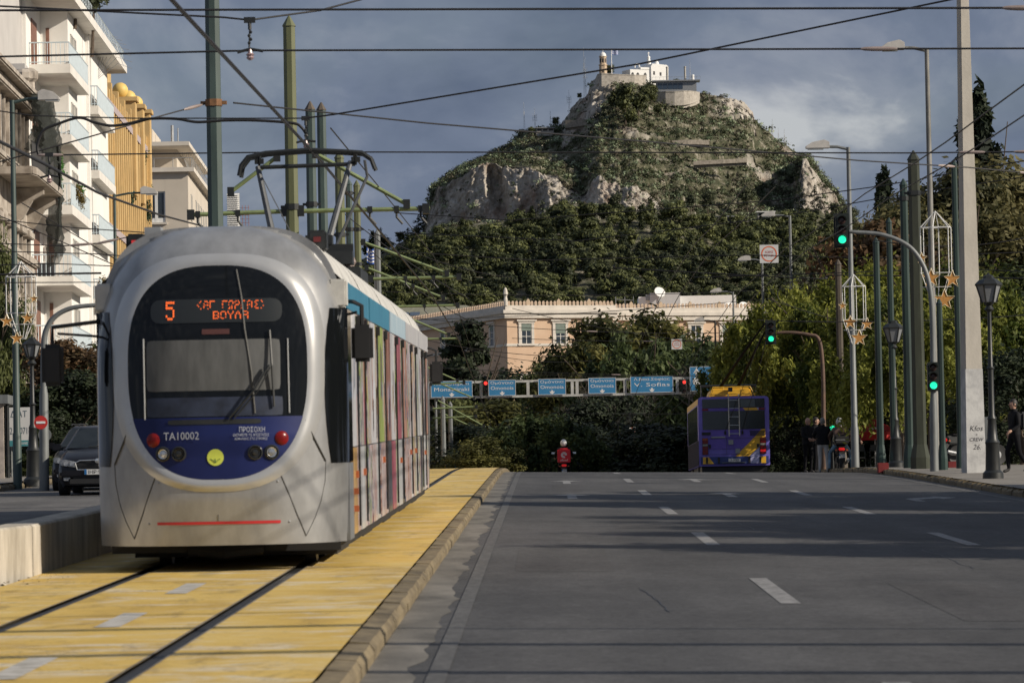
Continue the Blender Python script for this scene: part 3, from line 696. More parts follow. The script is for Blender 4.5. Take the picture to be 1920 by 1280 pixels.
for a in range(0, 8):
    an = a * PI / 4; MB().cbox((1.36 * math.cos(an), 1.36 * math.sin(an), 5.6), .12, .62, 1.7, Matrix.Rotation(an, 3, 'Z')).build('arch_opening', M_DARK, r0)
MB().cbox((0, -1.62, 1.2), .5, .1, 1.1).build('window', M_DARK, r0)
# chapel
q = at(1208, 146, 1790); r0 = thing('chapel', 'small white chapel with cross and domes on the summit', 'chapel', q, math.radians(26))
mb = MB().box(-8.2, -3.2, -2.5, 1.2, 4, 2.9); mb.box(1.2, -3.8, -4.5, 9.2, 5, 4.4); mb.prism([(1.2, 4.4), (9.2, 4.4), (8.6, 5.1), (1.8, 5.5)], lambda x, z: (x, -3.8, z), lambda x, z: (x, 5, z)); mb.box(-3.4, -3.3, 2.9, 1.2, 3.6, 3.9)
mb.build('nave', M_WHITE, r0, bevel=.12)
MB().lathe([(.95, 4.9), (.95, 6.3), (1.15, 6.4), (.7, 7.1), (.6, 8.2), (.75, 8.3), (.45, 8.9), (.1, 9.2)], (-.4 + 2.6, 0, 0), 12).build('cupola', M_WHITE, r0, smooth=True)
mb = MB().cbox((2.2, 0, 9.9), .22, .22, 1.6); mb.cbox((2.2, 0, 10.2), .9, .2, .22); mb.build('cross', M_WHITE, r0)
MB().lathe([(1.0, 4.8), (1.0, 5.9), (.8, 6.7), (.3, 7.2), (.06, 7.6)], (6.4, 1, 0), 12).build('small_dome', M_WHITE, r0, smooth=True)
mb = MB()
for k in range(9):
    a0, a1 = PI * k / 8, PI * (k + 1) / 8
mb.tube([(-3.7 + 1.1 * math.cos(PI - PI * k / 8), -1, 3.9 + 1.6 * math.sin(PI * k / 8)) for k in range(9)], .3, 6); mb.build('bell_arch', M_WHITE, r0)
for x, z, w, h in ((2.6, 1.6, .8, 1.4), (5.6, 1.3, .8, 1.4)):
    MB().cbox((x, -3.82, z), w, .1, h).build('window', M_DARK, r0)
for x in (-4.6, -1.2, -7):
    MB().prism([(x - .6, -.8), (x + .6, -.8), (x + .6, .9), (x + .35, 1.5), (x, 1.75), (x - .35, 1.5), (x - .6, .9)], lambda a, z: (a, -3.33, z), lambda a, z: (a, -3.1, z)).build('arched_door', M_DARK, r0)
# pavilion
q = at(1260, 170, 1775); r0 = thing('glass_pavilion', 'low glass fronted pavilion right of the chapel', 'building', q)
MB().box(-6.4, 0, -1, 10, 6, 3.7).build('wall', M_GREYM, r0); MB().box(-8, -1.2, 3.7, 11.5, 6.5, 4.2).build('roof', M_GREYM, r0)
for k in range(5): MB().box(-5.8 + k * 2.1, -.12, .6, -4.0 + k * 2.1, -.02, 2.9).build('window', M_GLZ, r0)
mb = MB()
for k in range(14): mb.box(-8 + k * 1.5, -1.15, 4.2, -7.92 + k * 1.5, -1.07, 5.5)
mb.box(-8, -1.16, 5.4, 11.5, -1.06, 5.5); mb.build('railing', M_GREYM, r0)
for x in (-1.8, 5.5): MB().lathe([(.45, 4.2), (.4, 9.3), (.5, 9.4), (.5, 9.9)], (x, 2, 0), 8).build('chimney', M_CONC, r0)
MB().lathe([(.6, 4.2), (.6, 6.3), (.5, 6.4)], (8.6, 1, 0), 10).build('water_tank', M_WHITE, r0)
M_FLAGB, M_FLAGW = mat('flag_blue', (.03, .10, .42), rough=.8, var=.05), mat('flag_white', (.75, .75, .75), rough=.8, var=.03)
def greek_flag(root, x, z, w, h, wave=.25):     # nine stripes and a cross in the canton, waving
    def pt(u, v): return (x + u * w, math.sin(u * 7) * wave * u, z - v * h - .12 * h * math.sin(u * 5) * u - u * h * .25)
    for nm, m_, odd in (('blue_stripes', M_FLAGB, 0), ('white_stripes', M_FLAGW, 1)):
        mb = MB()
        for s in range(9):
            if s % 2 != odd: continue
            for k in range(8):
                u0, u1 = k / 8, (k + 1) / 8
                if s < 5 and u1 < .38: continue
                mb.poly([pt(u0, s / 9), pt(u1, s / 9), pt(u1, (s + 1) / 9), pt(u0, (s + 1) / 9)])
        if odd == 0:
            for (ua, ub, va, vb) in ((0, .15, 0, 2 / 9), (.22, .375, 0, 2 / 9), (0, .15, 3 / 9, 5 / 9), (.22, .375, 3 / 9, 5 / 9)): mb.poly([pt(ua, va), pt(ub, va), pt(ub, vb), pt(ua, vb)])
        else:
            mb.poly([pt(.15, 0), pt(.22, 0), pt(.22, 5 / 9), pt(.15, 5 / 9)]); mb.poly([pt(0, 2 / 9), pt(.15, 2 / 9), pt(.15, 3 / 9), pt(0, 3 / 9)]); mb.poly([pt(.22, 2 / 9), pt(.375, 2 / 9), pt(.375, 3 / 9), pt(.22, 3 / 9)])
        mb.build(nm, m_, root)
q = at(1147, 140, 1778); r0 = thing('flagpole', 'white flagpole with small striped flag beside the bell tower', 'flagpole', q)
MB().lathe([(.22, -1), (.14, 10.2), (.2, 10.3), (.02, 10.6)], n=8).build('pole', M_WHITE, r0); greek_flag(r0, .15, 10.1, 2.6, 1.9)
def mast(px, py, h, lab, cross=True):
    p, _, _ = hillpt(px, py); r0 = thing('antenna_mast', lab, 'antenna', (p.x, p.y, p.z - .5))
    mb = MB()
    for a in range(3): mb.tube([(.35 * math.cos(a * 2.1), .35 * math.sin(a * 2.1), 0), (.12 * math.cos(a * 2.1), .12 * math.sin(a * 2.1), h * .7)], .05, 4)
    mb.tube([(0, 0, h * .6), (0, 0, h)], .05, 4); mb.build('pole', M_GREYM, r0)
    if cross:
        mb = MB()
        for q in (.5, .62, .7): mb.tube([(-.8, 0, h * q), (.8, 0, h * q)], .05, 4); mb.tube([(-.8, 0, h * q - .5), (-.8, 0, h * q + .7)], .05, 4); mb.tube([(.8, 0, h * q - .5), (.8, 0, h * q + .7)], .05, 4)
        mb.build('aerials', M_GREYM, r0)
for a in ((1107, 182, 17, 'tall lattice mast left of the bell tower', True), (1104, 182, 21, 'thin whip mast close left of the lattice mast', False), (1074, 210, 10, 'twin armed aerial on the upper left rock', True), (991, 248, 13, 'leftmost mast on the far left ledge', False), (1010, 246, 10, 'mast with aerials on the far left ledge', True), (1039, 242, 8, 'short mast right of the ledge hut', False),
          (1304, 166, 14, 'tall white mast at the right end of the pavilion', False), (1455, 262, 9, 'thin mast on the right skyline', False), (1478, 276, 8, 'pair mast lower on the right skyline', False), (1466, 270, 7, 'short aerial between two right skyline masts', False)): mast(*a)
# hut and kiosks
def hut(px, py, Y, w, h, lab, roof=M_GREYM, wallm=M_CONC):
    q = at(px, py, Y); r0 = thing('hut', lab, 'building', q)
    MB().box(-w / 2, 0, -1.5, w / 2, w * .6, h).build('wall', wallm, r0); MB().box(-w / 2 - .6, -.8, h, w / 2 + .6, w * .6 + .6, h + .35).build('roof', roof, r0)
    for k in range(3): MB().box(-w / 2 + .4 + k * w / 3, -.05, h * .35, -w / 2 + w / 3 - .2 + k * w / 3, .03, h * .85).build('window', M_DARK, r0)
hut(1022, 248, 1772, 7, 1.6, 'long low hut on the left skyline ledge'); hut(1357, 422, 1612, 7, 3.0, 'flat roofed kiosk with dark openings in the wood', M_GREYM); hut(1436, 408, 1618, 6, 2.0, 'small white hut behind the street lamp head', M_WHITE)
hut(946, 452, 1600, 5, 1.6, 'pinkish ruined hut among the pines on the left', M_TAN, M_TAN); hut(1398, 424, 1616, 5, 1.5, 'pale terrace hut between kiosk and lamp', M_RUB)
# ================================================================== parliament
M_PEACH = mat('ochre_peach_render', (.58, .40, .27), rough=.9, scale=.35, col2=(.66, .48, .34), bump=.1); M_TRIM = mat('pale_stone_trim', (.62, .57, .50), rough=.85, scale=.8, var=.12)
M_FRAME = mat('window_frame_paint', (.55, .53, .49), rough=.6, var=.08); M_SHUT = mat('green_grey_shutter', (.16, .20, .17), rough=.7, var=.15); M_GLASS = mat('window_glass', (.03, .04, .05), rough=.08, var=.2, scale=1.5, spec=.9)
PC = at(955, 845, 600); PC.z = 6.0
par = thing('palace', 'long peach parliament palace with toothed white cornice below the hill', 'palace', PC, math.atan2(.345, .9386))
# local: x along the long front, y to the back; left face runs along +y at x = 0
ZT = at(955, 586, 600).z - PC.z               # cornice line
W1, W2, DPT = 15.6, 26.0, 62.0
MB().box(0, 0, -8, W1, DPT, ZT).build('wall', M_PEACH, par); MB().box(W1, 7.0, -8, W1 + W2, DPT, ZT).build('wall', M_PEACH, par)
mb = MB()
for (x0, y0, x1, y1) in ((-.5, -.5, W1 + .5, 0), (-.5, 0, 0, DPT), (W1, 6.5, W1 + W2, 7.0)):
    mb.box(x0, y0, ZT - .75, x1, y1, ZT - .1); mb.box(x0 - .25, y0 - .25, ZT - .1, x1 + .25, y1, ZT + .35); mb.box(x0 + .2, y0 + .2, ZT + .35, x1 - .1, y1 - .05, ZT + 1.0)
mb.build('cornice', M_TRIM, par)
mb = MB(); zs = at(955, 646, 600).z - PC.z
for (x0, y0, x1, y1) in ((-.12, -.12, W1 + .12, 0), (-.12, 0, 0, DPT), (W1 + .12, 6.88, W1 + W2, 7.0)): mb.box(x0, y0, zs - .2, x1, y1, zs + .15)
mb.build('string_course', M_TRIM, par)
tooth = MB().prism([(-.26, 0), (.26, 0), (.26, .38), (.34, .62), (.2, 1.0), (0, 1.1), (-.2, 1.0), (-.34, .62), (-.26, .38)], lambda x, z: (x, -.13, z), lambda x, z: (x, .13, z)).mesh('roof_tooth', mat('tooth_stone', (.50, .38, .28), rough=.85, var=.15))
big = MB().prism([(-.35, 0), (.35, 0), (.5, .5), (.42, 1.1), (0, 1.6), (-.42, 1.1), (-.5, .5)], lambda x, z: (x, -.2, z), lambda x, z: (x, .2, z)).mesh('roof_palmette', M_TAN)
k = 0
for x in np.arange(.3, W1, .56): link('roof_tooth', big if k % 8 == 5 else tooth, par, (x, -.1, ZT + .95), None, .62); k += 1
for x in np.arange(W1 + .4, W1 + W2 - .3, .56): link('roof_tooth', big if k % 8 == 5 else tooth, par, (x, 6.9, ZT + .95), None, .62); k += 1
for y in np.arange(.5, DPT, .75): link('roof_tooth', tooth, par, (-.1, y, ZT + .95), (0, 0, PI / 2), .62)
MB().lathe([(.3, 0), (.3, .8), (.2, 1.2), (.35, 1.6), (.25, 2.2), (.1, 2.5)], (-.2, -.2, ZT + .95), 8).build('corner_statue', M_TRIM, par)
wz0, wz1 = at(990, 642, 600).z - PC.z, at(990, 607, 600).z - PC.z
def pwin(x, y, face, sh, z0=wz0, z1=wz1, w=1.5):
    # built in a frame where u runs along the wall and d comes out of it
    def X(u, d, z): return (x + u, y - d, z) if face == 0 else (x - d, y + u, z)
    def bx(mb, u0, u1, d0, d1, a, b_):
        p, q = X(u0, d0, a), X(u1, d1, b_); mb.box(min(p[0], q[0]), min(p[1], q[1]), a, max(p[0], q[0]), max(p[1], q[1]), b_)
    mb = MB(); h = w / 2
    bx(mb, -h - .38, -h, 0, .14, z0 - .15, z1 + .1); bx(mb, h, h + .38, 0, .14, z0 - .15, z1 + .1); bx(mb, -h - .45, h + .45, 0, .2, z1 + .1, z1 + .42); bx(mb, -h - .7, h + .7, 0, .38, z1 + .42, z1 + .62); bx(mb, -h - .5, h + .5, 0, .25, z0 - .38, z0 - .15)
    f = mb.build('window', M_TRIM, par)
    mb = MB(); bx(mb, -h, h, -.1, .03, z0 - .15, z1 + .1); mb.build('pane', M_GLASS, f)
    mb = MB()
    for u in (-h, -.05, h - .1): bx(mb, u, u + .1, .03, .07, z0 - .15, z1 + .1)
    for z in (z0 + (z1 - z0) * .33, z0 + (z1 - z0) * .64): bx(mb, -h, h, .03, .066, z, z + .09)
    mb.build('frame', M_FRAME, f)
    if sh: mb = MB(); bx(mb, -h + .05, h - .05, .072, .11, z0 + (z1 - z0) * (1 - sh), z1 + .05); mb.build('blind', M_SHUT, f)
for x, s_ in ((2.8, .35), (7.8, .5), (12.6, .3)): pwin(x, 0, 0, s_); pwin(x, 0, 0, 0, wz0 - 7.4, wz1 - 7.4)
for x, s_ in ((17.5, 0), (22.0, .4), (26.4, .5), (30.8, 0), (35.6, .4), (40.2, .6)): pwin(x, 7.0, 0, s_); pwin(x, 7.0, 0, 0, wz0 - 7.4, wz1 - 7.4)
for y in (6, 16.5, 27, 37.5, 48): pwin(0, y, 1, .2); pwin(0, y, 1, 0, wz0 - 7.4, wz1 - 7.4)
# hipped roof behind and white rooftop rooms
MOSS = mat('mossy_roof', (.16, .16, .12), rough=.9, scale=.6, col2=(.24, .23, .17), stretch=(4, 1, 1))
q = at(800, 597, 672); r0 = thing('hipped_roof_building', 'low building with greenish hipped roof behind the palace left face', 'building', q)
MB().add([(-9, 0, 0), (11, 0, 0), (11, 14, 0), (-9, 14, 0), (-5, 7, 2.3), (6, 7, 2.3)], [(0, 1, 5, 4), (1, 2, 5), (2, 3, 4, 5), (3, 0, 4)]).build('roof', MOSS, r0); MB().box(-8.5, .4, -14, 10.5, 13.5, -.02).build('wall', M_TRIM, r0)
mb = MB(); mb.box(-9.3, -.3, -.2, 11.3, 0.05, .12); mb.build('gutter', M_FRAME, r0)
for k in range(3): MB().add([(-6 + k * 1.7, 1.5, .62), (-4.5 + k * 1.7, 1.5, .62), (-4.5 + k * 1.7, 3.2, 1.2), (-6 + k * 1.7, 3.2, 1.2), (-6 + k * 1.7, 1.5, .5), (-4.5 + k * 1.7, 1.5, .5), (-4.5 + k * 1.7, 3.2, 1.05), (-6 + k * 1.7, 3.2, 1.05)], [(0, 1, 2, 3), (0, 4, 5, 1), (1, 5, 6, 2), (2, 6, 7, 3), (3, 7, 4, 0)]).build('skylight', M_GLZ, r0)
q = at(1290, 590, 668); r0 = thing('rooftop_rooms', 'white rooftop plant rooms with satellite dishes behind the palace cornice', 'building', q)
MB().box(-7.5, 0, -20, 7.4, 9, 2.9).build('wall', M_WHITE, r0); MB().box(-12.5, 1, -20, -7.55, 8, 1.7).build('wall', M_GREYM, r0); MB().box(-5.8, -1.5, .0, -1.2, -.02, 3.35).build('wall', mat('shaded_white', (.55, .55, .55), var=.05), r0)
for x in (-6.4, -3.2): MB().box(x, -.6, 2.3, x + .7, .6, 3.2).build('vent_box', M_GREYM, r0)
for x, z in ((6.3, .9), (8.4, .8), (-4.4, 3.3)):
    d_ = MB().lathe([(.02, 0), (.5, .1), (.85, .33), (.88, .36)], (0, 0, 0), 14).build('dish', M_WHITE, r0, smooth=True, loc=(x, -1.8, z), rot=(math.radians(62), 0, .4)); MB().tube([(x, -1.6, z - 1.6), (x, -1.6, z)], .06, 6).build('dish_post', M_GREYM, r0)
mb = MB()
for x in (-11, -9.6, -8.3): mb.tube([(x, .5, 0), (x, .5, 3.0)], .05, 5)
mb.tube([(-11, .5, 2.6), (-8.3, .5, 2.4)], .05, 5); mb.build('pipe_frame', M_GREYM, r0)

# ================================================================== buildings on the left side of the street
LDIR = math.atan2(.0207, 1.0)                 # facades stand a little askew of the street
def lroot(name, lab, px, Y, cat='building'):
    q = at(px, 884, Y); return thing(name, lab, cat, (q.x, Y, zb(Y)), LDIR)
M_WPL = mat('white_plaster', (.80, .78, .74), rough=.85, scale=.5, var=.06, bump=.08); M_GPL = mat('grey_plaster', (.50, .48, .46), rough=.9, scale=.5, var=.08)
M_SLABE = mat('balcony_concrete', (.70, .67, .62), rough=.85, scale=1.2, var=.1); M_RAILP = mat('pale_blue_rail', (.45, .52, .56), rough=.5, var=.1); M_WOOD = mat('reddish_wood', (.20, .10, .07), rough=.6, var=.2)
M_LEAFG = foliage('balcony_plant', (.02, .09, .015), (.10, .28, .05), .25); M_LEAFB = foliage('dry_creeper', (.10, .07, .02), (.26, .20, .07), .2); M_POT = mat('terracotta', (.35, .14, .08), rough=.85)
M_AC = mat('aircon_case', (.55, .55, .53), rough=.5, var=.06); M_BALU = mat('bluish_railing_panel', (.13, .155, .175), rough=.45, var=.12, scale=4)
Wb = lroot('apartment_building', 'tall white apartment block with stepped balconies beyond the old stone house', 55, 199)
zg = zb(199)
def zl(px, py, Y): return at(px, py, Y).z - zg
FL = [zl(112, 137, 200) - 3.25 * k for k in range(7)]     # undersides of the balcony slabs, top down
ZR = FL[0] + 3.2 + .35                                     # underside of the overhanging roof
# three blocks step out towards the street one behind another
BL = [(-14, 0, -3.0, .0), (0, 6.8, -3.0, .15), (6.8, 17.2, -3.0, 1.45), (17.2, 22.6, -3.0, .35), (22.6, 33.0, -3.0, 1.25)]
for y0, y1, x0, x1 in BL: MB().box(-16, y0, -.5, x1, y1 - .004, ZR).build('wall', M_WPL if y0 >= 0 else M_GPL, Wb)
for y, x, w in ((-.35, .02, .5), (16.6, 1.48, .6), (17.6, .62, .5)): MB().box(x - .3, y, -.5, x + .14, y + w, ZR - .003).build('pilaster', M_WPL, Wb)
mb = MB(); mb.prism([(-16, -2.0), (1.75, -2.0), (2.15, 2.0), (2.15, 35.3), (-16, 35.3)], lambda x, y: (x, y, ZR), lambda x, y: (x, y, ZR + .42)); mb.build('roof_slab', M_SLABE, Wb)
mb = MB()
for k in range(42): mb.tube([(2.0, -1.8 + k * .88, ZR + .42), (2.0, -1.8 + k * .88, ZR + 1.15)], .018, 4)
mb.tube([(2.0, -1.9, ZR + 1.15), (2.0, 35.1, ZR + 1.15)], .03, 5); mb.tube([(2.0, -1.9, ZR + .8), (2.0, 35.1, ZR + .8)], .02, 5); mb.build('roof_railing', M_RAILP, Wb)
MB().box(-16, 3, ZR + .42, -2.2, 30, ZR + 3.0).build('penthouse', M_WPL, Wb)
def window(par_, x, y0, y1, z0, z1, name='window'):
    f = MB(); t_ = .07
    for a, b_, c, d in ((y0, y0 + t_, z0, z1), (y1 - t_, y1, z0, z1), (y0, y1, z0, z0 + t_), (y0, y1, z1 - t_, z1), ((y0 + y1) / 2 - t_ / 2, (y0 + y1) / 2 + t_ / 2, z0, z1)): f.box(x - .02, a, c, x + .05, b_, d)
    w_ = f.build(name, M_FRAME, par_); MB().box(x - .2, y0 + .01, z0 + .01, x + .012, y1 - .01, z1 - .01).build('pane', M_GLASS, w_)
    return w_
def balcony(x0, x1, y0, y1, z, plants=0, ac=False, solid=False):
    b_ = MB().prism([(x0, y0), (x1, y0), (x1, y1), (x0, y1)], lambda x, y: (x, y, z), lambda x, y: (x, y, z + .42)).build('balcony', M_SLABE, Wb)
    mb = MB(); zt = z + 1.42; n = 9
    for k in range(n + 1):
        x = x0 + .05 + (x1 - x0 - .1) * k / n; mb.tube([(x, y0 + .06, z + .42), (x, y0 + .06, zt)], .016, 4)
    m_ = int((y1 - y0) / .16)
    for k in range(m_ + 1):
        y = y0 + .06 + (y1 - y0 - .1) * k / m_; mb.tube([(x1 - .06, y, z + .42), (x1 - .06, y, zt)], .018, 4)
    mb.tube([(x0, y0 + .06, zt), (x1 - .06, y0 + .06, zt), (x1 - .06, y1, zt)], .034, 6); mb.tube([(x0, y0 + .06, z + .52), (x1 - .06, y0 + .06, z + .52), (x1 - .06, y1, z + .52)], .022, 5)
    mb.build('balcony_railing', M_RAILP, Wb)
    MB().box(x1 - .10, y0 + .5, z + .55, x1 - .085, y1 - .2, zt - .12).build('railing_panel', M_BALU, Wb)
    if ac:
        a_ = MB().box(x0 + .25, y0 + .2, z + .43, x0 + 1.05, y0 + .5, z + 1.05).build('air_conditioner', mat('dark_grille', (.05, .05, .055), var=.2), Wb, bevel=.02)
for k, z in enumerate(FL[:6]):
    balcony(.15, 2.05, 1.0, 11.4, z, ac=k in (2, 3)); balcony(.36, 1.75, 20.6, 31.4, z - .02, ac=k in (1, 2))
    # recess behind each balcony: door in the long wall, door-like shutter in the cross wall, windows on the stepped-out wall
    window(Wb, 1.46, 8.0, 9.2, z + 1.3, z + 2.6); window(Wb, 1.46, 9.7, 10.9, z + 1.3, z + 2.6)
    MB().box(.13, 2.2, z + .42, .2, 4.6, z + 2.7).build('balcony_door', M_WOOD, Wb)
    MB().box(.33, 18.3, z + .42, .4, 20.2, z + 2.7).build('balcony_door', M_FRAME, Wb)
    MB().box(.42, 6.74, z + .42, .58, 6.797, z + 2.75).build('shutter_edge', M_WOOD, Wb)
MB().box(.75, 6.7, FL[3] + 1.75, 1.1, 6.79, FL[3] + 2.3).build('wall_vent', M_DARK, Wb); MB().box(.45, 6.6, FL[3] + 1.7, .7, 6.79, FL[3] + 2.3).build('meter_box', mat('red_box', (.35, .10, .07)), Wb)
def plant(par_, name, x, y, z, cl, n, size, m_, pot=True, lab=None, loc_parent=None):
    wpt = Wb.matrix_basis @ Vector((x, y, z)); r0 = thing(name, lab, 'plant', wpt, LDIR)
    link('leaves', leaves('leaves', cl, n, size, m_, seed=int(x * 31 + y * 7 + z), tintvar=.6), r0)
    if pot: MB().lathe([(.14, 0), (.2, .32), (.22, .34)], n=10).build('pot', M_POT, r0)
plant(Wb, 'potted_plant', 1.3, 1.75, FL[2] + .44, [(0, 0, .9, .32, .5), (0, .1, 1.7, .34, .5), (.05, 0, 2.2, .25, .35)], 900, .07, M_LEAFG, lab='tall bright green creeper in pots on the third white balcony')
plant(Wb, 'potted_plant', 1.5, 9.6, FL[2] + .44, [(0, 0, .9, .4, .5), (0, .5, 1.3, .4, .4), (.1, -.5, 1.1, .3, .4)], 900, .07, M_LEAFG, lab='bright green bush by the window of the third white balcony')
plant(Wb, 'hanging_plant', 2.08, 3.6, FL[2] + 1.1, [(0, 0, .1, .16, .4), (0, 1.2, -.05, .15, .5), (0, 2.4, -.1, .15, .45), (0, 3.2, .1, .12, .3)], 420, .06, M_LEAFB, pot=False, lab='dry brown creeper hanging over the third white balcony rail')
plant(Wb, 'hanging_plant', 1.72, 22, FL[3] + 1.2, [(0, 0, .1, .2, .4), (0, 1.4, -.1, .2, .5), (0, 2.8, -.3, .18, .5), (0, 4, -.2, .15, .4), (-.8, -1.4, .1, .2, .3)], 700, .07, M_LEAFB, pot=False, lab='yellowish creeper over the farther balcony rail near the ochre fins')
# roof garden trees and folded awning ribs
def rooftree(px, py, Y, h, r, lab, v):
    q = at(px, py, Y); r0 = thing('roof_tree', lab, 'tree', q)
    link('crown', leaves('crown', [(rnd.uniform(-r, r) * .6, rnd.uniform(-r, r) * .6, h * rnd.uniform(.5, 1), r * rnd.uniform(.3, .5), r * .35) for _ in range(11)], 2600, .10, foliage('roof_tree_leaves', (.025, .035, .018), (.09, .10, .05), .25), seed=v), r0)
    MB().tube([(0, 0, -1.2), (.1, 0, h * .4), (0, .1, h * .8)], [.09, .07, .03], 6).build('trunk', M_BARK, r0)
rooftree(172, 62, 214, 2.2, 1.35, 'small leafy tree on the white block roof edge', 71); rooftree(140, 8, 209, 1.8, 1.4, 'feathery tree at the top on the white block roof', 72)
q = at(196, 118, 226); r0 = thing('awning_frame', 'bare ribs of an open rooftop awning behind the white block', 'awning', q); mb = MB()
for k in range(9): mb.tube([(-.6, 0, -1), (-.5 + 1.2 * math.sin(k * .18), 0, 1.9 * math.cos(k * .18) - .3), (0.1 + 1.3 * math.sin(k * .22), .4, 1.5 * math.cos(k * .22))], .012, 4)
mb.tube([(-.5, .1, 1.6), (.6, .1, .9), (1.0, .1, -.2)], .02, 4); mb.build('rib', M_GREYM, r0)

# ochre building with upright fins and golden balls
M_OCH = mat('ochre_cladding', (.57, .39, .17), rough=.75, scale=.7, var=.14, bump=.1); M_OCHD = mat('ochre_dark', (.26, .15, .06), rough=.8, var=.15); M_MAUV = mat('mauve_band', (.42, .35, .35), rough=.8, var=.1); M_BALL = mat('golden_ball', (.72, .50, .15), rough=.55, var=.05)
q = at(236, 884, 236); Ob = thing('office_building', 'ochre office block with tall fins and yellow balls on its roof', 'building', (-23.9, 236, zb(236)), LDIR)
ztO = zl(278, 216, 270) + zg - zb(236)
MB().box(-14, 0, -.5, 0, 36.5, ztO - 2.2).build('wall', M_OCHD, Ob)
fl = [ztO - 2.4 - 3.3 * k for k in range(8)]
for k, y in enumerate(np.arange(.5, 36.2, 1.62)): MB().box(0.002, y, -.5, .52, y + .62, ztO - (1.4 if k % 3 else .9)).build('fin', M_OCH, Ob, bevel=.03)
for z in fl:
    for y in np.arange(1.14, 35.5, 1.62): MB().box(.003, y + .02, z - 2.3, .05, y + .96, z - .45).build('window', M_GLASS, Ob)
for z in (fl[0] + .25, fl[2], fl[4], fl[6]): MB().box(.004, .6, z - .28, .56, 36, z + .12).build('floor_band', M_MAUV, Ob)
for k, (px, py, Y) in enumerate(((246, 172, 257.5), (262, 186, 264), (271, 196, 270))):
    y = Y - 236; zt = zl(px, py, Y) + zg - zb(236)
    MB().box(-1.1, y - .7, ztO - 6, .72, y + .7, zt - .45).build('roof_pier', M_OCH, Ob, bevel=.03); MB().box(-1.25, y - .85, zt - .62, .85, y + .85, zt - .38).build('pier_cap', M_OCH, Ob)
    q = Ob.matrix_basis @ Vector((-.2, y, zt + .08)); o = MB().sphere((0, 0, 0), .47, 20, 12).build('roof_ball', M_BALL, None, smooth=True, loc=q)
    prop(o, ('nearest and highest yellow ball on the ochre roof', 'middle yellow ball of three on the ochre roof', 'farthest lowest yellow ball on the ochre roof')[k], 'ball', 'balls on the ochre roof piers')
q = at(209, 112, 243); o = MB().sphere((0, 0, 0), .5, 20, 12).build('roof_ball', M_BALL, None, smooth=True, loc=q); prop(o, 'yellow ball peeping over the white roof slab', 'ball', 'balls on the ochre roof piers')
MB().box(-1.2, 5.5, ztO - 6, .3, 8, at(209, 112, 243).z - zb(236) - .4).build('roof_pier', M_OCH, Ob)
for (px, py, Y, n, lab) in ((264, 300, 268, 5, 'upper dark climber on the ochre fins'), (270, 333, 270, 3, 'tuft of climber below the upper ochre climber'), (236, 375, 256, 3, 'pale climber behind the street lamp head'), (268, 405, 269, 6, 'lowest climber on the ochre corner')):
    q = at(px, py, Y); r0 = thing('climbing_plant', lab, 'plant', q); link('leaves', leaves('leaves', [(rnd.uniform(-.2, .35), rnd.uniform(-.5, .5), rnd.uniform(-.9, .9) * n / 5, .3, .4) for _ in range(n + 2)], 900, .09, foliage('climber_leaves', (.02, .035, .018), (.07, .10, .05), .2), seed=px), r0); MB().tube([(0, 0, -1.4), (.05, 0, 1)], .03, 5).build('stem', M_BARK, r0)

# beige corner building
M_BEI = mat('beige_plaster', (.56, .50, .42), rough=.9, scale=.4, var=.07, bump=.08)
q = at(361, 884, 300); Bb = thing('corner_building', 'plain beige corner house with recessed roof terrace and tall window', 'building', (q.x, 300, zb(300)), LDIR)
zz = lambda px, py, Y=300: at(px, py, Y).z - zb(300)
zc = zz(361, 322); wl, wr_ = (at(318, 884, 300).x - q.x), (at(284, 884, 300).x - q.x)
wz1_, wz0_ = zz(302, 359), zz(302, 417)
# front wall built round the window opening
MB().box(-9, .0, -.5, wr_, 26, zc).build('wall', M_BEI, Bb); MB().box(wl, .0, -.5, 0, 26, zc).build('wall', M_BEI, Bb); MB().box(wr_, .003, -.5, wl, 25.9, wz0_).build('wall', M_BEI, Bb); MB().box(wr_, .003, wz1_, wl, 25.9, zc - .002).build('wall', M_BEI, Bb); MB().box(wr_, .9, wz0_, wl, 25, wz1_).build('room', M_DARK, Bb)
w_ = MB(); cx = (wl + wr_) / 2
for a, b_ in ((wr_, wr_ + .09), (cx - .1, cx + .1), (wl - .09, wl)): w_.box(a, .06, wz0_, b_, .16, wz1_)
w_.box(wr_, .07, wz1_ - .09, wl, .15, wz1_); w_.box(wr_, .07, wz0_, wl, .15, wz0_ + .3); w_ = w_.build('window', mat('white_joinery', (.72, .72, .70), var=.04), Bb)
MB().box(wr_ + .03, .10, wz0_ + .02, wl - .03, .115, wz1_ - .02).build('pane', M_GLASS, w_)
mb = MB()
for k in range(18): mb.tube([(wr_ + .1 + k * (wl - wr_ - .2) / 17, .35 + .03 * (k % 2), wz0_), (wr_ + .1 + k * (wl - wr_ - .2) / 17, .35 + .03 * (k % 2), wz1_)], .05, 5)
mb.build('curtain', mat('olive_curtain', (.10, .11, .08)), w_); MB().box(wr_ - .12, -.14, wz0_ - .14, wl + .12, .02, wz0_ - .005).build('sill', M_TRIM, w_)
MB().box(-9.2, -.35, zc, .45, 26.3, zc + .3).build('roof_slab', M_TRIM, Bb); MB().box(-9, 2.6, zc + .3, -.9, 24, zz(340, 274)).build('penthouse', M_BEI, Bb)
zs_ = zz(340, 274); MB().box(-9.4, -.5, zs_, .15, 24.4, zs_ + .28).build('roof_slab', M_TRIM, Bb); MB().box(-9, 3, zs_ + .28, -2.6, 12, zs_ + 1.5).build('stair_head', M_BEI, Bb)
MB().box(-3.4, 2.55, zc + .35, -2.5, 2.59, zs_ - .3).build('terrace_door', M_FRAME, Bb)
mb = MB(); mb.tube([(-9, -.2, zc + .95), (.3, -.2, zc + .95), (.3, 25, zc + .95)], .025, 5)
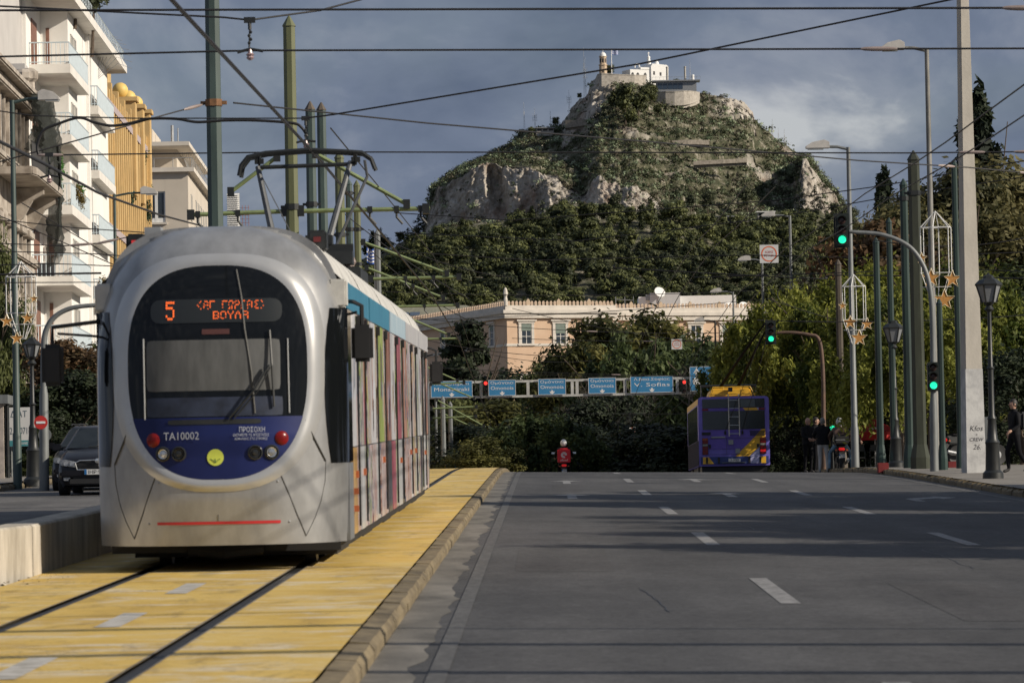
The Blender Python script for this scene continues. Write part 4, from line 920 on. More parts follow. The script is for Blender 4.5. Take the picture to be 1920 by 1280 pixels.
for k in range(8): mb.tube([(-8.8 + k * 1.3, -.2, zc + .3), (-8.8 + k * 1.3, -.2, zc + .95)], .02, 4)
for k in range(16): mb.tube([(.3, k * 1.6, zc + .3), (.3, k * 1.6, zc + .95)], .02, 4)
mb.build('terrace_rail', M_GREYM, Bb)
for y in (3, 8.5, 11.5, 14.5, 17.5, 20.5): window(Bb, .0, y, y + 1.3, wz0_ + .3, wz1_); window(Bb, .0, y, y + 1.3, wz0_ - 3.2, wz1_ - 3.4)
mb = MB(); mb.tube([(-1.4, 6, zs_ + .3), (-1.4, 6, zs_ + 2.0)], .12, 6); mb.tube([(-1.0, 6, zs_ + .3), (-1.0, 6, zs_ + 1.8)], .05, 6); mb.build('flue', M_GREYM, Bb)
for px, py, Y, lab in ((352, 290, 306, 'rooftop antenna cluster on the beige house'), (372, 312, 315, 'fan of thin antenna rods above the beige roof edge')):
    q = at(px, py + 20, Y); r0 = thing('roof_antenna', lab, 'antenna', q); mb = MB()
    for k in range(8): mb.tube([(0, 0, -.3), (-.5 + .2 * k, 0, 1.3 - .04 * k * k * .4)], .012, 4)
    mb.build('rods', M_GREYM, r0)
q = at(438, 440, 345); r0 = thing('louvre_screen', 'white louvred rooftop screen right of the near green pole', 'screen', q); mb = MB()
for k in range(22): mb.cbox((0, 0, k * .165 - .3), .95, .25, .06, Matrix.Rotation(.5, 3, 'X'))
mb.build('louvre', M_WHITE, r0); MB().box(-.5, .18, -5, .5, .3, 3.3).build('frame', M_AC, r0)
q = at(456, 420, 350); r0 = thing('roof_antenna', 'reddish lattice antenna right of the louvred screen', 'antenna', q); mb = MB()
for k in range(4): mb.tube([(-.3 + .25 * k, 0, -2), (-.3 + .25 * k, 0, 1.5)], .018, 4)
for k in range(5): mb.tube([(-.4, 0, .1 + k * .3), (.5, 0, .1 + k * .3)], .014, 4)
mb.build('lattice', mat('rust_red', (.28, .10, .07)), r0)

# old stone house with scaffold netting
M_OLD = mat('weathered_stucco', (.24, .205, .17), rough=.95, scale=1.3, col2=(.48, .43, .37), bump=.5, bscale=5, thr=(.34, .62)); M_NET = mat('dark_netting', (.03, .034, .03), rough=.95, var=.35, scale=2.0, stretch=(1, 1, .2))
Hb = thing('old_house', 'weathered old stone house with dark debris netting at the left edge', 'building', (at(64, 884, 186).x, 186, zb(186)), LDIR)
hz_ = lambda px, py, Y: at(px, py, Y).z - zb(186)
ztH = hz_(70, 196, 184)
MB().box(-14, -42, -.5, 0, 0, ztH).build('wall', M_OLD, Hb)
f1, f2 = hz_(72, 352, 184), hz_(70, 500, 184)
mb = MB()
for z, d, h in ((ztH - .1, .95, .28), (ztH - .5, .55, .4), (f1 + .3, .3, .3), (f1 - 3.3, .35, .35), (f1 - 3.7, .2, .4)): mb.box(.002, -42, z, d, .25, z + h)
mb.build('cornice', M_OLD, Hb, bevel=.06)
MB().prism([(.003, -13), (1.35, -13), (1.5, -12), (1.5, -1.2), (1.2, -.6), (.003, -.6)], lambda x, y: (x, y, f1 - .35), lambda x, y: (x, y, f1)).build('balcony', M_OLD, Hb, bevel=.05)
for y in (-1.5, -6.8): MB().prism([(.003, -.1), (1.2, -.1), (1.2, -.35), (.75, -.6), (.35, -1.3), (.003, -1.6)], lambda x, z, y=y: (x, y, f1 - .3 + z), lambda x, z, y=y: (x, y + .35, f1 - .3 + z)).build('corbel', M_OLD, Hb)
mb = MB()
for y in np.arange(-12.8, -.8, .16): mb.tube([(1.32, y, f1), (1.32, y, f1 + 1.0)], .018, 4)
mb.tube([(1.32, -12.9, f1 + 1), (1.32, -.8, f1 + 1)], .03, 5); mb.build('balcony_railing', M_BLK, Hb)
for k, y in enumerate((-2.8, -6.0, -9.2, -12.4, -15.6, -18.8, -22, -25, -28)):
    for z0, h in ((f1 + .1, 2.9), (f1 - 4.3 - .2, 2.2), (f1 - 8.4, 2.4)):
        w_ = MB().box(.004, y - .95, z0 - .12, .16, y - .65, z0 + h + .1).box(.004, y + .65, z0 - .12, .16, y + .95, z0 + h + .1).box(.004, y - 1.15, z0 + h + .1, .34, y + 1.15, z0 + h + .38).box(.004, y - 1.0, z0 + h + .38, .2, y + 1.0, z0 + h + .62).build('window', M_OLD, Hb, bevel=.03)
        MB().box(.005, y - .65, z0, .05, y + .65, z0 + h + .1).build('opening', M_DARK, w_)
for y in (-.42, -4.4, -7.6, -10.8, -14): MB().box(.006, y - .3, f1 - 11, .2, y + .3, f1 - 3.8).build('pilaster', M_OLD, Hb)
for y, h in ((-.9, 1.5), (-3.4, 1.2)): MB().lathe([(.32, 0), (.36, .1), (.28, .2), (.25, h * .7), (.4, h * .8), (.4, h), (.2, h + .15)], (.1, y, ztH), 8).build('roof_finial', M_OLD, Hb)
MB().box(-1.4, -.9, ztH, -.2, .1, ztH + 1.6).box(-1.55, -1.05, ztH + 1.6, -.05, .25, ztH + 1.85).build('chimney', M_GPL, Hb)
_t = M_NET.node_tree; _o = _t.nodes['Material Output']; _tr = _t.nodes.new('ShaderNodeBsdfTransparent'); _mi = _t.nodes.new('ShaderNodeMixShader'); _no = noise(_t, 3.0, 4, .6, (1, 1, .3))
_mr = _t.nodes.new('ShaderNodeMapRange'); _mr.inputs[1].default_value = .35; _mr.inputs[2].default_value = .65; _mr.inputs[3].default_value = .15; _mr.inputs[4].default_value = .5; _t.links.new(_no, _mr.inputs[0]); _t.links.new(_mr.outputs[0], _mi.inputs[0])
_t.links.new(_t.nodes['Principled BSDF'].outputs[0], _mi.inputs[1]); _t.links.new(_tr.outputs[0], _mi.inputs[2]); _t.links.new(_mi.outputs[0], _o.inputs['Surface'])
R = np.random.default_rng(8); nu, nv = 40, 30; P = np.zeros((nv, nu, 3))
for a in range(nv):
    for c in range(nu):
        v_, u_ = a / (nv - 1), c / (nu - 1)
        y = -9 + 9.5 * u_; drop = (ztH + .2 - 2.2 * (u_ - .55) ** 2 * 4 * (1 if u_ > .55 else .2)) * (1 - v_) + v_ * (f1 - (2.6 if u_ > .78 else -.4) + .7 * math.sin(u_ * 19))
        P[a, c] = (1.05 + .28 * math.sin(u_ * 31 + v_ * 2) + .2 * math.sin(u_ * 67) * v_ + .5 * v_ * (1 - v_) + .06 * R.normal(), y + .1 * math.sin(v_ * 9), drop)
no = prop(link('debris_netting', grid_mesh('debris_netting', P, M_NET), None, Hb.location, (0, 0, LDIR)), 'dark torn debris netting draped over the old house front', 'netting')
# ================================================================== catenary poles and their cantilevers
M_PGRN = mat('pole_bluegreen', (.05, .075, .068), rough=.5, scale=1.2, var=.35, stretch=(2, 2, .4)); M_POLV = mat('pole_olive', (.115, .125, .06), rough=.5, scale=1.2, var=.25, stretch=(2, 2, .4))
M_PDRK = mat('pole_darkgreen', (.017, .036, .031), rough=.5, scale=1.5, var=.4, stretch=(2, 2, .3)); M_ARM = mat('arm_green', (.20, .25, .11), rough=.5, var=.2, scale=4)
M_GALV = mat('galvanised', (.17, .18, .18), rough=.55, metal=.2, var=.2, scale=3, stretch=(2, 2, .4)); M_IRON = mat('black_iron', (.018, .02, .02), rough=.45, var=.3, scale=4); M_RUST = mat('rusty_band', (.22, .11, .05), rough=.8, var=.3, scale=8)
M_WIRE = mat('dark_cable', (.016, .015, .016), rough=.55, var=0); M_INS = mat('insulator_grey', (.30, .24, .22), rough=.4, var=.2)
M_CAP = mat('dull_cap', (.10, .08, .06), rough=.7, var=.2)
def pole(px, top, wpx, Y, lab, m_, bands=(), n=8, name='catenary_pole', capm=None, group=None, base=None, z0=None):
    x = at(px, 700, Y).x if base is None else base
    z = (zb(Y, x) + .05) if z0 is None else z0
    zt = at(px, top, Y).z - z if top is not None else 11.0
    r = wpx * Y / 8200 / 2; r0 = thing(name, lab, 'pole', (x, Y, z), 0, group)
    MB().tube([(0, 0, -.2), (0, 0, zt - r * 1.6)], [r * 1.12, r * .95], n, phase=PI / n).build('shaft', m_, r0)
    MB().tube([(0, 0, zt - r * 1.6), (0, 0, zt - r * 1.5), (0, 0, zt)], [r * 1.08, r * 1.08, .02], n, phase=PI / n).build('cap', capm or m_, r0)
    MB().tube([(0, 0, -.1), (0, 0, .25), (0, 0, .6)], [r * 1.6, r * 1.6, r * 1.15], n, phase=PI / n).build('base', m_, r0)
    for py in bands:
        h = at(px, py, Y).z - z; MB().tube([(0, 0, h - .06), (0, 0, h + .06)], r * 1.16, n, phase=PI / n).box(-r * 1.7, -.04, h - .03, r * 1.7, .04, h + .03).build('band', M_RUST if py < 240 else M_IRON, r0)
    return r0
pole(409, None, 29, 77, 'nearest green catenary pole rising behind the tram front roof', M_PGRN, (193,))
pB = pole(553, 30, 25, 88, 'tall olive catenary pole standing behind the pantograph', M_POLV, (388,))
pole(590, 190, 20, 108, 'left pole of the bluish pair with pyramid caps', M_PGRN, (383,), capm=M_CAP); pole(611, 192, 19, 112, 'right pole of the bluish pair with pyramid caps', M_PGRN, capm=M_CAP)
pE = pole(643, 282, 19, 125, 'olive catenary pole right of the bluish pair', M_POLV, (440, 478)); pole(660, 335, 14, 148, 'slim grey green pole of the close trio', M_PGRN, (362, 430)); pole(675, 338, 14, 155, 'slim olive pole at the right of the close trio', M_POLV, (430, 495))
pole(712, 430, 12.5, 175, 'grey pole with cap beside the blue and white flag', M_GALV)
for px, top, w, Y, lab in ((829, 742, 10, 255, 'grey far pole just below the left road sign'), (843, 752, 9, 268, 'second grey far pole below the left road sign'), (816, 742, 5, 280, 'thin far post close to the tram rear mirror')): pole(px, top, w, Y, lab, M_GALV)
def boom(name, lab, p0, p1, r, par_loc=None, extra=()):
    a = at(*p0); r0 = thing(name, lab, 'bracket', a)
    q = [at(*p) - a for p in (p0, p1)]
    MB().tube([tuple(v) for v in q], r, 8).build('tube', M_ARM, r0)
    for t_ in (.03, .97):
        v = q[0].lerp(q[1], t_); MB().cbox(v, r * 3.2, r * 3.2, r * 4.5).build('clamp', M_IRON, r0)
    for t_ in extra:
        v = q[0].lerp(q[1], t_); MB().tube([v, v + Vector((0, 0, -.16)), v + Vector((.12, 0, -.3))], .025, 5).cbox(v, .1, .1, .13).build('hanger', M_IRON, r0)
    return r0
for a in (('right boom of the nearest bracket, level above the tram roof', (556, 396, 88), (806, 391, 88), .045, (.55, .75, .93)), ('left boom of the nearest bracket, ending near the green pole', (352, 403, 88), (540, 396, 88), .045, (.1, .5)),
          ('right slanting stay of the nearest bracket behind the pantograph', (586, 285, 88), (768, 386, 88), .042, ()), ('left slanting stay of the nearest bracket below the pantograph', (522, 292, 88), (430, 362, 88), .042, ()),
          ('slanting stay ending in front of the wooded hill', (676, 452, 125), (843, 514, 125), .04, ()), ('level boom in front of the wooded hill', (690, 523, 125), (866, 519, 125), .045, (.4, .7)),
          ('slanting stay behind the striped flag', (683, 500, 140), (836, 560, 140), .04, (.6,)), ('level boom just over the palace hipped roof', (730, 575, 160), (862, 572, 160), .045, (.5,)),
          ('slanting stay crossing the palace left roofline', (740, 585, 170), (845, 629, 170), .04, ()), ('level boom against the palace left wall', (770, 636, 190), (864, 634, 190), .045, (.6,)),
          ('slanting stay above the left road sign', (782, 680, 215), (860, 714, 215), .04, ()), ('level boom crossing the left road sign', (806, 720, 225), (872, 717, 225), .045, ()),
          ('slanting stay crossing the left road sign', (800, 708, 225), (892, 748, 225), .04, ()), ('level boom under the left road sign', (806, 766, 250), (896, 762, 250), .05, ()),
          ('lower level boom under the left road sign', (806, 784, 262), (895, 780, 262), .05, ()), ('long far level boom low by the trees', (812, 816, 285), (974, 815, 285), .05, ()), ('slanting stay under the left road sign', (816, 748, 250), (910, 800, 250), .045, ()),
          ('lower slanting stay under the left road sign', (820, 770, 270), (920, 816, 270), .045, ())): boom('catenary_bracket', a[0], a[1], a[2], a[3], extra=a[4])
# flag on the street
q = at(704, 560, 290); r0 = thing('flagpole', 'white flagpole with blue and white striped flag beside the grey pole', 'flagpole', (q.x, q.y, zb(290)))
zt_ = at(704, 462, 290).z - zb(290); MB().tube([(0, 0, 0), (0, 0, zt_)], [.07, .04], 8).build('pole', M_WHITE, r0); greek_flag(r0, -.52, zt_ - .05, .52, 1.0, .15)

# ================================================================== overhead wires
WN = 0
def wire(pts, r, lab, ins=(), sag=0.0, m_=M_WIRE, cat='wire', curve=False, world_pts=False):
    P_ = [Vector(p) if world_pts else at(*p) for p in pts]
    if sag and len(P_) == 2:
        a, b_ = P_; P_ = [a.lerp(b_, t_) - Vector((0, 0, sag * 4 * t_ * (1 - t_))) for t_ in np.linspace(0, 1, 13)]
    if curve:
        Q = []
        for i in range(len(P_) - 1):
            p0, p1, p2, p3 = P_[max(i - 1, 0)], P_[i], P_[i + 1], P_[min(i + 2, len(P_) - 1)]
            for t_ in np.linspace(0, 1, 8)[:-1]:
                t_ = float(t_); Q.append(.5 * ((2 * p1) + (p2 - p0) * t_ + (2 * p0 - 5 * p1 + 4 * p2 - p3) * t_ ** 2 + (3 * p1 - p0 - 3 * p2 + p3) * t_ ** 3))
        P_ = Q + [P_[-1]]
    o0 = P_[0]; o = MB().tube([p - o0 for p in P_], r * 1.12, 10).build('overhead_wire', m_, None, smooth=True, loc=o0)
    prop(o, lab, cat)
    L = P_[-1] - P_[0]
    for px in ins:
        best = min(range(len(P_) - 1), key=lambda i: abs((i + .5) / (len(P_) - 1) - px))
        f_ = px * (len(P_) - 1) - best; p = P_[best].lerp(P_[best + 1], max(0, min(1, f_))) - o0; d = (P_[best + 1] - P_[best]).normalized()
        k = max(r * 2.6, .028)
        MB().tube([p - d * .26, p - d * .2, p - d * .08, p + d * .08, p + d * .2, p + d * .26], [r, k * .8, k, k, k * .8, r], 8).build('insulator', M_INS, o, smooth=True)
    return o
wire([(-60, 20, 52), (1985, 15, 52)], .0125, 'topmost level span wire crossing the whole sky', (.968,))
wire([(-60, 9, 54), (420, 33, 54), (468, 38, 54)], .011, 'upper left wire sloping to the hanging clamp')
wire([(468, 38, 54), (600, 20, 55), (705, -8, 56)], .011, 'short wire climbing right from the hanging clamp')
wire([(-60, 108, 60), (430, 96, 60), (490, 95, 60), (1985, 91, 60)], .0125, 'second level span wire passing just above the chapel', (.925,))
wire([(438, 193, 77), (800, 231, 82), (1240, 268, 90), (1609, 301, 98), (1815, 314, 100), (1985, 330, 102)], .0135, 'wire falling rightwards from the green pole band across the upper hill', (.76, .93))
wire([(570, 222, 70), (625, 215, 70), (1200, 120, 66), (1810, -6, 62)], .0125, 'long wire rising to the top of the concrete pole')
wire([(80, 291, 85), (560, 285, 85), (1700, 287, 85), (1985, 284, 85)], .0125, 'level span wire crossing the middle of the hill', (.01, .81, .93))
wire([(72, 290, 74), (70, 272, 74), (82, 245, 74), (110, 232, 74), (148, 221, 74), (178, 230, 74), (210, 236, 74), (245, 231, 74), (280, 223, 74), (330, 223, 74), (370, 229, 74), (420, 226, 74), (480, 226, 74), (548, 231, 74), (566, 240, 74), (576, 256, 74)], .022, 'thick looping feeder cable in front of the left buildings', curve=True)
wire([(-60, 200, 72), (60, 217, 72), (250, 222, 72), (570, 222, 72)], .010, 'thin wire running along the looping feeder cable')
wire([(-60, 320, 75), (160, 259, 75), (300, 218, 76), (388, 194, 77)], .0115, 'wire rising from the left edge to the green pole band', (.9,))
wire([(-60, 236, 40), (85, 308, 48), (185, 362, 60), (300, 403, 80), (380, 424, 105)], .016, 'thick contact wire dropping across the left buildings')
wire([(x, y, zb(y) + 5.02) for x, y in ((-3.0, 16), (-3.1, 30), (-3.05, 45), (-3.0, 60), (-3.05, 88), (-3.1, 125), (-3.0, 160), (-3.0, 300))], .018, 'heavy contact wire running above the tram to its pantograph', (.09, .16), world_pts=True)
wire([(x, y, zb(y) + 6.1) for x, y in ((-3.3, 70), (-3.2, 88), (-3.0, 125), (-3.0, 160), (-3.0, 300))], .010, 'carrier wire above the tram contact wire', world_pts=True)
for k, (X, h) in enumerate(((6.75, 6.0), (7.38, 6.0), (4.2, 6.05), (4.8, 6.05))):
    wire([(X, y, zb(y, X) + h - .08 * (1 - abs(((y / 30) % 1) - .5) * 2)) for y in range(36 if k < 2 else 88, 330, 6)], .011, ('left trolley wire above the right lane', 'right trolley wire above the right lane', 'left trolley wire above the middle lane', 'right trolley wire above the middle lane')[k], world_pts=True)
wire([(740, 399, 130), (960, 413, 128), (1450, 376, 124), (1650, 349, 122), (1985, 290, 120)], .013, 'wire rising right along the base of the cliffs')
wire([(740, 436, 135), (1080, 452, 132), (1450, 408, 130), (1650, 372, 128), (1985, 322, 126)], .013, 'wire rising right through the upper edge of the wood')
wire([(720, 470, 150), (1000, 488, 150), (1400, 478, 148), (1640, 484, 146), (1985, 470, 146)], .013, 'sagging wire across the middle of the wood')
wire([(1150, 502, 150), (1520, 522, 148), (1580, 516, 148), (1985, 523, 140)], .018, 'thick dark cable in front of the yellow green trees', curve=True)
wire([(1300, 520, 150), (1560, 512, 148), (1780, 505, 140), (1985, 512, 138)], .014, 'second dark cable just above the thick one', curve=True)
wire([(1500, 524, 150), (1470, 534, 150), (1458, 548, 150), (1462, 562, 150), (1480, 572, 150)], .012, 'hanging loop of cable above the trolleybus poles', curve=True)
for k, (y0, y1, x0, x1, Y, lab) in enumerate(((545, 536, 690, 1560, 190, 'thin span wire over the palace cornice'), (600, 560, 760, 1440, 205, 'thin wire slanting across the palace cornice'), (596, 622, 780, 1440, 200, 'thin wire falling across the palace windows'),
        (578, 640, 960, 1300, 215, 'thin wire falling from the palace corner'), (612, 668, 700, 1060, 195, 'thin wire falling past the palace left windows'), (634, 634, 960, 1470, 220, 'level thin wire beneath the palace windows'),
        (655, 676, 880, 1110, 230, 'short thin wire below the palace windows'), (690, 704, 830, 1480, 235, 'level wire just above the road signs'), (700, 690, 960, 1560, 245, 'wire slightly above the road signs on the right'), (764, 775, 812, 1310, 260, 'thin wire low under the road signs'),
        (800, 812, 816, 1320, 280, 'lowest thin wire in front of the dark trees'), (838, 820, 830, 1200, 290, 'low slack wire above the street crest'), (430, 520, 690, 960, 150, 'wire dropping from the trio of poles over the wood'), (396, 560, 640, 880, 130, 'wire dropping from the near bracket to the palace roof'),
        (455, 610, 680, 900, 160, 'wire dropping beside the slanting stays'), (560, 640, 1440, 1760, 150, 'wire falling across the yellow green foliage'), (450, 430, 1640, 1985, 120, 'wire behind the arched signal post'), (600, 585, 1420, 1985, 130, 'level wire through the hanging star frames'))):
    wire([(x0, y0, Y), (x1, y1, Y)], .013, lab, sag=.15 if k % 2 else .3, ins=(.5,) if k in (2, 5, 7) else ())
for k, (pts, lab) in enumerate((([(-40, 408, 90), (140, 427, 90), (330, 440, 90)], 'highest thin wire across the lower white balconies'), ([(-40, 455, 92), (120, 461, 92), (185, 456, 92), (262, 440, 92)], 'thin wire with two dark clamps across the lower balconies'), ([(-40, 498, 95), (100, 494, 95), (240, 500, 95)], 'thin wire below the dark clamps on the left'),
        ([(-40, 470, 93), (180, 476, 93), (260, 482, 93)], 'thin wire between two others on the lower balconies'), ([(-30, 515, 95), (190, 512, 95)], 'lowest dark wire bundle near the tram top corner'), ([(-30, 530, 95), (190, 529, 95)], 'wire below the dark bundle at the left'), ([(40, 380, 92), (190, 470, 92), (240, 500, 92)], 'slanting thin wire across the lower balconies'), ([(0, 405, 92), (120, 455, 92), (215, 497, 92)], 'second slanting thin wire across the lower balconies'))):
    wire(pts, .010 if k != 4 else .02, lab, ins=(.5, .74) if k == 1 else ())
# spans nearer the camera, above the frame: their shadows lie across the near street
for k, (Y, h, r, lab) in enumerate(((21.4, 8.0, .034, 'near overhead cable above the frame, closest of four'), (24.7, 8.0, .034, 'near overhead cable above the frame, second of four'), (27.0, 8.0, .030, 'near thin overhead cable above the frame'), (20.0, 5.6, .012, 'near overhead cable above the frame, farthest of four'), (37.5, 6.6, .012, 'span cable above the frame in front of the tram'))):
    o = wire([(-16, Y + .15, zb(Y) + h), (0, Y, zb(Y) + h - .2), (22, Y - .15, zb(Y) + h + .1)], r, lab, world_pts=True)
    if r > .03:
        for q in (.11, .22): link('strand', o.data, o, (0, q, 0))
# hanging clamps above the tram
for px, py, Y, lab in ((468, 38, 54, 'upper hanging clamp with porcelain insulator in the sky'), (573, 222, 72, 'hanging chain clamp left of the pantograph'), (92, 290, 76, 'dark clamp with insulator in front of the old house netting')):
    p = at(px, py, Y); r0 = thing('wire_clamp', lab, 'clamp', p); mb = MB()
    mb.cbox((0, 0, 0), .14, .05, .07); mb.tube([(0, 0, 0), (0, 0, -.12)], .025, 6)
    for k in range(4): mb.lathe([(.012, -.02), (.022, 0), (.012, .02)], (0.01 * (-1) ** k, 0, -.15 - k * .045), 6)
    mb.tube([(0, 0, -.12), (-.01, 0, -.34)], .012, 6); mb.tube([(-.16, 0, -.40), (0, 0, -.36), (.16, 0, -.39)], .02, 6); mb.build('hanger', M_IRON, r0)
    MB().lathe([(.02, -.5), (.05, -.47), (.035, -.45), (.055, -.43), (.03, -.41), (.02, -.36)], n=10).build('insulator', mat('porcelain', (.35, .25, .25), rough=.3), r0)

# ================================================================== street lamps
M_LAMPH = mat('lamp_housing', (.50, .48, .45), rough=.5, var=.15, scale=4)
def lamp(px, Ptop, base_py, Y, headpx, lab, m_=M_GALV, r=.085, side=-1, hl=None, hpy=None):
    X = at(px, base_py, Y).x; z = zb(Y, X); zt = at(px, Ptop, Y).z - z; x1 = at(headpx, Ptop, Y).x - X
    r0 = thing('street_lamp', lab, 'street lamp', (X, Y, z)); L = hl or 40 * Y / 8200
    MB().tube([(0, 0, -.1), (0, 0, 1.2), (0, 0, 1.25), (0, 0, zt)], [r * 1.25, r * 1.2, r, r * .62], 10).build('pole', m_, r0, smooth=True)
    MB().tube([(0, 0, zt - .06), (x1 * .5, 0, zt + .02), (x1, 0, zt + .03)], r * .45, 8).build('arm', m_, r0)
    s = 1 if x1 > 0 else -1
    MB().prism([(0, -.02), (0, .17), (.22 * L, .24), (.72 * L, .17), (L, .05), (L, -.02)], lambda a, c: (x1 + s * (a - .08), -.13, zt + c), lambda a, c: (x1 + s * (a - .08), .13, zt + c)).build('lamp_head', M_LAMPH, r0, bevel=.012)
    MB().box(min(x1 + s * .1, x1 + s * L * .8), -.11, zt - .05, max(x1 + s * .1, x1 + s * L * .8), .11, zt - .022).build('lens', mat('lamp_lens', (.35, .36, .36), rough=.2), r0)
    return r0
lamp(1756, 91, 884, 114, 1690, 'tall street lamp left of the pale concrete pole', mat('weathered_pole', (.11, .11, .10), rough=.6, scale=3, col2=(.26, .25, .23), stretch=(2, 2, .5)), r=.095, hl=.62)
lamp(1604, 276, 884, 132, 1550, 'street lamp in front of the hill right shoulder', r=.1, hl=.72)
lamp(1491, 404, 860, 205, 1450, 'street lamp whose head covers the small white hut', r=.1, hl=.65); lamp(1437, 487, 860, 205, 1404, 'street lamp beside the red circle sign', hl=.6); lamp(1381, 547, 860, 235, 1350, 'street lamp in front of the palace right end', hl=.62); lamp(1346, 601, 860, 260, 1318, 'lowest dark street lamp before the palace right end', M_IRON, hl=.6)
lamp(33, 188, 902, 101, 78, 'street lamp in front of the old house netting', M_PGRN, r=.085, hl=.5); lamp(222, 364, 860, 140, 268, 'street lamp before the ochre building', M_PGRN, r=.075, hl=.55)

# ================================================================== iron lanterns
def lantern(px, Y, topy, boty, lab, basey=886):
    X = at(px, basey, Y).x; z = zb(Y, X) + .01; zt = at(px, topy, Y).z - z; s = (zt - (at(px, boty, Y).z - z)); zl_ = zt - s
    r0 = thing('iron_lantern', lab, 'street lantern', (X, Y, z))
    MB().lathe([(.24, -.05), (.23, .12), (.17, .18), (.15, .75), (.17, .8), (.12, .88), (.09, 1.3), (.105, 1.33), (.07, 1.42), (.062, zl_ * .62), (.09, zl_ * .62 + .03), (.055, zl_ * .62 + .08), (.045, zl_ - .2), (.11, zl_ - .14), (.06, zl_ - .06), (.12, zl_)], n=12).build('post', M_IRON, r0, smooth=True)
    b_, t_ = .17 * s / .75, .30 * s / .75
    gl = MB()
    for k in range(6):
        a0, a1 = k * PI / 3, (k + 1) * PI / 3
        gl.poly([(b_ * math.cos(a0), b_ * math.sin(a0), zl_ + .02), (b_ * math.cos(a1), b_ * math.sin(a1), zl_ + .02), (t_ * math.cos(a1), t_ * math.sin(a1), zl_ + s * .58), (t_ * math.cos(a0), t_ * math.sin(a0), zl_ + s * .58)])
    gl.build('lantern_glass', mat('milky_glass', (.20, .21, .22), rough=.35, var=.1), r0)
    mb = MB()
    for k in range(6):
        a = k * PI / 3; mb.tube([(b_ * math.cos(a), b_ * math.sin(a), zl_), (t_ * math.cos(a), t_ * math.sin(a), zl_ + s * .58)], .02, 5)
    mb.build('lantern_frame', M_IRON, r0); MB().lathe([(t_ * 1.12, zl_ + s * .57), (t_ * 1.15, zl_ + s * .62), (t_ * .8, zl_ + s * .76), (t_ * .45, zl_ + s * .82), (t_ * .42, zl_ + s * .9), (.03, zl_ + s * .94), (.02, zt)], n=6).build('lantern_cap', M_IRON, r0)
lantern(1862, 98, 511, 568, 'black iron lantern right of the pale concrete pole'); lantern(1681, 124, 597, 642, 'black iron lantern between the green poles'); lantern(63, 103, 630, 670, 'black iron lantern at the left by the red no entry sign', 902)

# ================================================================== green poles on the right pavement
pole(1648, 445, 13, 129, 'green pole with cap right of the star frame', M_PDRK, n=8); pole(1673, 408, 12, 124, 'green pole behind the small iron lantern', M_PDRK); pole(1702, 335, 16, 120, 'green pole with flat band left of the dark olive pole', M_PDRK, (372,)); pole(1722, 282, 23, 117, 'widest dark olive pole with pyramid cap', mat('pole_darkolive', (.035, .04, .025), rough=.55, var=.3, stretch=(2, 2, .4)), (362,), n=6)
pole(1798, 300, 12, 116, 'dark green pole half hidden by the concrete pole', M_PDRK); pole(1576, 486, 13, 150, 'brownish slim pole left of the star frame lamp', mat('brown_pole', (.075, .06, .045), rough=.7, scale=2, var=.4, stretch=(2, 2, .4))); pole(1764, 560, 12, 113, 'green post base beside the arched signal post', M_PDRK)
# pale square concrete pole with whitewashed, scrawled foot
M_CPOLE = mat('pale_concrete_pole', (.42, .39, .34), rough=.85, scale=2.5, var=.14, bump=.25, bscale=12, stretch=(1, 1, .3)); M_WASH = mat('whitewash', (.36, .36, .36), rough=.85, scale=3.5, col2=(.50, .50, .49), thr=(.36, .6), bump=.2)
Yc = 107; Xc = at(1826, 884, Yc).x; r0 = thing('concrete_pole', 'pale tapering concrete pole with whitewashed scrawled foot', 'pole', (Xc, Yc, zb(Yc, Xc)), math.radians(14))
zt = 14.5; zw = at(1820, 692, Yc).z - zb(Yc, Xc)
def frus(mb, z0, z1, w0, w1, d0, d1): mb.add([(-w0, -d0, z0), (w0, -d0, z0), (w0, d0, z0), (-w0, d0, z0), (-w1, -d1, z1), (w1, -d1, z1), (w1, d1, z1), (-w1, d1, z1)], [(0, 3, 2, 1), (4, 5, 6, 7), (0, 1, 5, 4), (1, 2, 6, 5), (2, 3, 7, 6), (3, 0, 4, 7)]); return mb
wz = lambda z: .245 - .0115 * z
frus(MB(), -.3, zt, wz(-.3), wz(zt), .2, .13).build('shaft', M_CPOLE, r0, bevel=.012)
frus(MB(), -.25, zw, wz(-.25) + .004, wz(zw) + .004, .2055, .189).build('whitewash', M_WASH, r0)
M_INK = mat('black_paint', (.06, .06, .065), rough=.6, var=0)
for s_, w_, py, sh in (('Kfos', .34, 803, .25), ('x', .05, 815, .2), ('CREW', .36, 824, .2), ('26.', .2, 838, .3)): text(s_, w_, None, Matrix.Translation((0.02, -.2075 + .0018 * (at(1820, py, Yc).z - zb(Yc, Xc)) * 2, at(1820, py, Yc).z - zb(Yc, Xc))) @ Matrix.Rotation(PI / 2, 4, 'X'), M_INK, r0, 'scrawl', shear=sh)
# cabinet and bits behind the pole
r1 = thing('utility_cabinet', 'grey upright cabinet behind the concrete pole', 'cabinet', (at(1850, 884, 110).x, 110, zb(110, 10))); MB().box(-.16, -.2, 0, .16, .2, 1.35).build('case', M_GALV, r1, bevel=.02); MB().box(-.13, -.215, .1, .13, -.202, 1.25).build('door', M_GALV, r1); MB().box(-.2, -.25, -.1, .2, .25, .02).build('plinth', M_CONC, r1)
for px, lab in ((1790, 'low dark red step left of the concrete pole'), (1850, 'low dark red step under the utility cabinet'), (1658, 'low red box at the foot of the green poles')):
    q = at(px, 884, 118); o = MB().box(-.15, -.2, -.1, .15, .2, .18).build('red_box', mat('dull_red', (.18, .02, .02), rough=.7, var=.2), None, loc=(q.x, 118.5, zb(118, 10)), bevel=.02); prop(o, lab, 'box')

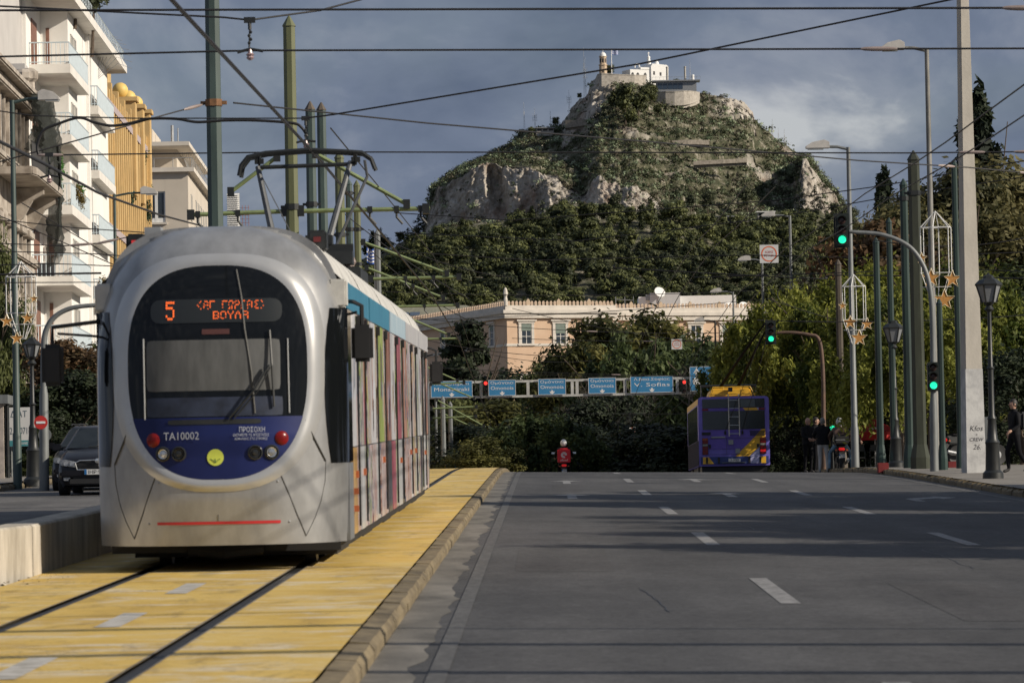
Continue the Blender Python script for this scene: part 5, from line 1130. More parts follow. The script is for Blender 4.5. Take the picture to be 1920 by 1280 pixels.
# ================================================================== traffic signals
M_SIGB = mat('signal_black', (.012, .018, .016), rough=.5, var=.1); M_GON = mat('green_light', (.02, .9, .45), rough=.3, var=0, emit=1.3); M_RON = mat('red_light', (1, .04, .03), rough=.3, var=0, emit=2.0); M_OFF = mat('dark_lens', (.04, .02, .018), rough=.25, var=0)
def head(root, x, z, h, lit, y=-.16, name='signal_head'):
    w = h * .40; hd = MB().box(x - w / 2, y, z - h / 2, x + w / 2, y + .2, z + h / 2).build(name, M_SIGB, root, bevel=.02)
    for k, nm in enumerate(('red', 'amber', 'green')):
        zc_ = z + h * (.31 - .31 * k); R_ = h * .125
        on = lit == nm
        MB().lathe([(R_, -.012), (R_ * .6, -.03), (.01, -.036)], (x, y, zc_), 14, 'y').build('lens', (M_GON if nm == 'green' else M_RON) if on else M_OFF, hd)
        mb = MB()
        for a in range(9):
            a0, a1 = PI * a / 9, PI * (a + 1) / 9
            p = [(x + R_ * 1.15 * math.cos(t_), z_, zc_ + R_ * 1.15 * math.sin(t_)) for t_, z_ in ((a0, y - .003), (a1, y - .003), (a1, y - .17), (a0, y - .17))]; mb.poly(p)
        mb.build('visor', M_SIGB, hd)
    return hd
def sigpost(px, basepy, Y, armpts, hd, lab, extra=None, m_=M_GALV):
    X = at(px, basepy, Y).x; z = zb(Y, X); r0 = thing('traffic_signal', lab, 'traffic light', (X, Y, z)); o = Vector((X, Y, z))
    P_ = [at(a, b_, Y) - o for a, b_ in armpts]; Q = []
    for i in range(len(P_) - 1):
        p0, p1, p2, p3 = P_[max(i - 1, 0)], P_[i], P_[i + 1], P_[min(i + 2, len(P_) - 1)]
        for t_ in np.linspace(0, 1, 6)[:-1]:
            t_ = float(t_); Q.append(.5 * ((2 * p1) + (p2 - p0) * t_ + (2 * p0 - 5 * p1 + 4 * p2 - p3) * t_ ** 2 + (3 * p1 - p0 - 3 * p2 + p3) * t_ ** 3))
    Q.append(P_[-1]); MB().tube([(0, 0, -.1)] + Q, [.115, .1] + [.075 - .03 * i / len(Q) for i in range(len(Q) - 1)], 10).build('arm', m_, r0, smooth=True)
    if hd:
        a, b_, h, lit = hd; q = at(a, b_, Y) - o; hh = head(r0, q.x, q.z, h * Y / 8200, lit); MB().box(q.x - h * .25 * Y / 8200, -.02 + .065, q.z - h * .56 * Y / 8200, q.x + h * .25 * Y / 8200, .085, q.z + h * .56 * Y / 8200).build('backboard', M_SIGB, r0)
    if extra: a, b_, h, lit = extra; q = at(a, b_, Y) - o; head(r0, q.x, q.z, h * Y / 8200, lit)
    return r0
sigpost(1752, 884, 111, [(1750, 760), (1749, 640), (1746, 560), (1736, 510), (1716, 474), (1690, 453), (1650, 439), (1600, 435), (1592, 434)], (1578, 432, 58, 'green'), 'arched signal post with green light above the yellow green trees', (1749, 706, 54, 'green'))
sigpost(1545, 884, 146, [(1544, 800), (1543, 700), (1536, 638), (1515, 627), (1480, 623), (1456, 624)], (1445, 623, 40, 'green'), 'rusty armed signal with green light above the trolleybus', m_=mat('dull_rusty_post', (.075, .05, .038), rough=.75, scale=5, col2=(.15, .085, .055)))
sigpost(83, 902, 98, [(82, 740), (82, 660), (86, 620), (105, 592), (140, 576), (200, 571)], None, 'pale arched signal post with no entry sign at the left')
X = at(1562, 884, 158).x; r0 = thing('traffic_signal', 'low signal with green light behind the group of people', 'traffic light', (X, 158, zb(158, X))); MB().tube([(0, 0, 0), (0, 0, 2.3)], .05, 8).build('post', M_IRON, r0); head(r0, 0, at(1562, 790, 158).z - zb(158, X), .78, 'green')

# ================================================================== signs on the right
M_SGNW = mat('sign_white', (.62, .62, .61), rough=.5, var=.04); M_SGNB = mat('sign_blue', (.02, .13, .34), rough=.45, var=.08); M_SGNR = mat('sign_red', (.50, .03, .025), rough=.45, var=.06); M_TXTW = mat('letter_white', (.75, .75, .75), rough=.5, var=0); M_TXTK = mat('letter_black', (.02, .02, .02), rough=.6, var=0); M_ORG = mat('sign_orange', (.70, .14, .04), rough=.5, var=0)
def plate(root, x, z, w, h, m_, y=0.0, name='plate', t_=.03): return MB().box(x - w / 2, y - t_, z - h / 2, x + w / 2, y, z + h / 2).build(name, m_, root)
def disc(root, x, z, r, m_, y, name='disc', n=20, r_in=0):
    mb = MB()
    if r_in:
        P_ = [(x + rr * math.cos(2 * PI * k / n), y, z + rr * math.sin(2 * PI * k / n)) for rr in (r, r_in) for k in range(n)]; mb.add(P_, [(k, (k + 1) % n, n + (k + 1) % n, n + k) for k in range(n)])
    else: mb.prism([(r * math.cos(2 * PI * k / n), r * math.sin(2 * PI * k / n)) for k in range(n)], lambda a, c: (x + a, y + .012, z + c), lambda a, c: (x + a, y, z + c))
    return mb.build(name, m_, root)
Y = 150; X = at(1600, 884, Y).x; r0 = thing('lane_sign', 'white lane sign with two up arrows and small print', 'sign', (X, Y, zb(Y, X))); s_ = Y / 8200
cx, cz = at(1590, 749, Y).x - X, at(1590, 749, Y).z - zb(Y, X); plate(r0, cx, cz, 24 * s_, 62 * s_, M_SGNW)
for dx in (-7.5, 0): MB().box(cx + (dx - .9) * s_, -.035, cz + 2 * s_, cx + (dx + .9) * s_, -.031, cz + 24 * s_).poly([(cx + (dx - 2.8) * s_, -.034, cz + 23 * s_), (cx + (dx + 2.8) * s_, -.034, cz + 23 * s_), (cx + dx * s_, -.034, cz + 29 * s_)]).build('arrow', M_TXTK, r0)
disc(r0, cx + 8 * s_, cz + 21 * s_, 4.5 * s_, M_SGNB, -.036); MB().box(cx + 5.5 * s_, -.042, cz + 20.3 * s_, cx + 10.5 * s_, -.037, cz + 21.7 * s_).build('bar', M_TXTW, r0)
text('ΑΠΟΚΛΕΙΣΤΙΚΗ\nΔΙΕΛΕΥΣΗ ΛΕΩΦΟΡΕΙΩΝ\nΤΡΟΛΛΕΥ - ΤΑΞΙ\nΔΕΥΤΕΡΑ - ΠΑΡΑΣΚΕΥΗ\n06:00 - 21:00\nΣΑΒΒΑΤΟ 06:00 - 16:00', 19 * s_, 25 * s_, facing((cx, -.034, cz - 16 * s_)), M_TXTK, r0)
MB().tube([(cx, .04, 0), (cx, .04, cz + 30 * s_)], .035, 8).build('post', M_GALV, r0)
Y = 153; X = at(1584, 884, Y).x; r0 = thing('tow_sign', 'blue tow away sign with car and crane symbol', 'sign', (X, Y, zb(Y, X))); s_ = Y / 8200; cz = at(1584, 793, Y).z - zb(Y, X)
plate(r0, 0, cz, 21 * s_, 21 * s_, M_SGNB); plate(r0, 0, cz, 17 * s_, 12 * s_, M_SGNW, -.0305, 'panel', .004)
MB().box(-7 * s_, -.04, cz - 3 * s_, 0, -.036, cz - .5 * s_).box(1.5 * s_, -.04, cz - 3 * s_, 7.5 * s_, -.036, cz - .8 * s_).box(3 * s_, -.04, cz - .8 * s_, 6 * s_, -.0362, cz + 1 * s_).poly([(-1 * s_, -.038, cz - .5 * s_), (.3 * s_, -.038, cz - .5 * s_), (-1.2 * s_, -.038, cz + 4.6 * s_), (-2.2 * s_, -.038, cz + 4 * s_)]).build('symbol', M_TXTK, r0)
MB().tube([(0, .04, 0), (0, .04, cz + .2)], .035, 8).build('post', M_GALV, r0); plate(r0, 14 * s_, cz - 2 * s_, 2.2 * s_, 28 * s_, M_SGNW, .1, 'edge_plate')
Y = 156; X = at(1575, 884, Y).x; r0 = thing('no_parking_sign', 'round blue no parking sign with red rim half behind the lane sign', 'sign', (X, Y, zb(Y, X))); cz = at(1571, 765, Y).z - zb(Y, X); disc(r0, 0, cz, .19, M_SGNR, -.02); disc(r0, 0, cz, .145, M_SGNB, -.034, 'centre')
MB().cbox((0, -.038, cz), .045, .006, .28, Matrix.Rotation(PI / 4, 3, 'Y')).build('slash', M_SGNR, r0); MB().tube([(0, .04, 0), (0, .04, cz + .25)], .03, 8).build('post', M_GALV, r0)
# "no current" plates hung from wires
def nocur(px, py, Y, wpx, lab, rz=0):
    p = at(px, py, Y); r0 = thing('section_sign', lab, 'sign', p, rz); s_ = wpx * Y / 8200
    plate(r0, 0, 0, s_, s_ * .98, M_SGNW, 0, 'plate', .02); disc(r0, 0, 0, s_ * .42, M_ORG, -.024, 'ring', 28, s_ * .36)
    text('ΧΩΡΙΣ', s_ * .46, s_ * .12, facing((0, -.024, s_ * .1)), M_SGNR, r0); text('ΡΕΥΜΑ', s_ * .5, s_ * .12, facing((0, -.024, -s_ * .09)), M_SGNR, r0)
    mb = MB()
    for k in (-.3, .3): mb.tube([(k * s_, .01, s_ * .45), (k * s_, .01, s_ * .62)], .012, 5)
    mb.build('hook', M_IRON, r0)
nocur(1442, 476, 160, 35, 'large white square sign with orange ring hung before the wood'); nocur(1269, 645, 245, 20, 'white square sign with orange ring hung before the mid trees'); nocur(1186, 806, 270, 12, 'tiny white ring sign low before the dark trees', .2); nocur(1137, 822, 285, 10, 'tiniest tilted white sign low before the dark trees', -.3)
# no entry sign, left
Y = 97; X = at(78, 792, Y).x; r0 = thing('no_entry_sign', 'round red no entry sign on the left arched post', 'sign', (X, Y, at(78, 792, Y).z)); disc(r0, 0, 0, .15, M_SGNR, -.16, n=24); MB().box(-.1, -.17, -.025, .1, -.162, .025).build('bar', M_TXTW, r0); MB().box(-.02, -.148, -.03, .08, .06, .03).build('bracket', M_GALV, r0)
o = disc(None, 0, 0, .15, M_GALV, 0, 'round_sign', 20); o.location = at(84, 815, 98.5); prop(o, 'back of a grey round sign under the no entry sign', 'sign')
r0 = thing('billboard', 'white billboard with dark Greek lettering and phone number at the left', 'billboard', (at(40, 884, 112).x, 112, zb(112))); cz = at(40, 800, 112).z - zb(112)
plate(r0, 0, cz, .62, 1.0, M_SGNW, 0, 'panel', .06); M_NAVY = mat('letter_navy', (.03, .07, .10), var=0)
text('ΔΙΑΤ', .42, .16, facing((-.04, -.063, cz + .33)), M_NAVY, r0); text('213 0716', .54, .17, facing((0, -.063, cz - .1)), M_NAVY, r0); plate(r0, 0, cz - .42, .62, .15, mat('teal_band', (.05, .22, .25)), -.0605, 'band', .004); text('ΔΙΑΘΕΤΕ', .3, .06, facing((.12, -.066, cz - .42)), M_TXTW, r0)
for x in (-.25, .25): MB().tube([(x, .04, 0), (x, .04, cz)], .03, 6).build('post', M_GALV, r0)
r0 = thing('bus_shelter', 'grey flat roofed shelter at the left edge', 'shelter', (at(4, 884, 110).x, 110, zb(110))); zt = at(10, 741, 110).z - zb(110); MB().box(-2.5, -.6, zt - .22, .24, 1.2, zt).build('roof', M_GALV, r0); MB().box(-2.4, -.4, 0, .1, -.3, zt - .23).build('panel', mat('shelter_panel', (.35, .30, .26), scale=3, var=.3), r0); MB().tube([(.15, 0, 0), (.15, 0, zt - .2)], .05, 8).build('post', M_IRON, r0)

# ================================================================== hanging star frames (winter street decoration)
M_WHF = mat('white_wire_frame', (.62, .62, .60), rough=.5, var=.05); M_STAR = mat('star_gold', (.50, .24, .06), rough=.7, var=.25, scale=25); M_STARE = mat('star_edge', (.72, .62, .42), rough=.5, var=.05)
def starframe(px0, px1, pyt, pyb, Y, stars, lab):
    cx = (px0 + px1) / 2; o = at(cx, pyb, Y); r0 = thing('star_decoration', lab, 'decoration', o, 0, 'winter star frames on the lamp posts')
    w = (px1 - px0) * Y / 8200 / 2; zt = at(cx, pyt, Y).z - o.z; zr = zt - .42 * w / .42; zm = zr - (zr) * .56; mb = MB()
    ring = [(w * math.cos(k * PI / 3 + .3), .5 * w * math.sin(k * PI / 3 + .3)) for k in range(6)]
    for k in range(6):
        a, b_ = ring[k], ring[(k + 1) % 6]
        mb.tube([(a[0], a[1], zr), (b_[0], b_[1], zr)], .014, 5); mb.tube([(a[0], a[1], zr), (0, 0, zt)], .014, 5); mb.tube([(a[0], a[1], zr), (a[0], a[1], zm)], .014, 5); mb.tube([(a[0], a[1], zm), (a[0] * .25, a[1] * .25, 0.05)], .012, 5)
    mb.tube([(-w, 0, zm), (w, 0, zm)], .013, 5); mb.tube([(-w * .9, 0, zm * .6), (w * .9, 0, zm * .6)], .012, 5); mb.build('wire_frame', M_WHF, r0)
    for sx, sy, sr in stars:
        q = at(sx, sy, Y) - o; R_ = sr * 1.22 * Y / 8200; pts = []
        for k in range(10):
            a = PI / 2 + k * PI / 5; rr = R_ if k % 2 == 0 else R_ * .42; pts.append((q.x + rr * math.cos(a), q.z + rr * math.sin(a)))
        MB().prism(pts, lambda a, c: (a, -w * .6 - .02, c), lambda a, c: (a, -w * .6 + .02, c)).build('star', M_STAR, r0)
        mb = MB(); mb.tube([(a, -w * .6 - .025, c) for a, c in pts] + [(pts[0][0], -w * .6 - .025, pts[0][1])], .011, 5); mb.build('star_rim', M_STARE, r0)
starframe(1727, 1788, 396, 578, 113.3, [(1726, 485, 9), (1744, 522, 15), (1784, 524, 14), (1769, 563, 17)], 'near right star frame with four gold stars on the tall lamp')
starframe(1580, 1626, 514, 648, 131.2, [(1579, 574, 7), (1593, 605, 11), (1625, 608, 10), (1610, 634, 13)], 'farther star frame with smaller gold stars before the yellow green trees')
starframe(12, 70, 490, 640, 100.3, [(66, 561, 7), (15, 603, 11), (54, 597, 11), (34, 635, 11)], 'left star frame on the lamp by the old house')

# ================================================================== gantry with blue direction signs
YG = 270; o = at(1060, 726, YG); r0 = thing('sign_gantry', 'white girder gantry spanning the street with blue direction signs', 'gantry', o)
g = YG / 8200; zt_, zb_ = at(1060, 713, YG).z - o.z, at(1060, 741, YG).z - o.z; xl, xr = at(800, 730, YG).x - o.x, at(1312, 726, YG).x - o.x
M_GIR = mat('girder_white', (.50, .50, .48), rough=.6, scale=3, var=.2)
for z in (zt_, zb_): MB().box(xl, -.12, z - .07, xr, .12, z + .07).build('girder', M_GIR, r0)
for px in (806, 902, 990, 1073, 1082, 1172, 1270, 1308): x = at(px, 726, YG).x - o.x; MB().box(x - .09, -.11, zb_ + .071, x + .09, .11, zt_ - .071).build('post', M_GIR, r0)
for x in (xl - .2, xr + .6): MB().tube([(x, 0, zb(YG) - o.z), (x, 0, zt_ + .3)], .16, 10).build('leg', M_GALV, r0)
M_RD = mat('sign_blue_bright', (.045, .22, .44), rough=.45, var=.06); M_RIM = mat('sign_rim', (.6, .62, .64), var=0)
def dsign(x0, y0, x1, y1, lines, arrow_=True, dx=0):
    a = at((x0 + x1) / 2, (y0 + y1) / 2, YG) - o; w, h = (x1 - x0) * g, (y1 - y0) * g
    s0 = MB().box(a.x - w / 2, -.24, a.z - h / 2, a.x + w / 2, -.20, a.z + h / 2).build('sign_panel', M_RD, r0)
    mb = MB(); e_ = .03
    for b in ((a.x - w / 2, a.z - h / 2, a.x + w / 2, a.z - h / 2 + e_), (a.x - w / 2, a.z + h / 2 - e_, a.x + w / 2, a.z + h / 2), (a.x - w / 2, a.z - h / 2 + e_, a.x - w / 2 + e_, a.z + h / 2 - e_), (a.x + w / 2 - e_, a.z - h / 2 + e_, a.x + w / 2, a.z + h / 2 - e_)): mb.box(b[0], -.246, b[1], b[2], -.2405, b[3])
    mb.build('rim', M_RIM, s0)
    n = len(lines)
    for k, l in enumerate(lines): text(l, w * .84, h * .22, facing((a.x, -.245, a.z + h * (.30 - .31 * k))), M_TXTW, s0)
    if arrow_: MB().poly([(a.x - .06, -.245, a.z - h * .22), (a.x - .06, -.245, a.z - h * .32), (a.x - .16, -.245, a.z - h * .28), (a.x - .12, -.245, a.z - h * .38), (a.x, -.245, a.z - h * .46), (a.x + .12, -.245, a.z - h * .38), (a.x + .16, -.245, a.z - h * .28), (a.x + .06, -.245, a.z - h * .32), (a.x + .06, -.245, a.z - h * .22)]).build('arrow', M_TXTW, s0)
dsign(808, 714, 886, 745, ['Μοναστηράκι', 'Monastiraki']); dsign(916, 712, 967, 742, ['Ομόνοια', 'Omonoia']); dsign(1009, 710, 1061, 740, ['Ομόνοια', 'Omonoia']); dsign(1103, 708, 1155, 738, ['Ομόνοια', 'Omonoia']); dsign(1182, 705, 1262, 736, ['Λ.Βασ.Σοφίας', 'V. Sofias'])
dsign(1293, 687, 1340, 733, [], False); a = at(1306, 712, YG) - o; MB().box(a.x - .06, -.25, a.z - .5, a.x + .06, -.245, a.z + .45).poly([(a.x - .2, -.247, a.z + .4), (a.x + .2, -.247, a.z + .4), (a.x, -.247, a.z + .75)]).build('symbol', M_TXTW, r0); disc(r0, a.x + .02, a.z - .1, .26, M_TXTW, -.249, 'symbol')
for px, py, lab in ((909, 725, 'red signal on the gantry beside the left Omonoia sign'), (1281, 723, 'red signal on the gantry at its right end')): q = at(px, py, YG); r1 = thing('gantry_signal', lab, 'traffic light', (q.x, q.y, q.z)); head(r1, .06, -.05, .85, 'red', -.34)
for px, py, Y, m_, lab, tx in ((831, 871, 250, mat('sign_yellow', (.62, .42, .03)), 'small yellow speed plate beside the track far away', '25'), (857, 873, 255, M_RD, 'small blue plate beside the track far away', None)):
    q = at(px, py, Y); r1 = thing('track_sign', lab, 'sign', (q.x, Y, zb(Y))); h = q.z - zb(Y); plate(r1, 0, h, .28, .28, m_); MB().tube([(0, .04, 0), (0, .04, h)], .03, 6).build('post', M_GALV, r1)
    if tx: text(tx, .17, .14, facing((0, -.034, h)), M_TXTK, r1)
# ================================================================== the tram
M_SILV = mat('tram_silver', (.375, .375, .37), rough=.33, metal=.55, scale=2.6, var=.2, coat=.25, bump=.05, bscale=6, stretch=(1.4, 1, .6)); M_SILD = mat('tram_grey_skirt', (.26, .27, .28), rough=.4, metal=.5, scale=2, var=.18); M_RING = mat('tram_ring', (.50, .50, .49), rough=.28, metal=.5, var=.06, coat=.3)
M_WSCR = mat('windscreen_black', (.006, .007, .008), rough=.08, var=0, spec=.32); M_TBLUE = mat('tram_blue', (.010, .018, .095), rough=.5, var=.15, scale=2, spec=.25); M_ROOF = mat('roof_fairing', (.45, .44, .41), rough=.6, scale=2.5, col2=(.60, .59, .55), stretch=(2, .6, 2))
M_CYAN = mat('wrap_cyan', (.015, .12, .22), rough=.4, scale=3, col2=(.06, .25, .36), stretch=(.3, 3, .4)); M_SEAM = mat('panel_seam', (.05, .05, .045), rough=.6, var=0); M_BELLOW = mat('bellows', (.012, .012, .013), rough=.8, var=.2)
TY0 = 41.0; tram = thing('tram', 'silver and blue tram with colourful advert wrap on the yellow track', 'tram', (-3.05, TY0, zb(TY0)), 0, None, math.atan(SL))
def body_outline(n=72, W=1.2, T=3.3, z0=1.6, e=3.7, zb_=.27):
    P_ = []
    for k in range(n):
        a = 2 * PI * k / n; c, s = math.cos(a), math.sin(a)
        if s >= 0: P_.append((W * math.copysign(abs(c) ** (2 / e), c), z0 + (T - z0) * abs(s) ** (2 / e)))
        else:
            t_ = -s; x = W * math.copysign(min(1, abs(c) * 1.42), c); z = z0 - (z0 - zb_) * min(1, t_ * 1.42); P_.append((x * (1 - .035 * max(0, (z0 - z) / z0) ** 2), z))
    return P_
def face_curve(n, wx, zc_, up_, dn, e_up, e_dn):
    P_ = []
    for k in range(n):
        a = 2 * PI * k / n; c, s = math.cos(a), math.sin(a); e = e_up if s >= 0 else e_dn
        P_.append((wx * math.copysign(abs(c) ** (2 / e), c), zc_ + (up_ if s >= 0 else dn) * math.copysign(abs(s) ** (2 / e), s)))
    return P_
NT = 96
OUT, RIN, RMID, ELL = body_outline(NT), face_curve(NT, 1.005, 1.95, 1.07, 1.18, 2.9, 2.5), face_curve(NT, .90, 1.95, 1.05, 1.13, 2.4, 2.1), face_curve(NT, .848, 1.95, .955, 1.06, 2.7, 2.5)
def depth(x, z):
    u = min(1, abs(x) / 1.2); r_ = u ** 2.6 + (max(0, (z - 1.7) / 1.6)) ** 3.0; r_ = min(r_, 1)
    d = .95 * (1 - (1 - r_) ** .55)
    return d + .10 * max(0, z - 1.3) * (1 - r_) + .10 * max(0, .7 - z) * (1 - r_)
def ringloft(name, A, B, nr, m_, off=0.0, par_=tram, cap=False, flt=None):
    vs = []; fs = []
    for i in range(nr + 1):
        t_ = i / nr
        for k in range(NT):
            x = A[k][0] + (B[k][0] - A[k][0]) * t_; z = A[k][1] + (B[k][1] - A[k][1]) * t_; vs.append((x, depth(x, z) + (off(t_) if callable(off) else off), z))
    for i in range(nr):
        for k in range(NT):
            a, b_ = i * NT + k, i * NT + (k + 1) % NT; f = (a, b_, b_ + NT, a + NT)
            if flt is None or flt(*[sum(vs[q][j] for q in f) / 4 for j in range(3)]): fs.append(f)
    return MB().add(vs, fs).build(name, m_, par_, smooth=True)
CEN = [(p[0] * .02, 1.95 + (p[1] - 1.95) * .02) for p in ELL]
ringloft('cab_shell', RIN, OUT, 14, M_SILV)
for s in (-1, 1):
    vs = []; fs = []; nx = 12
    for z in np.linspace(1.02, 2.49, 9):
        x_in = 1.0 + .05 * ((z - 1.75) / .75) ** 2
        for i in range(nx + 1):
            x = 1.2 - (1.2 - x_in) * (1 - i / nx) ** 2; x = min(x, 1.1995 - .0365 * max(0, (1.6 - z) / 1.6) ** 2)
            vs.append((s * (x + .005), depth(x, z) - .008, z))
    for j in range(8):
        for i in range(nx): a = j * (nx + 1) + i; fs.append((a, a + 1, a + nx + 2, a + nx + 1))
    MB().add(vs, fs).build('quarter_window', M_WSCR, tram, smooth=True)
ringloft('face_ring', ELL, RIN, 8, M_RING, off=lambda t_: -.022 * math.sin(PI * t_) - .006)
zbl = 1.44
def ellw(z): return .851 * (1 - min(1, abs(z - 1.95) / (.957 if z > 1.95 else 1.063)) ** (2.7 if z > 1.95 else 2.5)) ** (1 / (2.7 if z > 1.95 else 2.5))
def facegrid(name, z0, z1, off, m_, nz=48, nx=40):
    vs = []; fs = []
    for j in range(nz + 1):
        t_ = j / nz; z = z0 + (z1 - z0) * (.5 - .5 * math.cos(PI * t_)); w = ellw(z)
        for i in range(nx + 1): x = w * (2 * i / nx - 1); vs.append(tuple(onface(x, z, off)))
    for j in range(nz):
        for i in range(nx): a = j * (nx + 1) + i; fs.append((a, a + 1, a + nx + 2, a + nx + 1))
    return MB().add(vs, fs).build(name, m_, tram, smooth=True)
def onface(x, z, off): return Vector((x, depth(x, z) - off, z))
facegrid('windscreen', zbl - .002, 2.905, .003, M_WSCR); facegrid('front_panel', .89, zbl + .03, .011, M_TBLUE)
def onface(x, z, off): return Vector((x, depth(x, z) - off, z))
def nrm(x, z):
    e = .02; a = onface(x + e, z, 0) - onface(x - e, z, 0); b_ = onface(x, z + e, 0) - onface(x, z - e, 0); n = a.cross(b_).normalized(); return n if n.y < 0 else -n
def facemat(x, z, off):
    n = nrm(x, z); xa = Vector((1, 0, 0)); xa = (xa - n * xa.dot(n)).normalized(); ya = n.cross(xa)
    M_ = Matrix((xa, ya, n)).transposed().to_4x4(); M_.translation = onface(x, z, 0) + n * off; return M_
def ondome(name, x, z, r, m_, off, par_=tram, prof=None):
    prof = prof or [(r, -.03), (r, .0), (r * .8, r * .18), (r * .4, r * .3), (.004, r * .34)]
    o = MB().lathe(prof, n=20).build(name, m_, par_, smooth=True); o.matrix_basis = facemat(x, z, off); return o
M_TAIL = mat('tail_lens', (.16, .008, .008), rough=.25, var=.3, scale=20, spec=.3); M_CHROME = mat('lamp_chrome', (.65, .66, .66), rough=.15, metal=.8, var=.1); M_LDRK = mat('lamp_dark', (.03, .032, .034), rough=.15, var=.1)
for s in (-1, 1):
    ondome('tail_light', s * .60, 1.265, .068, M_TAIL, .014)
    for x, on in ((.505, True), (.355, False)):
        h = ondome('headlight', s * x, 1.135, .072, M_LDRK, .012, prof=[(.072, -.03), (.072, .012), (.06, .02), (.052, .004), (.004, 0)])
        b_ = MB().lathe([(.05, 0), (.046, .012), (.03, .006), (.028, .02), (.004, .024)], n=18).build('bulb', M_CHROME if on else M_LDRK, h, smooth=True)
        b_.location = (0, 0, .004)
ondome('emblem', -.015, 1.095, .078, mat('lime_disc', (.60, .68, .10), rough=.5, var=.04), .013, prof=[(.078, -.01), (.078, .004), (.004, .005)])
mb = MB()
for k in (-1, 0, 1): mb.tube([(0, -.05, 0), (.02 * k, -.03, 0), (.045 * k, -.012, 0)], .003, 4)
o = mb.build('emblem_twig', mat('dark_green', (.05, .12, .03)), tram); o.matrix_basis = facemat(-.015, 1.095, .0195)
M_LET = mat('tram_lettering', (.42, .45, .52), rough=.5, var=0)
def fitted(s, w, h, x, z, m_, name='lettering'):
    me_o = text(s, w, h, facemat(x, z, .018), m_, tram, name); return me_o
fitted('TA10002', .34, .072, -.33, 1.30, M_LET); fitted('ΠΡΟΣΟΧΗ', .24, .05, .33, 1.35, M_LET); fitted('ΔΙΑΤΗΡΕΙΤΕ ΤΙΣ ΑΠΟΣΤΑΣΕΙΣ', .34, .026, .32, 1.30, M_LET); fitted('ΑΣΦΑΛΕΙΑΣ ΣΤΙΣ ΣΤΡΟΦΕΣ', .31, .024, .32, 1.265, M_LET)
# destination display: amber dots behind the glass, half scanned
M_DISP = mat('display_glass', (.02, .023, .024), rough=.3, var=0); M_LED = mat('amber_led', (1.0, .16, .03), var=0, emit=.75)
def facepatch(name, x0, x1, z0, z1, off, m_, nx=12, nz=6, rad=0.0, par_=tram):
    vs = []; fs = []
    for j in range(nz + 1):
        for i in range(nx + 1):
            x, z = x0 + (x1 - x0) * i / nx, z0 + (z1 - z0) * j / nz
            if rad:
                dx = max(0, abs(x - (x0 + x1) / 2) - ((x1 - x0) / 2 - rad)); dz = max(0, abs(z - (z0 + z1) / 2) - ((z1 - z0) / 2 - rad)); l = math.hypot(dx, dz)
                if l > rad and l > 0: k = rad / l; x -= math.copysign(dx * (1 - k), x - (x0 + x1) / 2); z -= math.copysign(dz * (1 - k), z - (z0 + z1) / 2)
            vs.append(tuple(onface(x, z, off)))
    for j in range(nz):
        for i in range(nx): a = j * (nx + 1) + i; fs.append((a, a + 1, a + nx + 2, a + nx + 1))
    return MB().add(vs, fs).build(name, m_, par_, smooth=True)
facepatch('destination_display', -.62, .62, 2.36, 2.585, .010, M_DISP, 24, 8, .09)
GL = {'5': '11111 10000 11110 00001 00001 10001 01110', '<': '00010 00100 01000 10000 01000 00100 00010', '>': '01000 00100 00010 00001 00010 00100 01000', 'Σ': '11111 01000 00100 00010 00100 01000 11111', 'Υ': '10001 10001 01010 00100 00100 00100 00100', 'Ν': '10001 11001 10101 10011 10001 10001 10001', 'Τ': '11111 00100 00100 00100 00100 00100 00100', 'Α': '01110 10001 10001 11111 10001 10001 10001', 'Γ': '11111 10000 10000 10000 10000 10000 10000', 'Μ': '10001 11011 10101 10101 10001 10001 10001', 'Β': '11110 10001 10001 11110 10001 10001 11110', 'Ο': '01110 10001 10001 10001 10001 10001 01110', 'Λ': '00100 01010 01010 10001 10001 10001 10001', 'Ρ': '11110 10001 10001 11110 10000 10000 10000', 'Ω': '01110 10001 10001 10001 01010 01010 11011', 'Η': '10001 10001 10001 11111 10001 10001 10001'}
mb = MB(); lr = random.Random(5)
def dots(s, x, z, p, q, keep):
    for ch in s:
        if ch != ' ':
            for r_, row in enumerate(GL[ch].split()):
                for c_, v in enumerate(row):
                    if v == '1' and lr.random() < keep:
                        xx, zz_ = x + c_ * p, z - r_ * q; a, n_ = onface(xx, zz_, .014), p * .40
                        mb.add([(xx - n_, a.y, zz_ - q * .42), (xx + n_, a.y, zz_ - q * .42), (xx + n_, a.y, zz_ + q * .42), (xx - n_, a.y, zz_ + q * .42)], [(0, 1, 2, 3)])
        x += 6 * p
dots('5', -.465, 2.555, .0165, .0255, .95); dots('<ΑΓ ΓΩΡΓΑΣ>', -.17, 2.562, .0098, .0118, .78); dots('ΒΟΥΛΑ', -.02, 2.462, .0115, .0105, .9); mb.build('led_dots', M_LED, tram)
facepatch('small_display', -.13, .13, 2.25, 2.30, .010, mat('dim_red_strip', (.09, .035, .03), rough=.4), 8, 2)
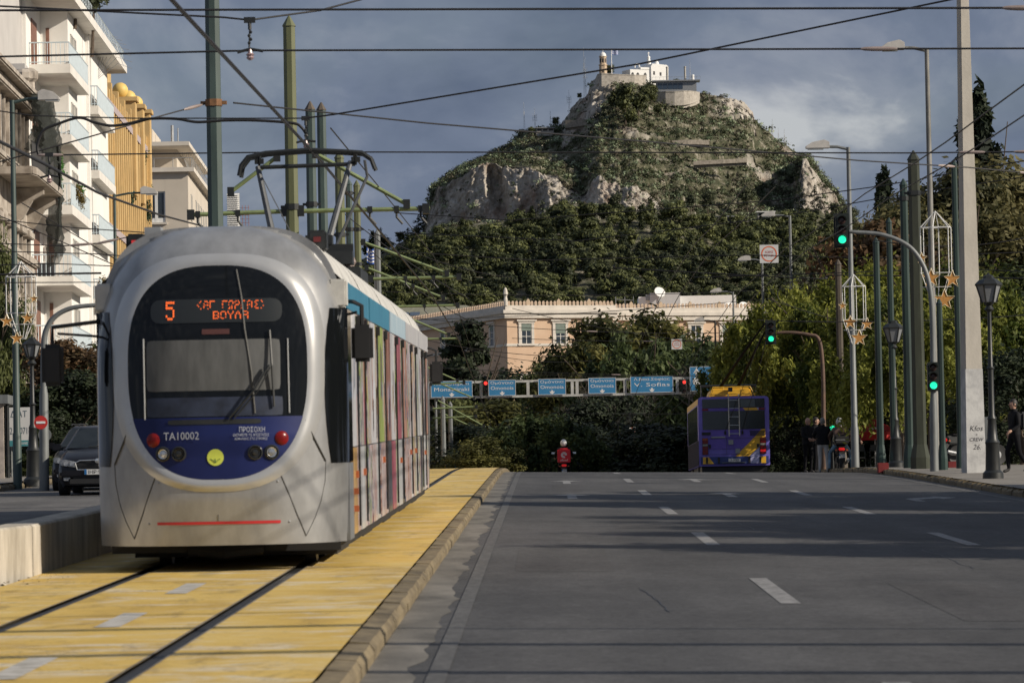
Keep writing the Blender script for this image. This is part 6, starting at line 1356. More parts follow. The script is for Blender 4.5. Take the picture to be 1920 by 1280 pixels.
# blind, dash and pillars seen through the screen, sitting on its surface depth
facepatch('sun_blind', -.66, .60, 1.72, 2.20, .008, mat('grey_blind', (.06, .063, .063), rough=.7, scale=2.2, col2=(.115, .118, .118), stretch=(3.5, 1, .8)), 24, 8, .03)
facepatch('dashboard', -.66, .62, 1.48, 1.66, .008, mat('cab_interior', (.022, .03, .055), rough=.5, scale=5, var=.5), 20, 4, .02)
for x, z0, z1 in ((-.69, 1.46, 2.22), (.67, 1.5, 2.2)): MB().tube([onface(x + .012 * (z1 - z) , z, .014) for z in np.linspace(z0, z1, 8)], .007, 5).build('screen_pillar', mat('pale_trim', (.40, .41, .41), var=.05), tram)
MB().tube([onface(x, z, .012) for x, z in ((.19, 2.86), (.24, 2.6), (.27, 2.3), (.33, 1.9), (.36, 1.5))], .011, 6).build('screen_joint', M_SEAM, tram)
wp = MB(); wp.tube([onface(.12, 1.46, .03), onface(.36, 1.72, .07), onface(.5, 1.95, .06)], .011, 6); wp.tube([onface(.17, 1.46, .03), onface(.40, 1.72, .07), onface(.51, 1.93, .06)], .008, 6); wp.build('wiper_arm', M_IRON, tram)
MB().tube([onface(.54, 1.56, .03), onface(.525, 1.95, .05), onface(.505, 2.28, .03)], .012, 6).build('wiper_blade', M_IRON, tram)
facepatch('screen_notch', -.46, .42, 1.405, 1.452, .016, M_IRON, 16, 2, .02)
# red bumper stripe, panel seams, bolts
facepatch('red_stripe', -.58, .58, .468, .495, .006, mat('red_stripe', (.55, .03, .035), rough=.4, var=.08), 24, 1)
def seam(pts, r=.006, off=.002): return MB().tube([onface(x, z, off) for x, z in pts], r, 5).build('panel_seam', M_SEAM, tram)
for s in (-1, 1):
    seam([(s * x, z) for x, z in ((.82, 1.43), (.88, 1.30), (.95, 1.15), (1.0, 1.04))], .007, .014); seam([(s * x, z) for x, z in ((.57, .97), (.65, .77), (.73, .55), (.81, .34))]); seam([(s * x, z) for x, z in ((1.0, 1.04), (.99, .85), (.95, .66), (.89, .5), (.81, .34))], .0035)
    for x, z in ((.74, 1.30), (.86, 1.24), (.46, .93), (.56, .86), (.66, .48)): ondome('bolt', s * x, z, .011, M_GREYM, .004)
seam([(0, .56), (0, .50)], .003)
# apron underside and bogie shadow gap
OUT2 = [p for p in body_outline(NT)]
YB0, YB1 = .95, 31.2
# side walls and roof shell by module
MODS = [(.95, 6.6), (6.85, 13.0), (13.25, 19.4), (19.65, 25.6), (25.85, 31.2)]
def section(pts, y0, y1, name, m_, par_=tram, smooth=True, ny=1):
    vs = []; fs = []; n = len(pts)
    for i in range(ny + 1): vs += [(x, y0 + (y1 - y0) * i / ny, z) for x, z in pts]
    for i in range(ny):
        for k in range(n - 1): a = i * n + k; fs.append((a, a + 1, a + 1 + n, a + n))
    return MB().add(vs, fs).build(name, m_, par_, smooth=smooth)
top = [p for p in OUT if p[1] >= 2.72]; top.sort(key=lambda p: -math.atan2(p[1] - 2.0, p[0]))
top = [(-1.168, 2.76)] + [p for p in top if p[1] > 2.8] + [(1.168, 2.76)]
for y0, y1 in MODS: section(top, y0, y1, 'roof', M_ROOF, ny=3)
# dark rooftop joints and equipment ridges
for y0, y1 in MODS:
    for k in range(1, 3): yy_ = y0 + (y1 - y0) * k / 3; section([(x * 1.004, 3.3 + (z - 3.3) * .998 + .004) for x, z in top], yy_ - .02, yy_ + .02, 'roof_joint', M_SEAM)
for (a, _), (b, _) in zip([(m[1], 0) for m in MODS[:-1]], [(m[0], 0) for m in MODS[1:]]):
    full = [(-1.13, .35), (-1.13, 2.5)] + [(x * .95, z - .06) for x, z in top] + [(1.13, 2.5), (1.13, .35)]
    section(full, a, b, 'bellows', M_BELLOW)
# wrapped sides: print on panels, doors and window strips, each its own piece
PAL = {'white': ((.70, .70, .72), (.55, .55, .59)), 'pinkwhite': ((.68, .64, .66), (.56, .46, .50)), 'magenta': ((.26, .04, .08), (.46, .16, .20)), 'coral': ((.36, .15, .10), (.55, .34, .27)), 'lime': ((.22, .30, .06), (.42, .50, .16)), 'lilac': ((.46, .43, .56), (.62, .60, .66)), 'dark': ((.03, .03, .035), (.10, .10, .11)), 'ochre': ((.36, .20, .05), (.56, .36, .14)), 'brick': ((.20, .07, .05), (.40, .22, .17)), 'grey': ((.40, .41, .43), (.56, .57, .58)), 'navyblue': ((.03, .06, .16), (.10, .16, .28))}
def wrapmix(seed):
    nm = 'wrap_artwork_%d' % seed
    if nm in MATS: return MATS[nm]
    m = mat(nm, (.6, .6, .6), rough=.33, var=0, coat=.25); t, b = nodes_of(m)
    rs = random.Random(seed); cs = [(.66, .66, .68), (.50, .50, .54), PAL[rs.choice(['magenta', 'coral', 'brick', 'lilac'])][1], (.68, .67, .68), PAL[rs.choice(['dark', 'navyblue', 'brick'])][0], PAL[rs.choice(['lime', 'ochre', 'coral', 'lilac'])][1], (.62, .60, .62), PAL[rs.choice(['magenta', 'dark', 'grey'])][0]]
    f1 = noise(t, 2.2 + rs.random(), 5, .6, (1, 1.3, .32), 1.1); c = ramp(t, f1, [(.30 + .055 * k, q) for k, q in enumerate(cs)])
    f2 = noise(t, 9, 4, .6, (1, 1, .5), .6); c = mixc(t, ramp(t, f2, [(.56, (0, 0, 0)), (.62, (.8, .8, .8))]), c, PAL[rs.choice(list(PAL))][1])
    t.links.new(c, b.inputs['Base Color']); return m
def wrap(k):
    if k == 'art': return wrapmix(rnd.randrange(6))
    return mat('wrap_' + k, PAL[k][0], rough=.33, scale=1.8, col2=PAL[k][1], stretch=(1, 1.6, .55), thr=(.38, .6), coat=.3)
UP = ['white', 'art', 'art', 'magenta', 'art', 'white', 'art', 'lime', 'art', 'brick', 'white', 'art', 'magenta', 'art', 'coral', 'art', 'white', 'art', 'art', 'grey', 'white', 'art', 'dark', 'art', 'coral', 'white']
LO = ['ochre', 'art', 'grey', 'art', 'art', 'white', 'art', 'grey', 'art', 'dark', 'art', 'grey', 'art', 'art', 'dark', 'art', 'grey', 'white', 'art', 'grey', 'magenta', 'art', 'grey', 'dark', 'art', 'white']
idx = 0
for mi_, (y0, y1) in enumerate(MODS):
    n = 5; ys = np.linspace(max(y0, 1.95) if mi_ == 0 else y0, y1 if mi_ < 4 else y1 - .9, n + 1)
    for s in (-1, 1):
        MB().box(min(s * 1.168, s * 1.19), max(y0, 1.12), 2.50, max(s * 1.168, s * 1.19), y1, 2.755).build('blue_band', M_CYAN if mi_ < 2 else mat('wrap_cyan_pale', (.16, .32, .42), rough=.4, scale=3, col2=(.55, .60, .64), stretch=(.3, 3, .4)) if mi_ == 2 else wrap('white'), tram)
        MB().box(min(s * 1.1, s * 1.165), y0, .34, max(s * 1.1, s * 1.165), y1, 2.5).build('side_wall', M_SILD, tram)
        for k in range(n):
            a, b_ = ys[k] + .015, ys[k + 1] - .015; door = k in (1, 3)
            c0, c1 = UP[(idx + k + (7 if s < 0 else 0)) % len(UP)], LO[(idx * 2 + k + (5 if s < 0 else 0)) % len(LO)]
            x0, x1 = s * 1.166, s * (1.192 if not door else 1.184)
            MB().box(min(x0, x1), a, 1.16, max(x0, x1), b_, 2.485).build('door' if door else 'window_panel', wrap(c0), tram)
            MB().box(min(x0, x1), a, .30, max(x0, x1), b_, 1.145).build('door_foot' if door else 'side_panel', wrap(c1), tram)
            x2 = s * 1.1935
            w_ = (b_ - a)
            # torn strokes of the printed artwork, flat vinyl
            for q in range(4):
                aa = a + w_ * rnd.uniform(.05, .72); z0 = rnd.uniform(1.17, 1.75); h_ = rnd.uniform(.35, .7)
                xv = (x1 + s * .0015); MB().poly([(xv, aa, z0), (xv, aa + w_ * .16, z0 + .05), (xv, aa + w_ * .22, z0 + h_), (xv, aa + w_ * .06, z0 + h_ * .9)]).build('print', wrap(rnd.choice(list(PAL))), tram)
            if door: MB().box(min(x1, s * (1.184 + .02)), (a + b_) / 2 - .02, .35, max(x1, s * 1.204), (a + b_) / 2 + .02, 2.46).build('door_edge', M_BELLOW, tram)
            if k == 2 or (k == 0 and mi_ in (0, 3)): MB().cbox((s * 1.205, b_ - .3 - .2 * (mi_ % 3), .88 + .07 * (mi_ % 2)), .03, .12, .07).build('marker_lamp', mat('orange_lens', (.40, .12, .05), rough=.3, var=.1), tram)
            if door: MB().cbox((s * 1.2, (a + b_) / 2, 2.42), .05, .3, .10).build('door_header', M_BELLOW, tram)
        # cab quarter: dark glass then steel skirt
        if mi_ == 0:
            MB().box(min(s * 1.166, s * 1.193), 1.0, 1.02, max(s * 1.166, s * 1.193), 1.92, 2.49).build('side_window', M_WSCR, tram); MB().box(min(s * 1.166, s * 1.193), 1.0, .27, max(s * 1.166, s * 1.193), 1.92, 1.01).build('cab_skirt', M_SILD, tram)
            MB().cbox((s * 1.12, .98, 2.635), .17, .30, .27).build('destination_box', mat('bleached_white', (.55, .54, .5), var=.15, scale=6), tram, bevel=.02)
            for z in (.55, .72): MB().cbox((s * 1.21, 2.05, z), .05, .10, .06).build('marker_lamp', mat('orange_lens', (.40, .12, .05)), tram)
        else: pass
    idx += 5
# rear cab
vs = []; fs = []; rr = [(1.0, 30.3), (1.0, 31.2), (.9, 31.9), (.7, 32.3), (.3, 32.5)]
for k_, y in rr: vs += [(p[0] * k_, y, 1.6 + (p[1] - 1.6) * (k_ * .3 + .7)) for p in OUT]
for i in range(len(rr) - 1):
    for k in range(NT): a, b_ = i * NT + k, i * NT + (k + 1) % NT; fs.append((a, b_, b_ + NT, a + NT))
fs.append(tuple(4 * NT + k for k in range(NT))); MB().add(vs, fs).build('rear_cab', M_SILV, tram, smooth=True)
MB().box(-1.1, 1.0, .18, 1.1, 31, .33).build('underframe', M_BLK, tram)
for y in (3.6, 10, 16.3, 22.6, 28.6):
    MB().box(-1.0, y - 1.3, .10, 1.0, y + 1.3, .34).build('bogie', M_BLK, tram)
    for s in (-1, 1):
        for dy in (-.85, .85): MB().lathe([(.05, -.06), (.3, -.06), (.31, .06), (.05, .06)], (s * .72, y + dy, .305), 20, 'x').build('wheel', M_RAIL, tram)
MB().tube([(-.34, .95, .22), (0, .8, .18), (.34, .95, .22)], .07, 8).build('coupler_cover', M_BLK, tram)
# mirrors
for s, y, h in ((-1, .85, .40), (1, 1.25, .36), (1, 30.9, .37)):
    x = s * (1.62 if s < 0 else 1.33); z = 2.0 if s < 0 else 2.16
    mr = MB().box(x - .105, y - .05, z - h / 2, x + .105, y + .05, z + h / 2).build('mirror', M_BLK, tram, bevel=.035); MB().box(x - .085, y + .052, z - h / 2 + .03, x + .085, y + .055, z + h / 2 - .03).build('mirror_glass', M_CHROME, mr)
    mb = MB(); mb.tube([(s * 1.1, y + .1, z + .42), (s * 1.25, y, z + .40), (x, y, z + .36), (x, y, z + h / 2)], .022, 6); mb.tube([(s * 1.1, y + .1, z + .26), (x - s * .05, y, z + .30)], .014, 6); mb.build('mirror_arm', M_BLK, tram)
    MB().cbox((s * 1.12, y + .15, z + .34), .12, .16, .22).build('mirror_bracket', M_BLK, tram)
# roof: tail lamps, aerial, pantograph
for x, z in ((-.87, 3.13), (.90, 3.13)):
    h = MB().box(x - .09, 1.5, z - .06, x + .09, 1.85, z + .14).build('roof_lamp', M_IRON, tram, bevel=.02); MB().cbox((x, 1.49, z + .05), .07, .03, .05).build('lens', mat('roof_tail', (.5, .03, .03), rough=.3, emit=.35 if x < 0 else .05) if x < 0 else mat('roof_tail_dull', (.12, .02, .02), rough=.3), h)
MB().cbox((-.74, 2.1, 3.27), .16, .3, .16).build('roof_box', M_GREYM, tram)
PY = 17.4
MB().lathe([(.12, 3.2), (.12, 3.56), (.09, 3.6), (.085, 3.66)], (-.27, 13.6, 0), 12).build('roof_insulator', mat('insulator_white', (.55, .54, .5), var=.1), tram)
MB().box(-.55, PY - 1.3, 3.25, .72, PY + 1.2, 3.42).build('pantograph_base', M_IRON, tram, bevel=.02)
for x in (-.45, .5):
    for dy in (-1.0, .8): MB().lathe([(.06, 3.4), (.08, 3.45), (.05, 3.5), (.08, 3.55), (.05, 3.62)], (x, PY + dy, 0), 8).build('base_insulator', M_INS, tram)
mb = MB(); mb.box(-.2, PY - 1.15, 3.62, .62, PY - .95, 3.72); mb.box(.0, PY - 1.2, 3.72, .35, PY - .8, 3.84); mb.box(.3, PY - 1.4, 3.45, .62, PY - .9, 3.62); mb.build('pantograph_frame', M_IRON, tram)
mb = MB(); mb.tube([(-.42, PY - .4, 3.62), (-.68, PY, 4.82)], [.05, .035], 8); mb.tube([(.25, PY - .6, 3.7), (.56, PY, 4.86)], [.05, .035], 8); mb.tube([(.30, PY - .3, 3.6), (.78, PY, 4.66), (.75, PY, 4.88)], .02, 6); mb.tube([(-.42, PY - .4, 3.62), (.3, PY - .5, 3.68)], .05, 8); mb.tube([(-.66, PY, 4.75), (-.15, PY - .3, 3.75)], .008, 4); mb.build('pantograph_arm', mat('pantograph_grey', (.10, .105, .11), rough=.5, metal=.3, var=.2), tram)
PH = 4.99
mb = MB()
for dy in (-.22, .22): mb.tube([(-.92, PY + dy, PH - .30), (-.89, PY + dy, PH - .16), (-.80, PY + dy, PH - .05), (-.56, PY + dy, PH), (0, PY + dy, PH + .03), (.48, PY + dy, PH), (.72, PY + dy, PH - .02), (.84, PY + dy, PH - .1), (.89, PY + dy, PH - .24)], .028, 8)
mb.tube([(-.64, PY, PH - .18), (.62, PY, PH - .16)], .028, 8)
for x in (-.66, .63): mb.tube([(x, PY - .2, PH - .02), (x, PY, PH - .16), (x, PY + .2, PH - .02)], .016, 6); mb.cbox((x, PY, PH - .1), .12, .08, .07)
mb.build('pantograph_head', M_IRON, tram, smooth=True)
# ================================================================== trolleybus seen from behind
M_PUR = mat('bus_purple', (.13, .085, .42), rough=.45, scale=1.5, var=.14); M_PURL = mat('bus_violet_edge', (.20, .165, .56), rough=.5, var=.1, spec=.3); M_BYEL = mat('bus_yellow', (.75, .42, .03), rough=.45, var=.08, coat=.1); M_LAV = mat('bus_lavender', (.48, .47, .72), rough=.45, var=.06); M_BGL = mat('bus_glass', (.012, .018, .02), rough=.08, var=.2, spec=.8); M_RLENS = mat('red_lens', (.16, .008, .008), rough=.2, var=.15); M_DISH = M_WHITE
YBUS = 154.5; qb = at(1378, 880, YBUS); bus = thing('trolleybus', 'purple trolleybus with yellow slash and rear ladder seen from behind', 'bus', (qb.x, YBUS, zb(YBUS, qb.x) - .14))
k_ = .0028; bx_ = lambda x: (x - 590) * k_; bz_ = lambda y: .45 + (1115 - y) * k_
L_ = 11.8
def rbox(x0, z0, x1, z1, y0, y1, r):
    P_ = []
    for cx, cz, a0 in ((x1 - r, z1 - r, 0), (x0 + r, z1 - r, 90), (x0 + r, z0 + .04, 180), (x1 - r, z0 + .04, 270)):
        rr = r if a0 < 180 else .04; c2 = (cx if a0 < 180 else (x0 + .04 if a0 == 180 else x1 - .04))
        for t_ in (0, 30, 60, 90): a = math.radians(a0 + t_); P_.append((c2 + rr * math.cos(a), cz + rr * math.sin(a)))
    return MB().prism(P_, lambda x, z: (x, y0, z), lambda x, z: (x, y1, z))
HB = bz_(265)
for s in (-1, 1): MB().box(min(s * 1.25, s * 1.255), .1, .42, max(s * 1.25, s * 1.255), 11.7, 1.29).build('side_panel', mat('bus_side_shade', (.05, .045, .06), rough=.9, spec=.1), bus)  # dark panels over the violet flanks, the shade there put into their colour
rbox(-1.25, .38, 1.25, HB, .06, L_, .13).build('body', M_PURL, bus, smooth=True, bevel=.03)
MB().box(-1.13, .04, .98, 1.13, .058, bz_(682)).build('engine_door', M_PUR, bus); MB().box(-1.13, .045, bz_(443), 1.13, .059, bz_(410)).build('waist_strip', M_PUR, bus)
def bplate(name, x0, y0, x1, y1, m_, y=.03, th=.03, par_=None): return MB().box(bx_(x0), y, bz_(y1), bx_(x1), y + th, bz_(y0)).build(name, m_, par_ or bus)
bplate('rear_window', 195, 447, 980, 680, M_BGL); bplate('upper_window', 195, 295, 980, 407, M_BGL)
bplate('route_box', 680, 305, 860, 398, mat('dull_screen', (.10, .12, .125), rough=.3), .024, .006)
for pts, m_, nm in (([(590, 1030), (860, 768), (985, 768), (985, 830), (765, 1030)], M_BYEL, 'yellow_slash'), ([(925, 690), (950, 682), (985, 682), (985, 768), (860, 768)], M_BYEL, 'yellow_slash'), ([(772, 1020), (905, 912), (905, 1020)], M_LAV, 'lavender_slash'), ([(705, 411), (880, 411), (900, 443), (735, 443)], M_BYEL, 'yellow_slash'), ([(882, 411), (910, 411), (903, 443)], M_LAV, 'lavender_slash')):
    MB().prism([(bx_(a), bz_(c)) for a, c in pts], lambda x, z: (x, .034, z), lambda x, z: (x, .05, z)).build(nm, m_, bus)
bplate('bumper', 165, 1022, 1018, 1112, mat('bus_blue', (.03, .05, .19), rough=.45), .0, .06)
for x0, x1, m_ in ((190, 330, M_BYEL), (790, 925, M_LAV), (925, 985, M_BYEL)): MB().prism([(bx_(x0), bz_(1110)), (bx_(x1), bz_(1110)), (bx_(x1 if x0 != 190 else 265), bz_(1024)), (bx_(x0), bz_(1024))], lambda x, z: (x, -.006, z), lambda x, z: (x, .01, z)).build('bumper_paint', m_, bus)
for x in (240, 390, 775, 913): MB().box(bx_(x) - .035, -.03, bz_(1105), bx_(x) + .035, .0, bz_(1028)).build('bumper_pad', M_BLK, bus, bevel=.01)
p_ = bplate('number_plate', 510, 1048, 665, 1086, M_SGNW, -.02, .012); text('7 597', .3, .075, facing((bx_(588), -.022, bz_(1067))), M_TXTK, p_)
bplate('step_bar', 430, 1092, 730, 1100, M_GALV, -.06, .06)
for x0, x1 in ((185, 258), (912, 990)):
    h = bplate('tail_light', x0, 785, x1, 992, M_BLK, .0, .05)
    for y0, y1, m_ in ((787, 812, mat('amber_lens', (.30, .07, .02), rough=.25)), (815, 855, M_RLENS), (860, 885, mat('clear_lens', (.25, .24, .21), rough=.2)), (892, 935, M_RLENS), (938, 968, mat('brake_lit', (.5, .015, .015), rough=.2, emit=.5) if x0 > 500 else M_RLENS), (972, 990, M_RLENS)): bplate('lens', x0 + 4, y0, x1 - 4, y1, m_, -.012, .012, h)
for x0, x1 in ((195, 270), (905, 980)): bplate('upper_lamp', x0, 414, x1, 438, M_RLENS, .02, .02)
mb = MB()
for k in range(15): mb.box(bx_(792 + k * 12.6), .02, bz_(766), bx_(798 + k * 12.6), .04, bz_(706))
mb.build('grille', M_BLK, bus); bplate('grille_frame', 783, 700, 988, 704, M_BLK, .02, .03)
for x0, y0, x1, y1, m_ in ((183, 710, 293, 745, M_BLK), (515, 812, 577, 870, M_GREYM), (603, 922, 660, 982, M_GREYM), (265, 866, 293, 912, M_BLK), (873, 866, 902, 912, M_BLK), (300, 766, 478, 784, M_GREYM), (465, 700, 490, 742, M_BLK), (682, 700, 706, 742, M_BLK)): bplate('fitting', x0, y0, x1, y1, m_, .0, .04)
for y, x0, x1 in ((790, 265, 905), (990, 265, 990)): bplate('door_seam', x0, y, x1, y + 3, M_SEAM, .032, .006)
bplate('door_seam', 490, 790, 493, 990, M_SEAM, .032, .006)
mb = MB()
for x in (525, 657): mb.tube([(bx_(x), -.1, bz_(765)), (bx_(x), -.1, bz_(255)), (bx_(x), .25, bz_(240))], .02, 6); mb.tube([(bx_(x), -.1, bz_(740)), (bx_(x), .04, bz_(740))], .015, 5); mb.tube([(bx_(x), -.1, bz_(420)), (bx_(x), .04, bz_(420))], .015, 5)
for y in (316, 418, 524, 630, 736): mb.tube([(bx_(525), -.1, bz_(y)), (bx_(657), -.1, bz_(y))], .016, 6)
mb.build('ladder', mat('bare_aluminium', (.45, .45, .44), rough=.35, metal=.6), bus)
MB().prism([(bx_(305), HB + .02), (bx_(855), HB + .02), (bx_(820), HB + .34), (bx_(345), HB + .34)], lambda x, z: (x, 1.2, z), lambda x, z: (x, 5.5, z)).build('roof_pod', M_BYEL, bus, bevel=.04)
mb = MB(); mb.tube([(bx_(300), .9, HB + .02), (bx_(345), .9, HB + .36), (bx_(820), .9, HB + .36), (bx_(880), .9, HB + .02)], .022, 6); mb.tube([(bx_(300), .7, HB + .1), (bx_(880), .7, HB + .1)], .018, 6)
for x in (480, 698): mb.tube([(bx_(x), .9, HB), (bx_(x), .9, HB + .36)], .02, 6)
mb.build('roof_rail', M_BYEL, bus)
MB().box(-.14, .6, HB + .2, .0, 1.15, HB + .34).build('roof_box', M_BLK, bus)
for s in (-1, 1):
    for k in range(6): MB().box(min(s * 1.25, s * 1.256), .9 + k * 1.75, 1.3, max(s * 1.25, s * 1.256), 2.5 + k * 1.75, HB - .3).build('side_window', M_BGL, bus)
    MB().box(min(s * 1.25, s * 1.257), .2, HB - .26, max(s * 1.25, s * 1.257), L_ - .2, HB - .06).build('roof_band', M_BYEL, bus)
    for y in (2.9, 9.2): MB().lathe([(.06, -.12), (.46, -.12), (.48, .12), (.06, .12)], (s * 1.08, y, .48), 20, 'x').build('wheel', M_BLK, bus)
MB().box(-1.15, .2, .16, 1.15, L_ - .3, .4).build('underbody', M_BLK, bus)
inv = Vector(bus.location)
for a, b_ in (((1346, 728), (1438, 601)), ((1382, 724), (1447, 598))):
    p0, p1 = at(a[0], a[1] + 4, 158.6) - inv, at(b_[0], b_[1], 153) - inv
    MB().tube([p0, p0.lerp(p1, .5) + Vector((0, 0, .05)), p1], [.06, .045, .03], 8).tube([p0 + Vector((0, .5, -.5)), p0], .07, 6).build('trolley_pole', mat('trolley_pole_black', (.010, .010, .010), rough=.9, spec=.1, var=0), bus)
    t_ = Vector((bx_(478 if a[0] < 1360 else 694), -.02, bz_(700))); MB().tube([p1.lerp(p0, .04), p1.lerp(t_, .5) + Vector((0, 0, -.1)), t_], .009, 4).build('retriever_rope', M_WIRE, bus)
MB().tube([(-1.0, 3.5, HB), (-1.0, 4, HB + .5), (1.0, 4, HB + .5), (1.0, 3.5, HB)], .05, 6).build('pole_base', M_IRON, bus)

# ================================================================== dark car on the left carriageway
M_CAR = mat('black_car_paint', (.007, .007, .010), rough=.3, var=.1, coat=.1, spec=.35); M_HL = mat('headlamp_glass', (.40, .42, .44), rough=.12, var=.3, scale=25, metal=.3); M_WS = mat('car_glass', (.016, .02, .022), rough=.08, var=.2, spec=.45)
YCAR = 90.5; qc = at(183, 928, YCAR); car = thing('parked_car', 'black estate car facing the camera half hidden by the tram', 'car', (qc.x, YCAR, zb(YCAR) - .07), 0, None, math.atan(SL))
# body loft along y from the nose: half width, lower edge, shoulder height, top height
ST = [(0.14, .62, .32, .52, .56), (.19, .76, .24, .60, .70), (.33, .83, .20, .68, .80), (.9, .875, .18, .80, .93), (1.25, .88, .18, .86, .98), (2.0, .885, .18, .92, 1.0), (3.6, .885, .2, .94, 1.0), (4.3, .86, .24, .92, .98), (4.55, .78, .34, .8, .9)]
vs = []; fs = []
for y, w, b0, sh, tp in ST: vs += [(-w * .9, y, b0), (-w, y, b0 + .14), (-w, y, sh - .1), (-w * .97, y, sh), (-w * .80, y, tp), (0, y, tp + .025), (w * .80, y, tp), (w * .97, y, sh), (w, y, sh - .1), (w, y, b0 + .14), (w * .9, y, b0)]
for i in range(len(ST) - 1):
    for k in range(10): a = i * 11 + k; fs.append((a, a + 11, a + 12, a + 1))
    fs.append((i * 11 + 10, i * 11 + 21, i * 11 + 11, i * 11))
fs.append(tuple(range(11))); fs.append(tuple(range((len(ST) - 1) * 11, len(ST) * 11))[::-1])
MB().add(vs, fs).build('body', M_CAR, car, smooth=True, bevel=0)
CB = [(1.22, .80, .97, .80, .99), (1.95, .84, .96, .60, 1.42), (2.5, .85, .96, .60, 1.465), (3.8, .84, .96, .585, 1.45), (4.35, .80, .96, .70, 1.02)]
vs = []; fs = []
for y, wb, zb0, wt, zt in CB: vs += [(-wb, y, zb0), (-wt - .02, y, zt - .05), (-wt + .06, y, zt), (wt - .06, y, zt), (wt + .02, y, zt - .05), (wb, y, zb0)]
for i in range(len(CB) - 1):
    for k in range(5): a = i * 6 + k; fs.append((a, a + 6, a + 7, a + 1))
MB().add(vs, fs).build('cabin', M_CAR, car, smooth=True)
MB().add([(-.72, 1.24, 1.005), (.72, 1.24, 1.005), (.555, 1.90, 1.40), (-.555, 1.90, 1.40)], [(0, 1, 2, 3)]).build('windscreen', M_WS, car)
for s in (-1, 1):
    MB().add([(s * .845, 1.75, .99), (s * .852, 3.7, .99), (s * .63, 3.6, 1.38), (s * .63, 2.1, 1.38)], [(0, 1, 2, 3)]).build('side_window', M_WS, car)
    h = MB().prism([(s * .44, .60), (s * .78, .65), (s * .80, .76), (s * .70, .775), (s * .45, .72)], lambda x, z: (x, .10 + .28 * max(0, abs(x) - .5), z), lambda x, z: (x, .30, z)).build('headlight', M_HL, car, bevel=.012)
    for x in (.53, .66): MB().lathe([(.05, -.01), (.05, .012), (.02, .02), (.004, .008)], (s * x, .10 + .28 * max(0, x - .5), .685), 12, 'y').build('bulb', M_CHROME, h)
    MB().cbox((s * .60, .085, .375), .22, .05, .09).build('fog_lamp', M_HL, car, bevel=.015)
    MB().cbox((s * 1.0, 1.55, 1.02), .2, .12, .15).cbox((s * .9, 1.5, .98), .14, .05, .05).build('wing_mirror', M_CAR, car, bevel=.03)
    for y in (.85, 3.45):
        w_ = MB().lathe([(.12, -.1), (.30, -.105), (.325, -.08), (.325, .08), (.30, .105), (.12, .1)], (s * .77, y, .325), 24, 'x').build('wheel', M_BLK, car, smooth=True); MB().lathe([(.02, -.02), (.2, -.02), (.21, .03), (.02, .04)], (s * .86, y, .325), 16, 'x').build('rim', M_GREYM, w_)
MB().prism([(-.40, .56), (.40, .56), (.44, .70), (.36, .735), (-.36, .735), (-.44, .70)], lambda x, z: (x, .06 + .1 * abs(x), z), lambda x, z: (x, .25, z)).build('grille', M_BLK, car)
mb = MB()
for z in (.59, .625, .66, .695): mb.cbox((0, .058, z), .74, .012, .008)
mb.build('grille_bar', M_IRON, car); MB().tube([(-.42, .075, .555), (-.46, .08, .70), (-.37, .08, .745), (0, .05, .755), (.37, .08, .745), (.46, .08, .70), (.42, .075, .555), (0, .045, .55), (-.42, .075, .555)], .013, 6).build('grille_frame', M_CHROME, car)
MB().lathe([(.055, .02), (.05, -.01), (.004, -.02)], (0, .05, .735), 14, 'y').build('badge', M_CHROME, car)
MB().box(-.6, .03, .24, .6, .2, .40).build('lower_grille', M_BLK, car, bevel=.03); MB().box(-.78, .01, .40, .78, .3, .545).build('bumper', M_CAR, car, bevel=.04)
p_ = MB().box(-.265, -.012, .455, .265, .0, .565).build('number_plate', M_SGNW, car); MB().box(-.262, -.016, .457, -.215, -.0125, .563).build('plate_band', M_SGNB, p_); text('ΙΗΡ·9547', .42, .075, facing((.03, -.0145, .51)), M_TXTK, p_)
for s in (-1, 1): MB().tube([(s * .58, 2.1, 1.46), (s * .58, 2.2, 1.5), (s * .58, 3.7, 1.49), (s * .58, 3.8, 1.45)], .015, 6).build('roof_rail', M_BLK, car)
MB().tube([(-.3, 1.26, 1.02), (.1, 1.30, 1.045)], .01, 5).build('wiper', M_BLK, car)
# a second dark car behind it
c2 = copy_tree(car); c2.location = (at(176, 884, 97).x - .12, 97.0, zb(97) - .07); c2['label'] = 'second dark car close behind the front black car'

# ================================================================== people
M_SKIN = mat('skin', (.42, .25, .18), rough=.6, var=.08); M_JBLK = mat('black_jacket', (.010, .010, .012), rough=.8, spec=.2, var=.35, scale=6, bump=.3); M_TGREY = mat('light_grey_trousers', (.55, .53, .50), rough=.85, var=.12, bump=.4, bscale=9); M_TBLK = mat('black_trousers', (.009, .009, .011), rough=.9, spec=.15, var=.3, bump=.3); M_JEAN = mat('blue_jeans', (.18, .28, .37), rough=.85, scale=6, var=.25, bump=.3); M_SHOE = mat('dark_shoes', (.03, .028, .027), rough=.6); M_BRN = mat('brown_leather', (.075, .045, .035), rough=.45, var=.3, scale=5); M_HAIR = mat('dark_hair', (.02, .016, .013), rough=.6); M_HGREY = mat('grey_hair', (.24, .23, .21), rough=.7, var=.2, scale=20); M_HELM = mat('pale_helmet', (.55, .55, .52), rough=.35, scale=3, var=.2); M_HELW = mat('white_helmet', (.72, .72, .71), rough=.3, scale=3, var=.1); M_WSHOE = mat('white_trainers', (.6, .6, .58), rough=.6); M_RED = mat('courier_red', (.68, .02, .035), rough=.55, var=.08); M_PATCH = mat('grey_patch', (.42, .44, .47), var=.1)
